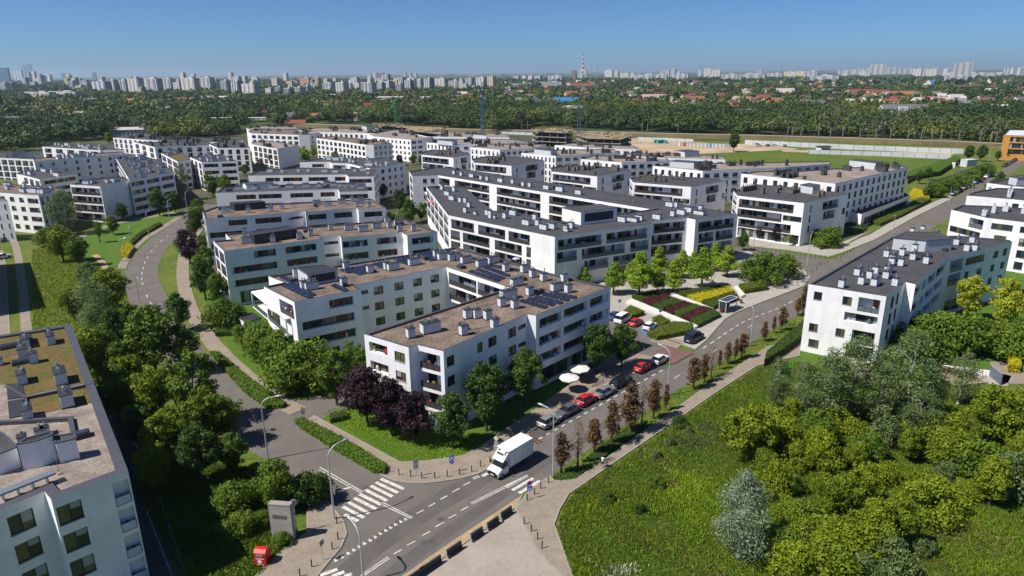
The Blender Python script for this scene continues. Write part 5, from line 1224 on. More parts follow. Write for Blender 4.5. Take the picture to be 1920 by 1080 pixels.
car('sedan','grey',(14,452),rdir((0,485),(30,478)),'grey car with its top in shade at the left edge')
rr_ = random.Random(3)
for i in range(17):
    car(['sedan','hatch','estate'][i % 3], rr_.choice(['white','black','grey','silver','maroon','white']), (1412+i*5.2+rr_.uniform(-2,2), 270+(i % 3)*2.2), rr_.choice((.2,1.7)), 'car on the sandy parking ground beyond the bright field', 'cars on the sandy parking ground')
# ---- refrigerated truck
p0, p1 = Vector(G(936,902)), Vector(G(1000,859)); TA = math.atan2((p1-p0).y, (p1-p0).x)
TA = SA*.65+TA*.35
u = Vector((math.cos(TA), math.sin(TA))); n_ = Vector((-u.y, u.x)); c0 = p0+n_*1.05+u*3.2
T = thing('box_truck', 'white refrigerated box truck driving past the zebra crossing', 'truck', (c0.x, c0.y, .06), TA)
TW = mat('truck_white', (.72,.73,.75), .35, .03, 1)
mb = MB(); mb.box(1.05, 0, .95, 4.7, 2.15, 2.35, TW, taper=0)
mb.box(1.05, 0, 3.302, 4.72, 2.17, .05, CARM['white'])
for s_ in (-1, 1):
    mb.box(1.05, s_*1.085, .93, 4.74, .03, .10, METAL); 
for x in (-1.3, 3.4): mb.box(x, 0, .95, .06, 2.2, 2.36, METAL)
for x in (.1, 1.2, 2.3): mb.box(x, 0, 1.0, .012, 2.166, 2.28, CARM['silver'])
for x in (-1.0,-.2,.6,1.4,2.2,3.0):
    for s_ in (-1,1): mb.box(x, s_*1.1, 3.24, .10, .02, .05, HEAD)
mb.box(-.75, -1.09, 1.1, .85, .03, 1.95, CARM['silver']); mb.box(-.75, -1.10, 1.15, .78, .03, 1.85, TW)
mb.box(1.05, 0, .6, 4.6, .9, .35, BLACK); box = mb.build('cargo_box', T)
mb = MB(); w = 1.0   # cab, nose at -x
st = [(-3.35,.35,.75,.80,.80),(-3.25,.3,.98,1.05,.84),(-2.55,.3,1.28,1.38,.80),(-1.95,.3,1.35,2.15,.78),(-1.45,.3,1.35,2.22,.80),(-1.32,.3,1.35,2.22,.82)]
rows = [[(x,-w*.95,zb),(x,-w,zb+.3),(x,-w*.98,zm),(x,-tw,zt),(x,tw,zt),(x,w*.98,zm),(x,w,zb+.3),(x,w*.95,zb)] for x, zb, zm, zt, tw in st]
gl = MB()
for i in range(5):
    for j in range(7):
        isg = (i == 2 and j in (3,)) or (i in (3,) and j in (2, 4)) or (i == 2 and j in (2, 4))
        (gl if isg else mb).face([rows[i][j], rows[i+1][j], rows[i+1][j+1], rows[i][j+1]], GLCAR if isg else TW)
mb.face(rows[0], TW); mb.box(-3.36, 0, .42, .10, 1.8, .42, BLACK); mb.box(-3.38, 0, .86, .08, 1.1, .10, BLACK); mb.box(-3.43, 0, .5, .03, .55, .12, CARM['white'])
mb.build('cab', T); gl.build('cab_windows', T)
mb = MB(); P_ = [(-2.35,2.15),(-1.7,2.75),(-1.36,3.05),(-1.36,2.2)]
for s_ in (-1, 1): mb.face([(x, s_*.92, z_) for x, z_ in P_], TW)
for i in range(3): mb.face([(P_[i][0],-.92,P_[i][1]), (P_[i+1][0],-.92,P_[i+1][1]), (P_[i+1][0],.92,P_[i+1][1]), (P_[i][0],.92,P_[i][1])], TW)
mb.build('wind_deflector', T)
mb = MB(); mb.box(-1.55, 0, 2.7, .55, 1.5, .55, TW, taper=.06); mb.box(-1.86, 0, 2.82, .04, 1.1, .24, BLACK); mb.tube((-1.6,.35,3.25), (-1.6,.35,3.29), .17, .17, BLACK, 12); mb.build('cooling_unit', T)
wm = MB(); wm.tube((0,-.13,0), (0,.13,0), .36, .36, BLACK, 18); wm.tube((0,-.14,0), (0,.14,0), .2, .2, RIM, 10); wm = wm.mesh('wheel')
for x, s_ in ((-2.6,1),(-2.6,-1),(1.9,1),(1.9,-1)): put('wheel', wm, T, (x, s_*.9, .36))
for s_ in (-1, 1):
    m2 = MB(); m2.box(0,0,0,.22,.3,.2,HEAD,taper=.03); put('headlight', m2.mesh('headlight'), T, (-3.2, s_*.76, .82))
    m2 = MB(); m2.box(0,0,0,.1,.18,.38,BLACK); m2.tube((.0,-.0,.1),(.1,-s_*.25,.1),.02,.02,BLACK); put('wing_mirror', m2.mesh('wing_mirror'), T, (-2.35, s_*1.22, 1.45))
    m2 = MB(); m2.box(0,0,0,.05,.14,.4,TAIL); put('tail_light', m2.mesh('tail_light'), T, (3.44, s_*.9, .75))
# ================================================================ street lamps
def lamp(bx, by, ty, hx, hy, label, group='curved grey street lamps'):
    p = G(bx, by); h = min(11.5, max(6.5, height_at(p, bx+(0 if abs(hx-bx) < 8 else 0), ty))); zh = height_at(p, hx, hy) if 0 else h+.15
    q = G(hx, hy, zh); d = Vector((q[0]-p[0], q[1]-p[1])); ln = max(.8, min(2.4, d.length)); d = d.normalized()
    t = thing('street_lamp', label, 'street lamp', (*p, .04), math.atan2(d.y, d.x), group)
    mb = MB(); mb.tube((0,0,0), (0,0,.9), .11, .11, STEEL, 10); mb.tube((0,0,.9), (0,0,h-1.3), .11, .08, STEEL, 10); mb.build('pole', t)
    mb = MB(); pts = [(ln*(1-math.cos(a))*.62, 0, h-1.3+1.3*math.sin(a)) for a in [math.pi/2*i/7 for i in range(8)]]+[(ln*.85, 0, h+.04)]
    mb.path(pts, [.07]*len(pts), STEEL, 8); mb.build('arm', t)
    mb = MB(); mb.tube((ln*.78,0,h+.04), (ln*.98,0,h+.05), .07, .15, STEEL, 10); mb.tube((ln*.98,0,h+.05), (ln+.35,0,h+.04), .15, .09, STEEL, 10); mb.box(ln*.9+.25, 0, h-.09, .45, .2, .06, GLM); mb.build('lamp_head', t)
for a in [(503,862,745,526,741,'street lamp at the near end of the planted verge on the curving road'),(627,975,838,653,821,'tall street lamp beside the zebra crossing at the junction'),(682,1092,1002,650,965,'street lamp at the bottom edge of the photo, its head over the junction'),
 (1037,893,768,1013,757,'street lamp at the truck end of the brown tree verge'),(1252,742,655,1233,644,'street lamp beside the verge opposite the white hatchback'),(1407,642,572,1392,564,'street lamp opposite the bus shelter'),
 (1513,499,438,1527,432,'street lamp with a street-name plate at the upper junction'),(1413,465,418,1424,414,'street lamp left of the junction villa'),(1673,440,423,1665,419,'street lamp on the avenue behind the right-hand block'),
 (1779,382,366,1772,362,'street lamp by the first of the far parked cars'),(1822,357,345,1815,341,'street lamp by the middle of the far parked cars'),(1853,305,284,1858,280,'street lamp beyond the side car park'),
 (353,406,359,358,355,'street lamp farthest up the left side of the curving road'),(320,422,376,326,371,'street lamp second from the top of the curving road'),(280,444,397,286,392,'street lamp third from the top of the curving road'),
 (248,468,422,255,417,'street lamp by the yellow flower mound'),(228,490,450,235,446,'street lamp left of the yellow flower mound'),(232,541,492,240,487,'street lamp in front of the yellow-green shrubby tree'),(262,569,534,273,530,'street lamp above the big round green tree'),(392,375,345,396,341,'street lamp behind the fourth slab')]:
    lamp(*a)
# ================================================================ bollards, barriers, signs
kk = crop(600,860,4.174)
BO = kk((537,115),(619,137),(711,148),(798,162),(899,160),(997,150),(1093,132),(1187,110),(1256,68),(1330,35),(1786,196),(1727,242),(1678,288),(1622,335),(1598,520),(1655,578),(1703,640),(1738,710),(133,515),(143,640),(98,718))+[(585,1065),(563,1083),(1495,536),(1505,527),(1513,519),(1522,512),(1530,506),(1537,499)]+[(1413+i*8.2,470+i*1.5) for i in range(9)]+[(1490+i*9.5,482.5+i*.5) for i in range(9)]+[(1576+i*6,486-i*4) for i in range(5)]
bm = MB(); bm.lathe([(.085,0),(.07,.05),(.07,.85),(.085,.87),(.085,.93),(.0,1.0)], DARKM, 8); bm = bm.mesh('bollard')
for i, (x, y) in enumerate(BO):
    o = put('bollard', bm, None, (*G(x, y), .14)); 
    lb = 'dark bollard in the line along the junction pavement, between the planted verge and the truck' if i < 10 else ('dark bollard beside the zebra crossing sign, right of the truck' if i < 14 else ('dark bollard on the curved edge of the pale yard' if i < 18 else ('dark bollard by the concrete marker side of the junction' if i < 23 else 'dark bollard at the upper junction before the plaza')))
    setp(o, lb, 'bollard', ['bollards of the truck-side pavement','bollards of the zebra sign','bollards of the yard edge','bollards of the marker side','bollards of the upper junction'][0 if i < 10 else 1 if i < 14 else 2 if i < 18 else 3 if i < 23 else 4])
BAR = mat('barrier_dark', (.045,.045,.048), .85, .2, 2)
for i, (x, y, ln) in enumerate([(1455,455,1.9),(1350,535,1.9),(1225,620,1.9),(1048,740,2.2),(865,868,2.9),(740,955,2.6)]):
    p = G(*kk((x, y))[0]); a = rdir((800,1065),(975,945)); mb = MB()
    pr = [(-.3,0),(.3,0),(.3,.15),(.12,.35),(.1,.9),(-.1,.9),(-.12,.35),(-.3,.15)]
    for j in range(8):
        (y0,z0),(y1,z1) = pr[j], pr[(j+1) % 8]; mb.face([(-ln/2,y0,z0),(ln/2,y0,z0),(ln/2,y1,z1),(-ln/2,y1,z1)], BAR)
    for s_ in (-1, 1): mb.face([(s_*ln/2,y0,z0) for y0,z0 in pr], KERB)
    o = put('concrete_barrier', mb.mesh('concrete_barrier'), None, (*p, .13), a)
    setp(o, '%s dark concrete barrier along the yard, counting from the zebra crossing' % ordn(i), 'barrier', 'concrete barriers along the yard')
SB = mat('sign_blue', (.02,.10,.42), .4); SWH = mat('sign_white', (.7,.7,.7), .4); SBK = mat('sign_back', (.30,.31,.32), .5, metal=.3); SYE = mat('sign_yellow', (.65,.42,.02), .4); SR = mat('sign_red', (.5,.02,.02), .4); SPU = mat('sign_blue_violet', (.10,.06,.45), .4)
def sign(x, y, plates, label, rz, h=2.6):
    p = G(x, y); t = thing('traffic_sign', label, 'road sign', (*p, .14), rz)
    mb = MB(); mb.tube((0,0,0),(0,0,h),.035,.035,STEEL,8); mb.build('post', t); z_ = h
    for shp in plates:
        mb = MB(); y0 = -.06
        if shp in ('sq','back','P','peds'):
            z_ -= .7; m = SBK if shp == 'back' else SB; mb.box(0, y0, z_, .65, .02, .65, m)
            if shp == 'peds':
                mb.face([(-.27,y0-.015,z_+.08),(.27,y0-.015,z_+.08),(0,y0-.015,z_+.58)], SWH)
                mb.box(0, y0-.022, z_+.2, .06, .006, .25, BLACK); mb.face([(0,y0-.024,z_+.25),(.12,y0-.024,z_+.12),(.08,y0-.024,z_+.1)], BLACK); mb.face([(0,y0-.024,z_+.25),(-.12,y0-.024,z_+.12),(-.08,y0-.024,z_+.1)], BLACK)
            if shp == 'P':
                mb.box(-.1, y0-.016, z_+.1, .08, .006, .45, SWH); mb.box(.03, y0-.016, z_+.47, .26, .006, .08, SWH); mb.box(.03, y0-.016, z_+.27, .26, .006, .08, SWH); mb.box(.15, y0-.016, z_+.3, .08, .006, .22, SWH)
        elif shp == 'round':
            z_ -= .68; mb.tube((0,y0-.0,z_+.33),(0,y0-.02,z_+.33),.33,.33,SR,20); mb.tube((0,y0-.021,z_+.33),(0,y0-.025,z_+.33),.26,.26,SPU,20)
            mb.face([(-.22,y0-.03,z_+.52),(-.16,y0-.03,z_+.57),(.22,y0-.03,z_+.14),(.16,y0-.03,z_+.09)], SR)
        elif shp == 'tri':
            z_ -= .7; mb.face([(-.4,y0,z_),(.4,y0,z_),(0,y0,z_+.7)], SR); mb.face([(-.27,y0-.01,z_+.07),(.27,y0-.01,z_+.07),(0,y0-.01,z_+.55)], SYE); mb.box(0,y0-.016,z_+.2,.06,.005,.22,BLACK)
            mb.face([(-.4,y0+.01,z_),(.4,y0+.01,z_),(0,y0+.01,z_+.7)], SBK)
        elif shp == 'blue':
            z_ -= .62; mb.tube((0,y0,z_+.3),(0,y0-.02,z_+.3),.3,.3,SB,20); mb.box(0,y0-.026,z_+.15,.07,.006,.3,SWH)
        elif shp == 'diamond':
            z_ -= .8; mb.face([(0,y0,z_),(.4,y0,z_+.4),(0,y0,z_+.8),(-.4,y0,z_+.4)], SWH); mb.face([(0,y0-.01,z_+.12),(.28,y0-.01,z_+.4),(0,y0-.01,z_+.68),(-.28,y0-.01,z_+.4)], SYE)
        mb.build('sign_plate', t)
sign(993,937,['round','peds'],'round no-stopping sign above a blue pedestrian crossing sign, right of the truck', 0.2)
sign(781,895,['back','back'],'sign post with grey plate backs on the junction pavement', .2)
sign(848,887,['peds','blue'],'blue sign post left of the truck on the junction pavement', .1)
sign(931,850,['diamond','back'],'white diamond priority sign behind the truck', -.5)
sign(570,792,['tri','blue'],'yellow triangular warning sign above a round blue one at the verge tip', .1)
sign(606,1052,['back'],'thin sign post seen edge-on near the red clothing bank', 1.1)
sign(626,945,['tri','back'],'dark-backed triangular sign by the junction lamp post', 2.6)
sign(1237,602,['P'],'blue parking sign at the back of the car park', .2)
sign(1161,583,['P'],'blue parking sign close to the balcony corner', .2)
sign(1505,536,['sq'],'small pale sign post beside the upper pavement', .5)
# ================================================================ concrete marker, clothing bank, pillar
CST = mat('striped_concrete', (.34,.31,.28), .85, .1, 1)
a, b_ = Vector(G(511,1013)), Vector(G(551,1016)); hh = height_at(a, 506, 947); d = (b_-a); an = math.atan2(d.y, d.x)
t = thing('concrete_marker', 'tall striped concrete marker slab standing in bushes by the junction', 'monument', (*((a+b_)/2), .1), an)
mb = MB(); nsl = 9
for i in range(nsl): mb.box(0, .35, hh*i/nsl, d.length, .7-.02*(i % 2), hh/nsl-.03, CST); 
mb.box(0, .35, .0, d.length-.08, .62, hh-.1, BAR); mb.build('slab', t)
mb = MB(); 
for i in range(9): mb.box(-d.length*.32+i*d.length*.075, -.012, hh*.62, .06, .03, .5, BAR)
mb.build('engraving', t)
mb = MB(); mb.box(0, .35, hh-.03, d.length+.06, .76, .12, KERB); mb.build('cap', t)
p = G(557,1000); t = thing('convex_mirror', 'round pale disc on a pole beside the concrete marker', 'mirror', (*p, .1), .4)
mb = MB(); mb.tube((0,0,0),(0,0,4.2),.05,.05,STEEL); mb.build('post', t); mb = MB(); mb.tube((0,-.06,4.0),(0,-.12,4.0),.42,.40,GLW,20); mb.tube((0,-.03,4.0),(0,-.06,4.0),.46,.46,SBK,20); mb.build('disc', t)
p = G(494,1055); t = thing('clothing_bank', 'bright red clothing collection container with white round emblems', 'container', (*p, .05), -.12)
RB_ = mat('bank_red', (.55,.018,.012), .35); mb = MB()
pr = [(-.6,0),(.6,0),(.6,1.45),(.25,1.85),(-.25,1.9),(-.6,1.6)]
for j in range(6):
    (y0,z0),(y1,z1) = pr[j], pr[(j+1) % 6]; mb.face([(-.65,y0,z0),(.65,y0,z0),(.65,y1,z1),(-.65,y1,z1)], RB_)
for s_ in (-1, 1): mb.face([(s_*.65,y0,z0) for y0,z0 in pr], RB_)
mb.build('body', t)
mb = MB(); mb.box(0,-.62,1.15,.75,.06,.28,METAL); mb.build('flap', t)
mb = MB(); mb.tube((-.05,-.605,.55),(-.05,-.62,.55),.24,.24,SWH,18); mb.box(0,-.61,.88,.95,.02,.06,SWH); mb.box(0,-.61,.15,.8,.02,.06,SWH)
mb.tube((-.655,0,1.2),(-.665,0,1.2),.26,.26,SWH,18)
for z_ in (.25,.42,.6,.75): mb.box(-.66,0,z_,.02,.7,.08,SWH)
mb.build('markings', t)
p = G(1463,530); hh = height_at(p, 1463, 503)
mb = MB(); 
for i in range(8): mb.box(0,0,hh*i/8,1.1,.7,hh/8-.02,CST)
mb.box(0,0,0,1.06,.66,hh-.05,BAR)
setp(put('stone_pillar', mb.mesh('stone_pillar'), None, (*p,.13), .4), 'upright pale stone pillar beside the shrubs at the upper junction', 'pillar')
# ================================================================ bus shelter, bins, cafe parasols, benches
k = crop(1340,500,9.0)
a, b_ = Vector(G(*k((200,600))[0], 2.65)), Vector(G(*k((375,520))[0], 2.65)); an = math.atan2((b_-a).y, (b_-a).x); Ls = (b_-a).length; print('shelter', Ls, (Vector(G(*k((95,570))[0], 2.65))-a).length)
t = thing('bus_shelter', 'glass bus shelter with dark roof panels beside the striped hedges', 'bus shelter', (a.x, a.y, .14), an)
mb = MB()
for x in (0, Ls):
    for y in (0, 1.6): mb.box(x, y, 0, .12, .12, 2.5, GREYW)
mb.build('frame', t)
mb = MB(); mb.box(Ls/2, .8, 2.5, Ls+.5, 2.1, .10, GREYW)
for i in range(4): mb.box(Ls*(i+.5)/4, .8, 2.605, Ls/4-.15, 1.8, .02, SOLAR)
mb.build('roof', t)
mb = MB(); mb.box(Ls/2, 1.6, .3, Ls-.2, .03, 2.0, GLM); mb.box(0, .8, .3, .03, 1.4, 2.0, GLM); mb.build('glass_wall', t)
mb = MB(); mb.box(Ls/2, 1.25, .42, Ls*.7, .4, .06, WOOD); mb.box(Ls*.3,1.25,.0,.08,.3,.42,BAR); mb.box(Ls*.7,1.25,.0,.08,.3,.42,BAR); mb.build('bench', t)
for (x, y), lb in zip(k((112,785),(445,625)), ('dark red litter bin left of the bus shelter', 'dark red litter bin right of the bus shelter')):
    mb = MB(); mb.lathe([(.0,.0),(.28,0),(.32,.75),(.26,.8),(.26,.72),(0,.7)], mat('bin_red', (.16,.02,.02), .6), 10)
    setp(put('litter_bin', mb.mesh('litter_bin'), None, (*G(x, y), .14)), lb, 'bin')
PAR = mat('parasol_canvas', (.72,.69,.62), .8, .04, 2)
def parasol(x, y, h, R, label, m=PAR, n=8, z0=.14, stem=None, nm='parasol'):
    p = G(x, y, z0) ; t = thing(nm, label, 'parasol', (*p, z0))
    mb = MB(); mb.tube((0,0,0),(0,0,h),.05,.04,STEEL); mb.lathe([(.35,0),(.35,.1),(0,.12)], KERB, 10); mb.build('pole', t)
    mb = MB()
    for i in range(n):
        a, b2 = 2*math.pi*i/n, 2*math.pi*(i+1)/n; A = (R*math.cos(a), R*math.sin(a), h-R*.28); B = (R*math.cos(b2), R*math.sin(b2), h-R*.28)
        mb.face([(0,0,h+.1), A, B], m); mb.face([A, B, (B[0],B[1],B[2]-.22), (A[0],A[1],A[2]-.22)], m)
        mb.tube((0,0,h+.1), A, .02, .02, SBK, 4)
    mb.build('canopy', t); return t
parasol(1067,733,2.9,1.65,'cream octagonal cafe parasol, front one of the pair')
parasol(1086,715,2.9,1.75,'pale cafe parasol in the shade behind the cream one')
parasol(1165,538,2.7,1.8,'white parasol near the plaza steps', z0=.14) if 0 else None
parasol(811,389,2.1,1.1,'coral red parasol on a balcony of the courtyard block', mat('coral', (.6,.12,.08), .8), z0=9.3)
parasol(968,497,1.9,.9,'white and violet parasol on a lower balcony of the courtyard block', mat('violet_canvas', (.5,.4,.6), .8), z0=6.4)
mb = MB(); p = G(1121,722); mb_f = MB()
for i in range(9): mb_f.box(-1.6+i*.4, 0, 0, .05, .05, 1.3, BAR)
mb_f.box(0,0,1.25,3.4,.05,.06,BAR); mb_f.box(0,0,.2,3.4,.05,.06,BAR)
setp(put('fence_panel', mb_f.mesh('fence_panel'), None, (*p,.14), SA), 'dark slatted screen of the cafe terrace', 'fence')
kq = crop(900,680,4.5)
t = thing('low_barrier', 'wooden kerb rail at the end of the parking lane by the truck', 'rail', (*G(*kq((470,650))[0]), .1), SA+1.4)
mb = MB(); mb.box(0,0,.1,2.4,.12,.12,WOODF); mb.box(0,.6,.1,2.4,.12,.12,WOODF); mb.build('rail', t)
for i, (x, y) in enumerate([(1285,545),(1255,548),(1330,528),(1310,556),(1205,566)]):
    mb = MB(); mb.box(0,0,.35,2.2,.5,.08,WOODF); mb.box(-.8,0,0,.1,.45,.35,BAR); mb.box(.8,0,0,.1,.45,.35,BAR)
    setp(put('bench', mb.mesh('bench'), None, (*G(x, y),.14), .6+i), 'dark plaza bench under the light green trees, %s from the left' % ordn(sorted([1285,1255,1330,1310,1205]).index(x)), 'bench', 'benches on the plaza')
WALLW = mat('pale_wall_concrete', (.58,.56,.52), .85, .06, .6)
# tilted white ramps between the hedge stripes
def ramp(px, h, label):
    P = [G(x, y) for x, y in px]
    if area(P) < 0: P = P[::-1]
    n = len(P); cx, cy = sum(p[0] for p in P)/n, sum(p[1] for p in P)/n
    mb = MB(); mb.prism([(x-cx, y-cy) for x, y in P], 0, h, WALLW)
    setp(put('garden_wall', mb.mesh('garden_wall'), None, (cx, cy, .14)), label, 'wall')
k = crop(1120,500,4.5)
ramp(k((240,320),(285,290),(850,520),(820,535)), .5, 'long pale wedge wall left of the striped hedge beds')
ramp(k((625,262),(655,250),(975,372),(960,385)), .5, 'long pale wedge wall between hedge stripes and yellow flowers')
ramp(k((1150,190),(1180,180),(1245,255),(1215,270)), .5, 'short pale wedge wall right of the yellow flowers')
# green playhouse and litter
p = G(1472,706); t = thing('playhouse', 'bright green plastic playhouse in the grass near the path', 'playhouse', (*p,.05), .3)
GP_ = mat('plastic_green', (.05,.42,.03), .4); mb = MB()
for x in (-.6,.6):
    for y in (-.5,.5): mb.box(x,y,0,.12,.12,1.9,GP_)
mb.box(0,.5,.2,1.1,.06,.6,DARKM); mb.box(0,0,.0,1.3,1.1,.1,GP_); mb.build('frame', t)
mb = MB(); mb.box(0,0,1.9,1.6,1.3,.35,GP_,taper=.3); mb.build('roof', t)
k = crop(1700,640,8.727)
t = thing('sandpit', 'pale timber sandpit and terrace furniture in the gated garden', 'sandpit', (*G(*k((900,640))[0]),.08), .2)
mb = MB(); 
for x, y, sx, sy in ((0,2,6,.2),(0,-2,6,.2),(3,0,.2,4),(-3,0,.2,4)): mb.box(x,y,0,sx,sy,.3,PAVEL)
mb.build('edging', t); mb = MB(); mb.box(0,0,0,5.8,3.8,.15,DIRT); mb.build('sand', t)
mb = MB(); mb.box(0,0,.0,7.5,.25,.9,WHITE); setp(put('garden_wall', mb.mesh('garden_wall'), None, (*G(*k((980,520))[0]),.05), -.35), 'low white garden wall behind the sandpit', 'wall')
mb = MB(); mb.box(0,0,0,4.0,.12,1.8,mat('fence_blue_grey',(.10,.13,.17),.5)); setp(put('gate_panel', mb.mesh('gate_panel'), None, (*G(*k((1435,640))[0]),.05), 1.4), 'tall blue-grey fence panel at the garden terrace', 'fence')
hedge(k((1640,310),(1640,520),(1850,530),(1840,320)), 1.6, 'flower', 'bright yellow flowering bush at the right edge', name='flowering_bush', cat='bush')
hedge(k((500,420),(520,500),(720,570),(800,520),(760,480)), .8, 'burg', 'dark red low hedge beside the sandpit lawn')
# shed and small things
p = G(470,618); mb = MB(); mb.box(0,0,0,4.5,3.2,2.6,WHITE); mb.box(0,0,2.6,4.7,3.4,.15,DARKM); mb.box(-1.2,-1.62,.1,1.4,.05,2.1,DARKM)
setp(put('shed', mb.mesh('shed'), None, (*p,.03), rad(-48)), 'small white flat-roofed shed at the west end of the U-shaped block', 'shed')
# ================================================================ cyclist
SKIN = mat('skin', (.42,.24,.16), .6); SHIRT = mat('shirt_white', (.72,.74,.80), .8); SHORT = mat('shorts_dark', (.04,.05,.09), .8); HAIR = mat('hair_brown', (.06,.04,.025), .8)
def skin_body(parent, joints, edges, m, name='body'):
    me = bpy.data.meshes.new(name); me.from_pydata([j[:3] for j in joints], edges, []); me.materials.append(m)
    o = put(name, me, parent); md = o.modifiers.new('skin', 'SKIN'); sv = me.skin_vertices[0].data if me.skin_vertices else None
    if sv is None:
        bm2 = bmesh.new(); bm2.from_mesh(me); lay = bm2.verts.layers.skin.verify(); bm2.to_mesh(me); bm2.free(); sv = me.skin_vertices[0].data
    for i, j in enumerate(joints): sv[i].radius = (j[3], j[3]*(j[4] if len(j) > 4 else 1)); sv[i].use_root = (i == 0)
    s2 = o.modifiers.new('sub', 'SUBSURF'); s2.levels = 1; s2.render_levels = 1; return o
import bmesh
p = G(1130,878); t = thing('person', 'person in a white shirt and dark shorts walking a bicycle on the path', 'person', (*p,.14), SA+.3)
J = [(0,0,.95,.14,.8),(0,0,1.2,.13,.8),(0,0,1.42,.16,.7),(0,0,1.52,.055),(0.01,0,1.64,.095,1.1),(0.02,0,1.73,.08),
     (0,.19,1.42,.055),(.10,.24,1.15,.042),(.32,.20,1.02,.035),(.38,.19,1.0,.03),(0,-.19,1.42,.055),(.08,-.25,1.15,.042),(.30,-.30,1.03,.035),(.36,-.30,1.0,.03),
     (.02,.10,.86,.09),(.16,.11,.48,.06),(.05,.11,.09,.04),(.2,.11,.05,.035),(-.02,-.10,.86,.09),(-.03,-.11,.48,.06),(-.22,-.11,.12,.04),(-.08,-.11,.05,.035)]
E2 = [(0,1),(1,2),(2,3),(3,4),(4,5),(2,6),(6,7),(7,8),(8,9),(2,10),(10,11),(11,12),(12,13),(0,14),(14,15),(15,16),(16,17),(0,18),(18,19),(19,20),(20,21)]
skin_body(t, J, E2, SKIN)
mb = MB()
mb.lathe([(.17,.92),(.17,1.1),(.19,1.3),(.20,1.42),(.10,1.50)], SHIRT, 12)
for s_ in (-1, 1): mb.tube((0,s_*.17,1.44),(.07,s_*.23,1.22),.075,.065,SHIRT,8)
mb.build('shirt', t)
mb = MB(); mb.lathe([(.165,.80),(.18,.95),(.165,1.0)], SHORT, 12)
for s_, x in ((1,.12),(-1,-.03)): mb.tube((0,s_*.10,.9),(x,s_*.11,.55),.105,.085,SHORT,10)
mb.build('shorts', t)
mb = MB(); mb.lathe([(.105,1.62),(.115,1.70),(.09,1.78),(0,1.81)], HAIR, 10); mb.build('hair', t)
t2 = thing('bicycle', 'bicycle pushed along the path by the person in a white shirt', 'bicycle', (*(Vector(p)+Vector((math.cos(SA+1.9),math.sin(SA+1.9)))*-.45),.14), SA+.3)
mb = MB(); BK = mat('bike_frame', (.08,.05,.06), .4)
for q, r in (((0,.9),(.15,.5)),): pass
fr = [(-.1,.75),(.45,.75),(.12,.3),(-.1,.75),(-.45,.34),(.12,.3)]
for i in range(5): mb.tube((fr[i][0],0,fr[i][1]),(fr[i+1][0],0,fr[i+1][1]),.02,.02,BK,6)
mb.tube((.45,0,.75),(.6,0,.34),.02,.02,BK,6); mb.tube((.42,0,.75),(.4,0,1.0),.018,.018,BK,6); mb.build('frame', t2)
mb = MB(); mb.tube((.4,-.28,1.0),(.4,.28,1.0),.018,.018,BLACK,6); mb.build('handlebar', t2)
mb = MB(); mb.box(-.14,0,.86,.26,.14,.06,BLACK); mb.tube((-.1,0,.72),(-.12,0,.88),.015,.015,BK,6); mb.build('saddle', t2)
for x in (-.45,.6):
    mb = MB()
    for i in range(18):
        a, b2 = 2*math.pi*i/18, 2*math.pi*(i+1)/18; mb.tube((.33*math.cos(a),0,.33*math.sin(a)),(.33*math.cos(b2),0,.33*math.sin(b2)),.02,.02,BLACK,5,cap=False)
    for i in range(6): a = math.pi*i/6; mb.tube((.32*math.cos(a),0,.32*math.sin(a)),(-.32*math.cos(a),0,-.32*math.sin(a)),.004,.004,METAL,3)
    put('wheel', mb.mesh('wheel'), t2, (x,0,.34))
# ================================================================ construction, railway, fences
CF = mat('raw_concrete', (.30,.27,.24), .9, .2, .5); FORM = mat('formwork_yellow', (.27,.20,.11), .8, .25, .6); STL = mat('scaffold', (.10,.09,.09), .7)
def frame_building(px, H, n, label, z_form=True):
    P = [G(x, y, H) for x, y in px]
    if area(P) < 0: P = P[::-1]
    cx, cy = sum(p[0] for p in P)/len(P), sum(p[1] for p in P)/len(P); t = thing('unfinished_building', label, 'construction site', (cx, cy, 0))
    Q = [(x-cx, y-cy) for x, y in P]; I = inset(Q, 1.2); mb = MB()
    for i in range(n+1):
        z = H*i/n; mb.prism(Q, max(0, z-.3), z+.001*i, CF, FORM if i == n else CF)
    mb.build('floor_slab', t)
    mb = MB()
    for i in range(len(I)):
        a, b_ = Vector(I[i]), Vector(I[(i+1) % len(I)]); k = max(1, int((b_-a).length/5))
        for j in range(k): q = a+(b_-a)*j/k; mb.box(q.x, q.y, 0, .5, .5, H-.05, CF)
    J = inset(Q, 5); mb.prism(J, 0, H-.4, STL); mb.build('column', t)
    mb = MB(); r = random.Random(int(cx))
    for i in range(70):
        x, y = r.uniform(min(q[0] for q in Q), max(q[0] for q in Q)), r.uniform(min(q[1] for q in Q), max(q[1] for q in Q))
        if inside((x, y), Q): mb.box(x, y, H+.01, r.uniform(1,5), r.uniform(.3,1.5), r.uniform(.1,.6), r.choice([FORM, FORM, CF, SAND, STL]), r.uniform(0,3))
    mb.build('formwork', t)
    mb = MB()
    for i in range(len(Q)):
        a, b_ = Vector(Q[i]), Vector(Q[(i+1) % len(Q)]); d = b_-a
        mb.box(*((a+b_)/2), H+1.0, d.length, .12, .15, FORM, math.atan2(d.y, d.x))
    mb.build('guard_rail', t)
frame_building([(683,246),(700,249),(805,249),(842,243),(838,239),(760,236),(720,236)], 11, 4, 'unfinished concrete building with timber-littered top beside the green crane')
frame_building([(700,232.5),(706,236),(756,236.5),(755,232)], 14, 5, 'upper unfinished concrete storey block left of the green crane')
frame_building([(996,243),(1000,246.5),(1062,249),(1076,243),(1040,239.5)], 10, 3, 'unfinished building topped with yellow timber formwork')
frame_building([(1080,252),(1100,259),(1165,261),(1186,254),(1170,249),(1105,248)], 11, 4, 'dark unfinished concrete building right of the grey crane')
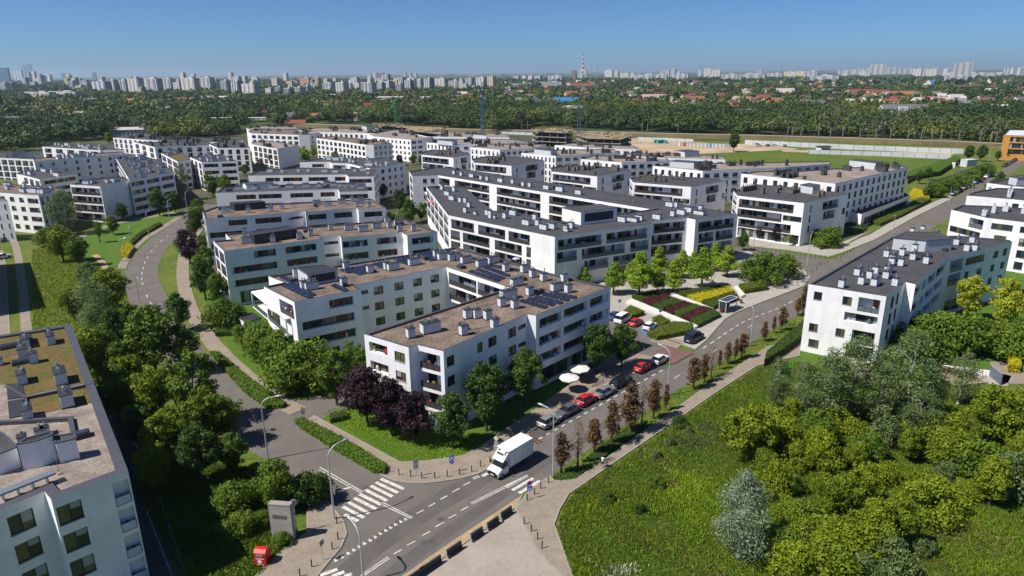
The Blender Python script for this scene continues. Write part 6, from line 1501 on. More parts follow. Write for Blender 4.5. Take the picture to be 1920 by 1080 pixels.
def crane(bx, by, ty, m, label, jib=14, jd=.3):
    p = G(bx, by); h = height_at(p, bx, ty); t = thing('tower_crane', label, 'crane', (*p, 0), jd)
    mb = MB(); w = 1.0
    for a in (-1,1):
        for b in (-1,1): mb.box(a*w, b*w, 0, .28, .28, h, m)
    z = 0; s_ = 1
    while z < h-2.5:
        for a in (-1,1):
            mb.tube((a*w,-w*s_,z),(a*w,w*s_,z+2.5),.09,.09,m,4); mb.tube((-w*s_,a*w,z),(w*s_,a*w,z+2.5),.09,.09,m,4)
        z += 2.5; s_ = -s_
    mb.build('mast', t)
    mb = MB(); mb.box(0,0,h,2.6,2.6,1.2,m); mb.box(1.8,.6,h+.3,1.5,1.3,1.8,SWH); mb.build('cabin', t)
    mb = MB(); 
    for b in (-.6,.6): mb.box(0, b, h+1.3, jib, .22, .22, m)
    mb.box(0, 0, h+2.6, jib*.9, .2, .2, m)
    k = int(jib/1.6)
    for i in range(k): x = -jib/2+i*1.6; mb.tube((x,-.6,h+1.4),(x+.8,0,h+2.6),.07,.07,m,4); mb.tube((x+.8,0,h+2.6),(x+1.6,.6,h+1.4),.07,.07,m,4)
    mb.build('jib', t); mb = MB(); mb.box(-jib/2+.8,0,h+.2,1.6,1.6,1.6,CF); mb.build('counterweight', t)
crane(743,243,192,mat('crane_green',(.02,.20,.11),.5),'green tower crane beside the half-built concrete frame', 9, 1.1)
crane(905,252,172,mat('crane_blue',(.03,.10,.22),.5),'blue tower crane in front of the wood, taller than the others', 8, .9)
crane(1085,256,204,mat('crane_grey',(.10,.13,.19),.5),'grey-blue tower crane with a short dark jib behind the white blocks', 15, .05)
def wall_line(px, h, w, m, label, cat='fence', name='site_fence', z0=0, posts=True):
    l = [G(x, y) for x, y in px]; cx, cy = l[0]; t = thing(name, label, cat, (cx, cy, z0)); mb = MB(); pm = MB(); pm.box(0, 0, 0, .3, w+.12, h+.08, KERB); pm = pm.mesh('post')
    for i in range(len(l)-1):
        a, b_ = Vector(l[i])-Vector((cx,cy)), Vector(l[i+1])-Vector((cx,cy)); d = b_-a
        mb.box(*((a+b_)/2), .1, d.length, w, h-.1, m, math.atan2(d.y, d.x))
        for j in range(int(d.length/6)): q = a+d*j*6/d.length; put('post', pm, t, (q.x, q.y, 0), math.atan2(d.y, d.x))
    mb.build('panel', t)
PAL = mat('fence_pale', (.50,.53,.54), .7, .08, .1)
wall_line([(1396,271),(1500,276),(1600,281),(1700,285),(1806,289)], 3.2, .2, PAL, 'long pale barrier wall beyond the field, the farther of two')
wall_line([(1516,288.5),(1650,293),(1782,299)], 2.6, .2, PAL, 'long pale barrier wall beyond the field, the nearer of two')
wall_line([(1195,262.5),(1240,264),(1300,266.5)], 2.2, .2, PAL, 'pale fence behind the sandy ground and green skips')
wall_line([(940,251.5),(1000,254)], 2.2, .2, PAL, 'pale fence left of the yellow-topped unfinished building')
wall_line([(1700,345),(1745,322),(1785,302)], 2, .15, DARKM, 'dark mesh fence at the right side of the bright field')
for i in range(13):
    x0 = 1281+i*6.9; c_ = [(.62,.62,.62),(.55,.16,.06),(.60,.60,.60),(.58,.60,.60),(.3,.42,.55)][[0,1,0,2,3,0,2,0,4,0,2,0,3][i]]
    p = G(x0, 274+i*.25); mb = MB(); m = mat('container_%d' % int(c_[0]*100+c_[2]*10), c_, .6, .08, .5); mb.box(0,0,0,5.8,2.4,2.6,m); mb.box(0,0,2.6,5.6,2.2,.08,KERB)
    for j in range(8): mb.box(-2.5+j*.7,-1.21,.15,.25,.04,2.3,m)
    t = setp(put('site_container', mb.mesh('site_container'), None, (*p,0), .08), '%s site container of the row beyond the white roofs, counting from the left' % ordn(i), 'container', 'row of site containers')
for i in range(4):
    p = G(1231+i*5.5, 268+(i % 2)*.8); mb = MB(); m = mat('skip_teal', (.04,.33,.27), .6, .2, .5); mb.box(0,0,0,3.6,2.2,2.2,m); mb.box(0,0,2.2,3.7,2.3,.15,m)
    for j in range(5): mb.box(-1.5+j*.75,-1.13,.1,.12,.08,2.1,DARKM)
    setp(put('steel_skip', mb.mesh('steel_skip'), None, (*p,0), i*.4), 'teal green steel formwork stack, %s from the left on the sand' % ordn(i), 'container', 'teal formwork stacks')
# catenary masts
mm = MB(); mm.box(0,0,0,.35,.35,9.5,KERB); mm.tube((0,0,8.6),(0,-3,8.9),.08,.06,SBK,5); mm.tube((0,0,7.6),(0,-3,8.9),.06,.06,SBK,5); mm = mm.mesh('catenary_mast')
for i, x in enumerate([978,989,1097,1203,1213,1270,1475,1484,1533,1555,1578,1610,1667,1725,1762,1795,1835,1855,1864,1500,1640,1700,1745]):
    y = 250+(x-978)*.0295
    setp(put('catenary_mast', mm, None, (*G(x, y+1.5), 1.5), .1), 'pale railway mast standing along the embankment', 'mast', 'railway masts along the embankment')
# commuter train
a, b_ = Vector(G(276,236)), Vector(G(502,235.5)); d = b_-a; an = math.atan2(d.y, d.x)
t = thing('commuter_train', 'long white, green and yellow commuter train among the trees at the left', 'train', (a.x, a.y, 4.5), an)
TWh = mat('train_white', (.70,.74,.74), .4); TGr = mat('train_green', (.25,.45,.12), .4); TYe = mat('train_yellow', (.6,.5,.05), .4)
n = 5; Ln = d.length/n
for i in range(n):
    mb = MB(); x = Ln*(i+.5); mb.box(x,0,.8,Ln-1,3,2.6,TWh,taper=0); mb.box(x,0,3.4,Ln-1.2,2.8,.5,GREYW,taper=.3); mb.box(x,-1.52,1.9,Ln-2,.06,.9,GLD); mb.box(x,-1.53,3.0,Ln-1,.06,.35,TGr); mb.box(x,-1.53,.85,Ln-1,.06,.5,TGr)
    for q in (-.3,.3): mb.box(x+Ln*q,-1.56,.9,2.2,.06,2.1,TYe)
    mb.box(x,0,.2,Ln-2,2.2,.6,BLACK); mb.build('carriage', t)
# orange building, kiosk, warehouse
OR = mat('orange_render', (.55,.26,.06), .8, .05, .2)
P = [(1882,253),(2060,258),(2060,246),(1892,243)]
OB = Bld('orange building with a large glazed grid front at the right edge', P, 14, fh=3.4, wall=OR, facs={0: FW([(.08,.97)],(0,1,2),'g')}, roof=GREYW)
p = G(1815,312); mb = MB(); mb.box(0,0,0,7,4,3.6,PAL); mb.box(0,0,3.6,7.2,4.2,.2,GREYW)
for i in range(4): mb.face([(-2.8+i*1.5,-2.02,.8),(-1.9+i*1.5,-2.02,.7),(-2.1+i*1.5,-2.02,2.6)], SBK)
setp(put('kiosk', mb.mesh('kiosk'), None, (*p,0), .3), 'pale kiosk with grey wall drawings beside the side car park', 'kiosk')
mb = MB(); mb.box(0,0,0,2.5,2,3.2,CREAM); mb.box(0,0,3.2,2.7,2.2,.15,DARKM); mb.box(0,-1.02,1.4,1.6,.04,1.2,GLD); setp(put('ticket_booth', mb.mesh('ticket_booth'), None, (*G(1790,315),0), .3), 'small cream booth left of the pale kiosk', 'booth')
p = G(1543,284); mb = MB(); mb.box(0,0,0,7,5,3,GREYW); mb.box(0,0,3,8,6,.4,DARKM); mb.box(0,-2.52,.8,5,.05,1.4,GLD); setp(put('guard_hut', mb.mesh('guard_hut'), None, (*p,0), .2), 'small flat-roofed hut between the pale barrier walls', 'hut')
# ================================================================ warehouses and large houses
HSALL = []
def gable(x, y, w, l, h, rz, wm, rm, label, group=None, name='house', cat='house', roofh=None, key=None, world=False):
    q_ = (x, y) if world else G(x, y); HSALL.append((q_[0], q_[1], w/2))
    def f():
        b = MB(); rh = roofh or l*.32
        b.box(0,0,0,w,l,h,wm)
        e = .5
        A = [(-w/2-e,-l/2-e,h-.15),(w/2+e,-l/2-e,h-.15),(w/2+e,0,h+rh),(-w/2-e,0,h+rh)]; B = [(-w/2-e,0,h+rh),(w/2+e,0,h+rh),(w/2+e,l/2+e,h-.15),(-w/2-e,l/2+e,h-.15)]
        r = MB(); r.face(A, rm); r.face(B, rm)
        for s_ in (-1,1): b.face([(s_*w/2,-l/2,h),(s_*w/2,l/2,h),(s_*w/2,0,h+rh-.1)], wm)
        r.box(w*.2,l*.15,h+rh*.3,.9,.9,rh*.95,REDP)
        wi = MB()
        for i in range(max(1, int(w/3.2))):
            for zz in ([.9] if h < 4 else [.9, 3.6]):
                wi.box(-w/2+w*(i+.5)/max(1, int(w/3.2)), -l/2-.02, zz, 1.3, .06, 1.3, GLD)
        for yy in (-l*.2, l*.2): wi.box(-w/2-.02, yy, .9, .06, 1.2, 1.3, GLD); wi.box(w/2+.02, yy, .9, .06, 1.2, 1.3, GLD)
        return b.mesh('wall'), r.mesh('roof'), wi.mesh('window')
    ms = cached(('g', round(w), round(l), round(h), wm.name, rm.name, roofh), f)
    t = thing(name, label, cat, (*((x, y) if world else G(x, y)), 0), rz, group)
    put('wall', ms[0], t); put('roof', ms[1], t); put('window', ms[2], t); return t
RR_ = [mat('tiles_red',(.21,.06,.045),.8,.2,.5), mat('tiles_orange',(.30,.12,.06),.8,.2,.5), mat('tiles_brown',(.14,.07,.055),.8,.2,.5), mat('tiles_grey',(.13,.13,.14),.8,.15,.5), mat('roof_pale',(.42,.38,.35),.8,.1,.5), mat('roof_blue',(.04,.16,.36),.6)]
names0 = {0:'red',1:'orange',2:'brown',3:'grey',4:'pale'}
YEL = mat('yellow_render',(.6,.47,.22),.85); PINK = mat('pink_render',(.5,.36,.30),.85)
gable(240,252,46,26,5,.15,GREYW,RR_[4],'large warehouse with a pale flat-pitched roof at the left', roofh=1.5, name='warehouse', cat='warehouse')
gable(82,250,40,22,6,-.2,GREYW,mat('roof_greenish',(.30,.36,.33),.7),'grey-green roofed hall at the far left', roofh=2, name='warehouse', cat='warehouse')
gable(25,234,50,16,8,.1,GREYW,RR_[3],'grey office hall at the far left edge', roofh=1.2, name='warehouse', cat='warehouse')
gable(20,262,34,18,6,.1,WHITE,RR_[3],'white and dark sheds at the left edge', roofh=1.5, name='warehouse', cat='warehouse')
gable(665,197,190,30,6,-.03,WHITE,RR_[4],'long white warehouse in the trees below the tower blocks', roofh=1.5, name='warehouse', cat='warehouse')
gable(727,193,60,26,10,-.03,CREAM,RR_[4],'cream hall behind the long white warehouse', roofh=1.5, name='warehouse', cat='warehouse')
gable(595,226,26,14,4,.2,YEL,RR_[1],'house with a broad orange roof left of the unfinished building'); gable(690,205,26,14,5,.6,CREAM,RR_[0],'red-roofed house with steep gables above the unfinished building')
gable(632,198,30,14,4,.1,CREAM,RR_[0],'bright red-roofed house by the warehouse'); gable(660,213,16,12,4,.1,WHITE,RR_[4],'white bungalow right of the orange roof'); gable(545,228,24,12,6,-.3,GREYW,RR_[3],'grey-blue modern house left of the orange roof')
gable(555,236,20,10,3,.1,CREAM,RR_[0],'low red-roofed house just behind the far white row'); gable(915,234,16,12,5,1.2,WHITE,RR_[4],'white house with a bright gable right of the blue crane'); gable(932,232,16,11,5,.3,WHITE,RR_[0],'red-roofed house right of the blue crane')
gable(930,190,16,12,6,1.0,YEL,RR_[4],'cream gabled house in the wood right of the blue crane'); gable(922,171,34,20,6,.2,CREAM,RR_[0],'red-roofed house above the blue crane')
gable(1073,220,22,14,9,.2,WHITE,RR_[4],'white flat villa behind the grey crane'); gable(1062,198,44,24,5,.0,GREYW,RR_[5],'bright blue roofed hall above the grey crane', name='warehouse', cat='warehouse')
gable(1226,190,44,26,8,.1,CREAM,mat('roof_pinkish',(.40,.28,.25),.8),'broad pink-beige roofed building among the trees', roofh=4); gable(1195,198,30,18,5,.4,PINK,RR_[0],'house with a large red hipped roof among the trees')
gable(1090,167,60,26,9,.05,WHITE,RR_[0],'white building with a long bright red roof below the power station')
gable(1395,224,46,16,6,-.1,WHITE,RR_[3],'long white house with a grey roof behind the railway'); gable(1748,158,30,30,5,.1,GREYW,RR_[5],'bright blue domed hall among the houses', name='hall', cat='hall')
gable(1658,236,22,12,5,.1,GREYW,RR_[4],'small pale-roofed building below the white villa'); gable(1772,240,14,10,5,.1,YEL,RR_[2],'small yellow house behind the railway at the right'); gable(1690,184,60,16,7,.0,YEL,RR_[1],'row of orange-roofed terraces behind the white villa')
gable(1612,180,50,18,7,.0,CREAM,RR_[0],'long red-roofed terrace in the middle of the suburb'); gable(1645,181,40,18,7,.0,PINK,RR_[0],'second red-roofed terrace right of the long one')
gable(1818,170,60,18,8,.0,CREAM,RR_[2],'long brown-roofed terrace at the right'); gable(1470,182,36,24,9,.1,PINK,RR_[4],'broad pinkish house at the left of the suburb'); gable(1450,200,28,20,5,.2,CREAM,RR_[1],'orange-roofed house behind the railway near the container row')
for i, (x, y, w_, c_) in enumerate([(500,222,18,2),(520,214,16,3),(575,216,16,0),(612,207,14,4),(648,222,16,2),(705,214,18,1),(668,226,14,4),(780,196,22,3),(800,192,20,4),(830,188,22,2),(855,196,16,0),(770,208,16,4),(880,186,22,3),(955,184,24,3),(975,196,22,3),(1000,200,26,3),(1015,193,26,3),(1035,198,24,3),(990,188,26,3),(945,200,18,1),(350,196,30,1),(390,190,22,4),(250,197,24,1),(60,215,26,3),(140,228,26,4),(170,196,24,4),(420,190,20,4),(310,213,16,4),(860,206,16,4),(1110,216,16,4),(1150,207,16,4),(1270,200,18,1),(1300,206,18,3),(1340,200,20,1),(1370,212,18,0),(1320,220,16,4),(1480,214,18,2),(1560,220,16,4),(1600,200,22,4),(1750,200,22,0),(1790,190,24,4),(1840,198,22,1),(1870,212,18,4),(1900,200,20,1),(1430,190,24,0),(1250,222,14,4)]):
    gable(x, y, w_, w_*.62, 6.5, (.1,.6,-.3,1.1)[i % 4], [WHITE,CREAM,WHITE,YEL,GREYW][i % 5], RR_[c_], '%s-roofed house half hidden in the woods, %s of its colour counting left to right' % (names0[c_], ordn(0)) if 0 else '%s-roofed larger house standing in a clearing of the wood' % names0[c_], '%s-roofed houses in wood clearings' % names0[c_])
# white villa
t = gable(1690,226,44,16,12,-.08,WHITE,RR_[3],'large white three-storey villa with a grey roof standing out of the wood', roofh=4)
mb = MB(); mb.box(-4,-8.8,0,9,2.2,14,WHITE); mb.box(10,-8.6,0,7,1.6,12,WHITE)
for i in range(3):
    for x in (-17,-11,2,6,16): mb.box(x,-8.12 if x not in (-4,10) else -9.9,1.5+i*3.8,2.4,.2,1.6,GLD)
put('bay', mb.mesh('bay'), t)
# suburb of small houses
rh = random.Random(11); cnt = 0
names_ = {0:'red',1:'orange',2:'brown',3:'grey',4:'pale'}
placed = []
for i in range(900):
    if cnt >= 285: break
    f = rh.random(); x = rh.uniform(960, 1930) if f < .86 else rh.uniform(560, 960); y = 152+(rh.random()**1.2)*(50 if x > 1150 else 32)+(x < 960)*6
    if any(abs(x-a)*1.0 < 9 and abs(y-b) < 1.6 for a, b in placed): continue
    placed.append((x, y)); cnt += 1; ri = rh.choices([0,1,2,3,4],[4,3,3,3,2])[0]; w = rh.choice((14,18,24)); l = rh.choice((11,14)); h = rh.choice((5,7))
    side_ = 'left part' if x < 1200 else ('middle' if x < 1550 else 'right part')
    gable(x, y, w, l, h, rh.choice((0.1,.5,1.0,-.4)), rh.choice([WHITE,CREAM,YEL,PINK,WHITE]), RR_[ri], 'small %s-roofed house among trees in the %s of the far suburb' % (names_[ri], side_), '%s-roofed small houses, %s of the suburb' % (names_[ri], side_))
# ================================================================ tower blocks
def facade_mat(name, col, gap=(.35,.5), dark=(.06,.07,.09)):
    if name in MATS: return MATS[name]
    m = bpy.data.materials.new(name); t, b = nodes_of(m); tc = t.nodes.new('ShaderNodeTexCoord'); sp = t.nodes.new('ShaderNodeSeparateXYZ')
    t.links.new(tc.outputs['Object'], sp.inputs[0])
    def mth(op, a, b2=None):
        n = t.nodes.new('ShaderNodeMath'); n.operation = op
        for i, v in enumerate((a, b2)):
            if v is None: continue
            if isinstance(v, (int, float)): n.inputs[i].default_value = v
            else: t.links.new(v, n.inputs[i])
        return n.outputs[0]
    hx = mth('LESS_THAN', mth('FRACT', mth('MULTIPLY', mth('ADD', sp.outputs[0], sp.outputs[1]), 1/3.4)), gap[0]+.15)
    hz = mth('LESS_THAN', mth('FRACT', mth('MULTIPLY', sp.outputs[2], 1/2.9)), gap[1])
    k = mth('MULTIPLY', hx, hz); mx = t.nodes.new('ShaderNodeMix'); mx.data_type = 'RGBA'; t.links.new(k, mx.inputs[0])
    mx.inputs[6].default_value = (*col, 1); mx.inputs[7].default_value = (*dark, 1); t.links.new(mx.outputs[2], b.inputs['Base Color']); b.inputs['Roughness'].default_value = .7
    MATS[name] = m; return m
FC = {'w': facade_mat('block_white', (.54,.52,.50)), 'g': facade_mat('block_grey', (.27,.29,.32)), 'c': facade_mat('block_cream', (.60,.53,.42)), 'y': facade_mat('block_yellow', (.66,.46,.16)), 'o': facade_mat('block_orange', (.45,.26,.14)), 'G': facade_mat('tower_glass', (.05,.13,.20), (.6,.7), (.03,.09,.15)), 'b': facade_mat('tower_brown', (.17,.10,.09))}
CN = {'w':'white','g':'grey','c':'cream','y':'yellow','o':'orange-brown','G':'blue glass','b':'brown'}
TB = [(1,18,127,156,'G'),(31,44,131,153,'g'),(48,64,121,149,'G'),(78,99,140,156,'g'),(5,20,155,174,'w'),(55,100,172,188,'w'),(100,147,171,187,'w'),(133,147,152,171,'w'),(119,129,137,150,'G'),(175,182,136,150,'G'),(19,32,155,173,'g'),(147,162,160,176,'y'),
 (225,245,150,176,'w'),(247,270,146,180,'c'),(272,304,147,179,'w'),(306,328,147,172,'w'),(328,345,150,172,'w'),(346,374,146,178,'c'),(377,402,145,172,'w'),(400,415,150,172,'w'),(417,436,151,178,'w'),(438,458,152,184,'g'),(458,488,157,185,'c'),(180,205,152,176,'g'),(205,224,150,176,'g'),
 (512,527,147,168,'y'),(500,517,165,184,'w'),(518,534,163,185,'w'),(535,552,165,187,'w'),(553,573,163,184,'w'),(571,585,160,182,'w'),(537,562,152,162,'o'),(564,585,146,164,'o'),(587,602,146,162,'o'),(608,620,148,164,'y'),(632,655,154,182,'c'),(607,630,156,176,'w'),(586,603,155,170,'w'),(679,707,154,182,'w'),(708,724,155,177,'g'),(726,741,153,174,'w'),(743,759,157,180,'w'),(760,777,150,178,'g'),(783,794,148,172,'c'),(796,815,147,174,'g'),(816,840,147,170,'c'),(842,865,151,172,'w'),(872,890,147,166,'w'),(893,913,145,169,'c'),(914,930,143,166,'y'),
 (655,676,150,166,'g'),(690,700,145,160,'c'),(714,727,144,160,'w'),(740,755,146,162,'c'),(762,775,147,160,'y'),(700,709,136,148,'g'),(706,721,137,149,'b'),(757,763,136,147,'g'),(767,773,136,147,'g'),(776,783,137,147,'g'),(690,697,138,147,'g'),
 (962,975,143,152,'g'),(979,989,142,153,'c'),(990,1001,142,153,'c'),(1002,1016,142,153,'g'),(1028,1055,142,153,'w'),(1072,1081,132,146,'b'),(1084,1101,131,146,'w'),(1134,1149,131,147,'c'),(1152,1160,133,148,'c'),(1163,1180,137,150,'c'),(1190,1224,140,151,'w'),(1225,1250,139,150,'w'),(1246,1256,131,146,'g'),(1257,1267,129,147,'g'),(1262,1290,139,150,'w'),(1320,1333,128,144,'c'),(1334,1350,131,146,'c'),(1354,1382,139,152,'w'),(1385,1430,139,151,'w'),(1180,1190,137,149,'c'),(1236,1246,134,146,'w'),
 (960,1007,156,165,'g'),(1010,1056,153,164,'g'),(1440,1464,137,147,'w'),(1470,1486,134,147,'y'),(1487,1506,134,147,'y'),(1509,1530,133,148,'w'),(1523,1567,142,154,'w'),(1575,1610,131,140,'w'),(1611,1633,128,140,'w'),(1634,1657,121,140,'w'),(1658,1682,127,139,'w'),(1712,1725,129,146,'c'),(1726,1736,130,145,'g'),(1737,1752,129,145,'c'),(1753,1790,128,141,'g'),(1792,1816,118,143,'w'),(1776,1806,141,152,'w'),(1818,1846,137,148,'w'),(1850,1880,136,145,'w'),(1882,1894,128,142,'g'),(1896,1920,127,143,'g'),(1690,1712,129,139,'w')]
LM = [(33,'the glass towers'),(330,'the dark round tree'),(530,'the yellow tower'),(690,'the bright white tower'),(905,'the blue crane'),(1093,'the striped chimney'),(1330,'the twin cream towers'),(1645,'the tall white slab cluster'),(1805,'the lone white slab')]
side_cnt = {}; RANK = {}
for t_ in TB:   # count outwards from the landmark
    xm = (t_[0]+t_[1])/2; lx, ln = min(LM, key=lambda q: abs(q[0]-xm)); RANK.setdefault((ln, xm > lx, t_[4]), []).append((abs(xm-lx), t_))
for v_ in RANK.values(): v_.sort(key=lambda q: q[0])
for (x0, x1, yt, yb, c_) in TB:
    xm = (x0+x1)/2; p = G(xm, yb); D = math.hypot(*p); h = max(6, height_at(p, xm, yt)); wpx = x1-x0; wd = wpx/F*D
    lx, ln = min(LM, key=lambda q: abs(q[0]-xm)); sd = 'right of' if xm > lx else 'left of'; key = (ln, sd, c_); side_cnt[key] = side_cnt.get(key, 0)+1
    rz = rad(-38+((xm*7.3) % 14)-7)
    # two visible faces share the width
    rel = rz-(math.atan2(p[1], p[0])-math.pi/2); b2 = min(wd*.55, 16 if wd < 60 else 14); a = max(wd*.4, (wd-b2*abs(math.sin(rel)))/max(.35, abs(math.cos(rel))))
    mb = MB(); m = FC[c_]; mb.box(0,0,0,a,b2,h,m,0,BITUM)
    if c_ != 'G': mb.box(a*.15,0,h,a*.25,b2*.5,min(3,h*.1),GREYW)
    if h > 22 and c_ in 'wcyg':
        for s_ in (-.35,.0,.35): mb.box(a*s_,-b2/2-.6,0,a*.14,1.2,h*.97,GREYW if c_ != 'w' else FC['g'])
    o = put('tower_block', mb.mesh('tower_block'), None, (*p, 0), rz)
    setp(o, '%s %s on the skyline, %s such %s %s' % (CN[c_], 'glass-faced tower' if c_ == 'G' else ('high-rise block' if h > 25 else 'long low block'), ordn([q[1] for q in RANK[(ln, xm > lx, c_)]].index((x0, x1, yt, yb, c_))), sd, ln), 'tower block')
# striped chimney and masts
p = G(1093,146); h = height_at(p, 1093, 101); t = thing('power_chimney', 'slender red and white striped power station chimney on the skyline', 'chimney', (*p,0))
mb = MB(); n = 9
for i in range(n):
    z0_, z1_ = h*.2+h*.8*i/n, h*.2+h*.8*(i+1)/n; r0, r1 = 10-6.5*i/n, 10-6.5*(i+1)/n
    mb.tube((0,0,z0_),(0,0,z1_),r0,r1,mat('chimney_red',(.35,.04,.04),.8) if i % 2 == 0 else SWH,12,cap=(i == n-1))
mb.tube((0,0,0),(0,0,h*.2),12,10,KERB,12); mb.build('shaft', t)
for x, yt, lb in ((1109,122,'thin grey mast right of the striped chimney, nearer to it'),(1119.5,121,'thin grey mast right of the striped chimney, farther from it'),(824.5,133,'hair-thin mast on the skyline above the tower blocks'),(1463,121,'hair-thin mast on the skyline at the left of the suburb')):
    p = G(x,146); h = height_at(p, x, yt); mb = MB(); mb.tube((0,0,0),(0,0,h),3.2,1.6,SBK,6); setp(put('radio_mast', mb.mesh('radio_mast'), None, (*p,0)), lb, 'mast')
p = G(7,212); h = height_at(p, 1, 140); mb = MB(); mb.tube((0,0,0),(-2,0,h),2.6,1.8,mat('brick_stack',(.10,.05,.04),.9,.2,1),12); setp(put('brick_chimney', mb.mesh('brick_chimney'), None, (*p,0)), 'dark brick chimney cut off by the left edge', 'chimney')
for i in range(95):   # rows behind and between the listed blocks
    xm = rh.uniform(40, 965) if i < 70 else rh.uniform(965, 1930); yb = (rh.uniform(155, 181) if xm > 150 else rh.uniform(155,168)) if i < 70 else rh.uniform(141, 152)-(xm-960)*.006; wpx = rh.uniform(8, 24) if i < 70 else rh.uniform(7,15); hpx = rh.uniform(9, 24) if i < 70 else rh.uniform(5,11)
    p = G(xm, yb); D = math.hypot(*p); h = height_at(p, xm, yb-hpx); wd = wpx/F*D; rz = rad(-38+rh.uniform(-7,7)); c_ = rh.choice('wwwgcgy' if i < 70 else 'wwgc'); mb = MB(); mb.box(0,0,0,wd*.8,min(wd*.5,15),h,FC[c_],0,BITUM); mb.box(wd*.1,0,h,wd*.2,5,2.5,GREYW)
    for s_ in (-.3,.1): mb.box(wd*.8*s_,-min(wd*.5,15)/2-.6,0,wd*.1,1.2,h*.96,GREYW)
    o = put('tower_block', mb.mesh('tower_block'), None, (*p, 0), rz); setp(o, '%s block of flats packed into the background rows of the %s half of the skyline' % (CN[c_], 'left' if xm < 965 else 'right'), 'tower block', '%s background blocks, %s half' % (CN[c_], 'left' if xm < 965 else 'right'))
# low far blocks along the horizon
for i in range(210):
    x = rh.uniform(60, 1930); hor = 141-(x/1920)*15; y = hor+rh.uniform(3.0, 9); p = G(x, y); D = math.hypot(*p)
    if D > 14000: continue
    w = rh.uniform(4, 16)/F*D; h = rh.uniform(8, 26)*(D/5000)**.5; mb = MB(); m = FC[rh.choice('wwgcg')]; mb.box(0,0,0,w,14,h,m,0,BITUM); mb.box(w*.2,0,h,w*.2,6,2,GREYW)
    sd = 'left third' if x < 640 else ('middle third' if x < 1280 else 'right third')
    setp(put('distant_block', mb.mesh('distant_block'), None, (*p,0), rh.uniform(-.4,.4)), 'tiny pale block on the hazy horizon in the %s of the skyline' % sd, 'building', 'tiny horizon blocks, %s' % sd)
# ================================================================ woods
WOOD_PX = [(-140,286),(60,284),(75,270),(200,262),(210,250),(275,250),(300,262),(400,262),(462,244),(560,234),(680,231),(850,240),(935,251),(1000,236),(1075,240),(1190,246),(1260,251),(1440,256),(1600,261),(1800,268),(1875,272),(1880,262),(2100,262),(2100,145),(-200,155)]
avoid = [(240,252,26),(82,250,25),(25,234,28),(20,262,22)]
rs = np.random.RandomState(21)
def wood(name, d0, d1, count, nq, leaf, hr, label, kset):
    Vs, Ls, Ms = [], [], []; n = 0; tries = 0
    trk = [G(x, y) for x, y in tr]
    while n < count and tries < count*8:
        tries += 1; az = rs.uniform(-.72, .72); D = math.sqrt(rs.uniform(d0*d0, d1*d1)); x, y = D*math.sin(az), D*math.cos(az)
        # pixel of the foot
        v = Vector((x, y, -CAMH)); dz = v.dot(_fw); px, py = 960+F*v.dot(_rt)/dz, 540-F*v.dot(_up)/dz
        if not inside((px, py), WOOD_PX): continue
        if any(abs(px-a) < c_*.9 and 0 < py-b_+8 < 12 for a, b_, c_ in avoid): continue
        if px > 1000 and rs.uniform() < .5 and 152 < py < 214: continue
        if any(abs(x*b_/max(y,1)-a) < wh_*.62+3 and -8 < b_-y < 30+b_*.022 for a, b_, wh_ in HS): continue
        h = rs.uniform(*hr)*(1.35 if rs.uniform() < .15 else 1); R = h*rs.uniform(.45,.8); 
        if 262 < px < 515 and 229 < py < 243: continue
        fz = .5+.25*(math.sin(x*.021+1.7*math.sin(y*.013))+math.cos(y*.024+1.3*math.sin(x*.017+2)))+rs.normal()*.16; cum = 0; kind = len(kset)-1; fz = min(.999, max(0, fz))
        for ki, kk_ in enumerate(kset):
            cum += kk_[1]
            if fz < cum: kind = ki; break
        v_ = rs.normal(size=(nq, 3)); v_[:,2] = np.abs(v_[:,2])*.9-.25; v_ /= np.linalg.norm(v_, axis=1)[:,None]
        rr = rs.uniform(.55,1,nq)[:,None]; con = rs.uniform() < .08
        pos = v_*rr*np.array([R,R,h*.5])+np.array([x,y,h*.5])
        if con: pos[:,:2] = np.array([x,y])+(pos[:,:2]-np.array([x,y]))*(.6*(1-pos[:,2:3]/h*.8)+.1)
        nm = v_+rs.normal(size=(nq,3))*.4; nm /= np.linalg.norm(nm, axis=1)[:,None]
        t1 = np.cross(nm, rs.normal(size=(nq,3))); t1 /= np.linalg.norm(t1, axis=1)[:,None]; t2 = np.cross(nm, t1); s = leaf*rs.uniform(.6,1.3,nq)[:,None]
        Vs.append(np.stack([pos-t1*s,pos-t2*s*.8,pos+t1*s,pos+t2*s*.8],axis=1).reshape(-1,3)); Ls.append(np.clip(rs.uniform(-.1,.95)+rs.uniform(0,.25,nq),0,1)); Ms.append(np.full(nq, kind)); n += 1
    me = fastmesh(name, np.concatenate(Vs), n*nq, [L[k[0]] for k in kset], leaf=np.concatenate(Ls), mi=np.concatenate(Ms))
    setp(put(name, me), label, 'woodland', kind='stuff')
KS = [('wdark',.36),('far',.2),('wmid',.17),('wgrey',.12),('wyel',.15)]
HS = [q for q in HSALL if q[1] < 2600]
wood('near_woodland', 330, 900, 5200, 130, .95, (8,16), 'broad belt of mixed green trees behind the railway and the estate', KS)
wood('middle_woodland', 900, 2200, 6200, 44, 2.1, (8,16), 'dark green tree cover between the suburb houses', KS)
wood('far_woodland', 2200, 9000, 5000, 14, 8.0, (9,15), 'hazy far tree cover reaching the horizon', KS)
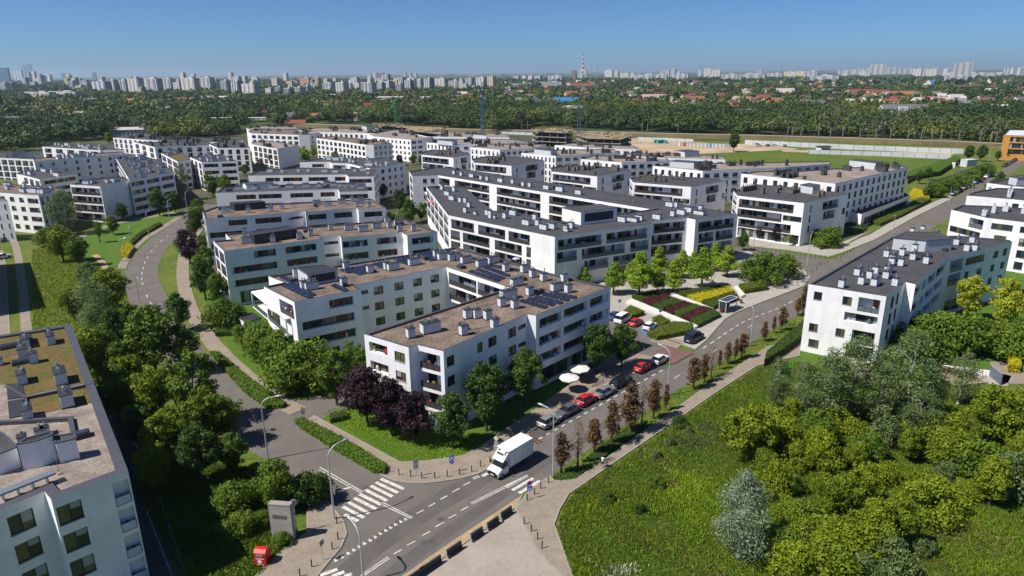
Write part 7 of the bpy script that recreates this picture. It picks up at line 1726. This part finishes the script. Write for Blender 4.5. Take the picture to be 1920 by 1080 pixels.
# individual trees at the front edge of the woods and in gaps of the estate
edge = [(20,268,'yellow'),(45,270,'yellow'),(70,266,'yellow'),(95,268,'yellow'),(120,266,'yellow'),(8,275,'plum'),(150,256,'dark'),(175,258,'dark'),(195,262,'dark'),(135,262,'dark'),(205,270,'yellow'),(105,247,'dark'),(125,248,'conifer'),(160,246,'mid'),(185,244,'mid')]
for i, (x, y, kd) in enumerate(edge):
    tree(kd, x, y, None, '%s tree behind the left-hand blocks, number %s from the left' % ({'yellow':'yellow-green','plum':'reddish','dark':'dark green','conifer':'pointed dark','mid':'green'}[kd], ['one','two','three','four','five','six','seven','eight','nine','ten','eleven','twelve','thirteen','fourteen','fifteen'][sorted(e[0] for e in edge).index(x)]), h=[9,14][kd in ('dark','mid')])
court = [(505,305),(520,300),(540,302),(556,298),(572,300),(588,296),(530,292),(560,290),(600,292),(515,312),(545,308),(575,306)]
for i, (x, y) in enumerate(court): tree('light' if i % 3 else 'mid', x, y, None, 'bright green tree in the courtyard grove between the left and centre blocks', h=8.5, wide=1.35, group='bright green courtyard grove')
for i, (x, y) in enumerate([(615,298),(640,300),(655,302),(630,306)]): tree('mid', x, y, None, 'darker green tree right of the bright courtyard grove', h=7, wide=1.2, group='darker courtyard trees')
for i, (x, y, k_) in enumerate([(775,310,'mid'),(790,312,'dark'),(765,300,'dark'),(750,310,'plum'),(160,330,'light'),(205,325,'mid'),(640,360,'dark'),(720,372,'dark'),(700,350,'mid'),(870,315,'mid'),(1010,330,'mid'),(1170,345,'mid'),(1340,368,'mid'),(240,322,'mid'),(470,318,'mid'),(460,330,'mid')]):
    tree(k_, x, y, None, 'small courtyard tree glimpsed between the white blocks, %s from the left' % ordn(sorted([775,790,765,750,160,205,640,720,700,870,1010,1170,1340,240,470,460]).index(x)), h=6)
for i in range(9): tree('conifer' if i % 2 else 'mid', 1830+i*5.5, 392-i*6, None, 'street tree along the right side of the far avenue, %s from the near end' % ordn(i), h=5.5, group='trees right of the far avenue')
for i in range(16):
    f = i/15; tree(['mid','dark','gbush'][i % 3], 1735+f*120, 372-f*48+(i % 3)*2, None, 'green tree of the belt left of the far parked cars', h=4.5+(i % 3)*.6, wide=1.1, name='tree', cat='tree', group='tree belt beside the far parked cars')
for i, (x, y) in enumerate([(1815,302),(1838,303),(1722,345),(1740,338),(1890,300),(1905,296),(1870,302)]): tree('dark', x, y, None, 'dark round tree around the side car park, %s from the left' % ordn(sorted([1815,1838,1722,1740,1890,1905,1870]).index(x)), h=9 if i < 2 else 6)
# ================================================================ meadow grass (uncountable)
def tufts(name, poly, n, hr, wd, key, label, seed=1, z=.02, clump=None, soft=0):
    P = [G(x, y) for x, y in poly]; r = np.random.RandomState(seed); xs = [p[0] for p in P]; ys = [p[1] for p in P]
    q = r.uniform(size=(n, 2))*np.array([max(xs)-min(xs), max(ys)-min(ys)])+np.array([min(xs), min(ys)])
    m = np.zeros(n, bool); k = len(P)
    for i in range(k):
        (ax, ay), (bx, by) = P[i], P[i-1]
        c_ = ((ay > q[:,1]) != (by > q[:,1])) & (q[:,0] < (bx-ax)*(q[:,1]-ay)/(by-ay+1e-9)+ax); m ^= c_
    q = q[m]
    if soft:
        ed = np.full(len(q), 1e9)
        for i in range(k):
            a_ = np.array(P[i]); ab = np.array(P[i-1])-a_; tt = np.clip(((q-a_)@ab)/max(ab@ab, 1e-9), 0, 1); ed = np.minimum(ed, np.linalg.norm(q-a_-tt[:,None]*ab, axis=1))
        nz = np.sin(q[:,0]*.9+2*np.sin(q[:,1]*.5))*1.2+np.sin(q[:,1]*1.3+q[:,0]*.4)*.8
        q = q[r.uniform(size=len(q)) < np.clip((ed+nz)/soft, 0, 1)**1.5]
    if clump is not None:
        f = np.sin(q[:,0]*clump[0]+1.3*np.sin(q[:,1]*.3))*np.sin(q[:,1]*clump[0]*1.1+np.cos(q[:,0]*.25)*1.5); q = q[f > clump[1]]
    ct = len(q); fld = .5+.5*np.sin(q[:,0]*.35+2*np.sin(q[:,1]*.21))*np.cos(q[:,1]*.4+q[:,0]*.1)
    a = r.uniform(0, 2*math.pi, ct); h = r.uniform(*hr, ct)*(.6+.7*fld); w_ = wd*r.uniform(.6,1.4,ct); ln = r.normal(size=(ct,2))*.35*h[:,None]
    base = np.column_stack([q, np.full(ct, z)]); dv = np.column_stack([np.cos(a)*w_, np.sin(a)*w_, np.zeros(ct)])
    top = base+np.column_stack([ln, h]); V = np.stack([base-dv, base+dv, top+dv*.5, top-dv*.5], axis=1).reshape(-1,3)
    me = fastmesh(name, V, ct, [L[key]], leaf=np.clip(fld*.6+r.uniform(0,.4,ct),0,1)); return setp(put(name, me), label, 'grass', kind='stuff')
MD = [(1078,1100),(1045,990),(1055,955),(1080,920),(1155,873),(1255,803),(1355,733),(1425,688),(1500,680),(1640,720),(1800,720),(1960,760),(2000,1100)]
tufts('meadow_grass', MD, 300000, (.12,.38), .045, 'mid', 'tall green grass of the meadow at the lower right', 2)
tufts('tall_weeds', [(1210,960),(1250,880),(1330,870),(1380,900),(1370,1000),(1280,1040)], 60000, (.25,.55), .05, 'light', 'bright green weeds in the middle of the meadow', 3, soft=6)
tufts('tall_weeds', [(1290,860),(1200,850),(1300,790),(1400,760),(1420,840)], 30000, (.3,.6), .05, 'grey', 'grey-green weeds at the back of the meadow', 13, soft=6)
tufts('dry_grass', MD, 40000, (.25,.5), .05, 'tan', 'patches of dry brownish grass in the meadow', 14, clump=(.27,.35))
tufts('meadow_grass', MD, 120000, (.12,.34), .045, 'light', 'lighter grass blades mixed through the meadow', 15)
tufts('tall_weeds', MD, 40000, (.3,.6), .05, 'yell', 'yellow-green weeds scattered over the meadow', 4, clump=(.31,.1))
tufts('wild_flowers', [(1078,1100),(1045,990),(1075,930),(1200,850),(1380,880),(1330,1100)], 2000, (.35,.55), .05, 'flower', 'yellow wild flowers in the meadow', 5, clump=(.4,.1), soft=5)
tufts('white_flowers', [(1085,1100),(1090,1040),(1220,1040),(1230,1100)], 2600, (.45,.7), .05, 'wflo', 'white flowering weeds at the bottom of the meadow', 6, clump=(.5,-.2), soft=5)
ML = [(60,470),(110,462),(180,500),(230,530),(250,600),(300,680),(180,760),(120,640),(62,640)]
tufts('meadow_grass', ML, 90000, (.2,.5), .07, 'yell', 'tall bright grass of the field at the left', 7)
tufts('meadow_grass', [(250,900),(330,860),(480,880),(560,1000),(470,1100),(345,1100)], 40000, (.15,.4), .09, 'mid', 'grass under the trees left of the junction', 8)
tufts('lawn_grass', [(600,775),(650,755),(760,800),(880,830),(900,838),(870,853),(800,863),(750,865),(650,803)], 26000, (.06,.14), .06, 'light', 'short bright lawn grass at the corner of the U-shaped block', 9)
tufts('verge_grass', [(1060,903),(1115,883),(1210,818),(1310,738),(1400,680),(1435,655),(1510,600),(1500,592),(1430,633),(1380,663),(1260,742),(1165,808),(1040,890)], 30000, (.08,.25), .07, 'mid', 'grass of the verge under the brown street trees', 10)
# block beyond the left edge, which shades the field
a = Vector(G(60,492))-Vector((9.6,3.6)); b_ = Vector(G(92,578))-Vector((9.6,3.6)); d = (b_-a).normalized(); n_ = Vector((-d.y, d.x)); n_ = n_ if n_.x < 0 else -n_
Bld('white block standing mostly outside the left edge, shading the tall grass', [tuple(a), tuple(b_), tuple(b_+n_*16), tuple(a+n_*16)], 13, world=True, facs={0: FW(even(4,.4),(0,1,2,3)), 2: []})
# ================================================================ haze
hz = MB(); hz.box(0, 14000, -1, 36000, 29000, 230, KERB)
hm = bpy.data.materials.new('haze_air'); hm.use_nodes = True; hn = hm.node_tree; hn.nodes.clear()
pv = hn.nodes.new('ShaderNodeVolumePrincipled'); pv.inputs['Color'].default_value = (.62,.78,.95,1); pv.inputs['Density'].default_value = HAZE_D; pv.inputs['Anisotropy'].default_value = 0.2
ho = hn.nodes.new('ShaderNodeOutputMaterial'); hn.links.new(pv.outputs[0], ho.inputs['Volume'])
me = hz.mesh('haze'); me.materials.clear(); me.materials.append(hm); setp(put('haze', me), 'thin blue summer haze over the far city', 'haze', kind='stuff')
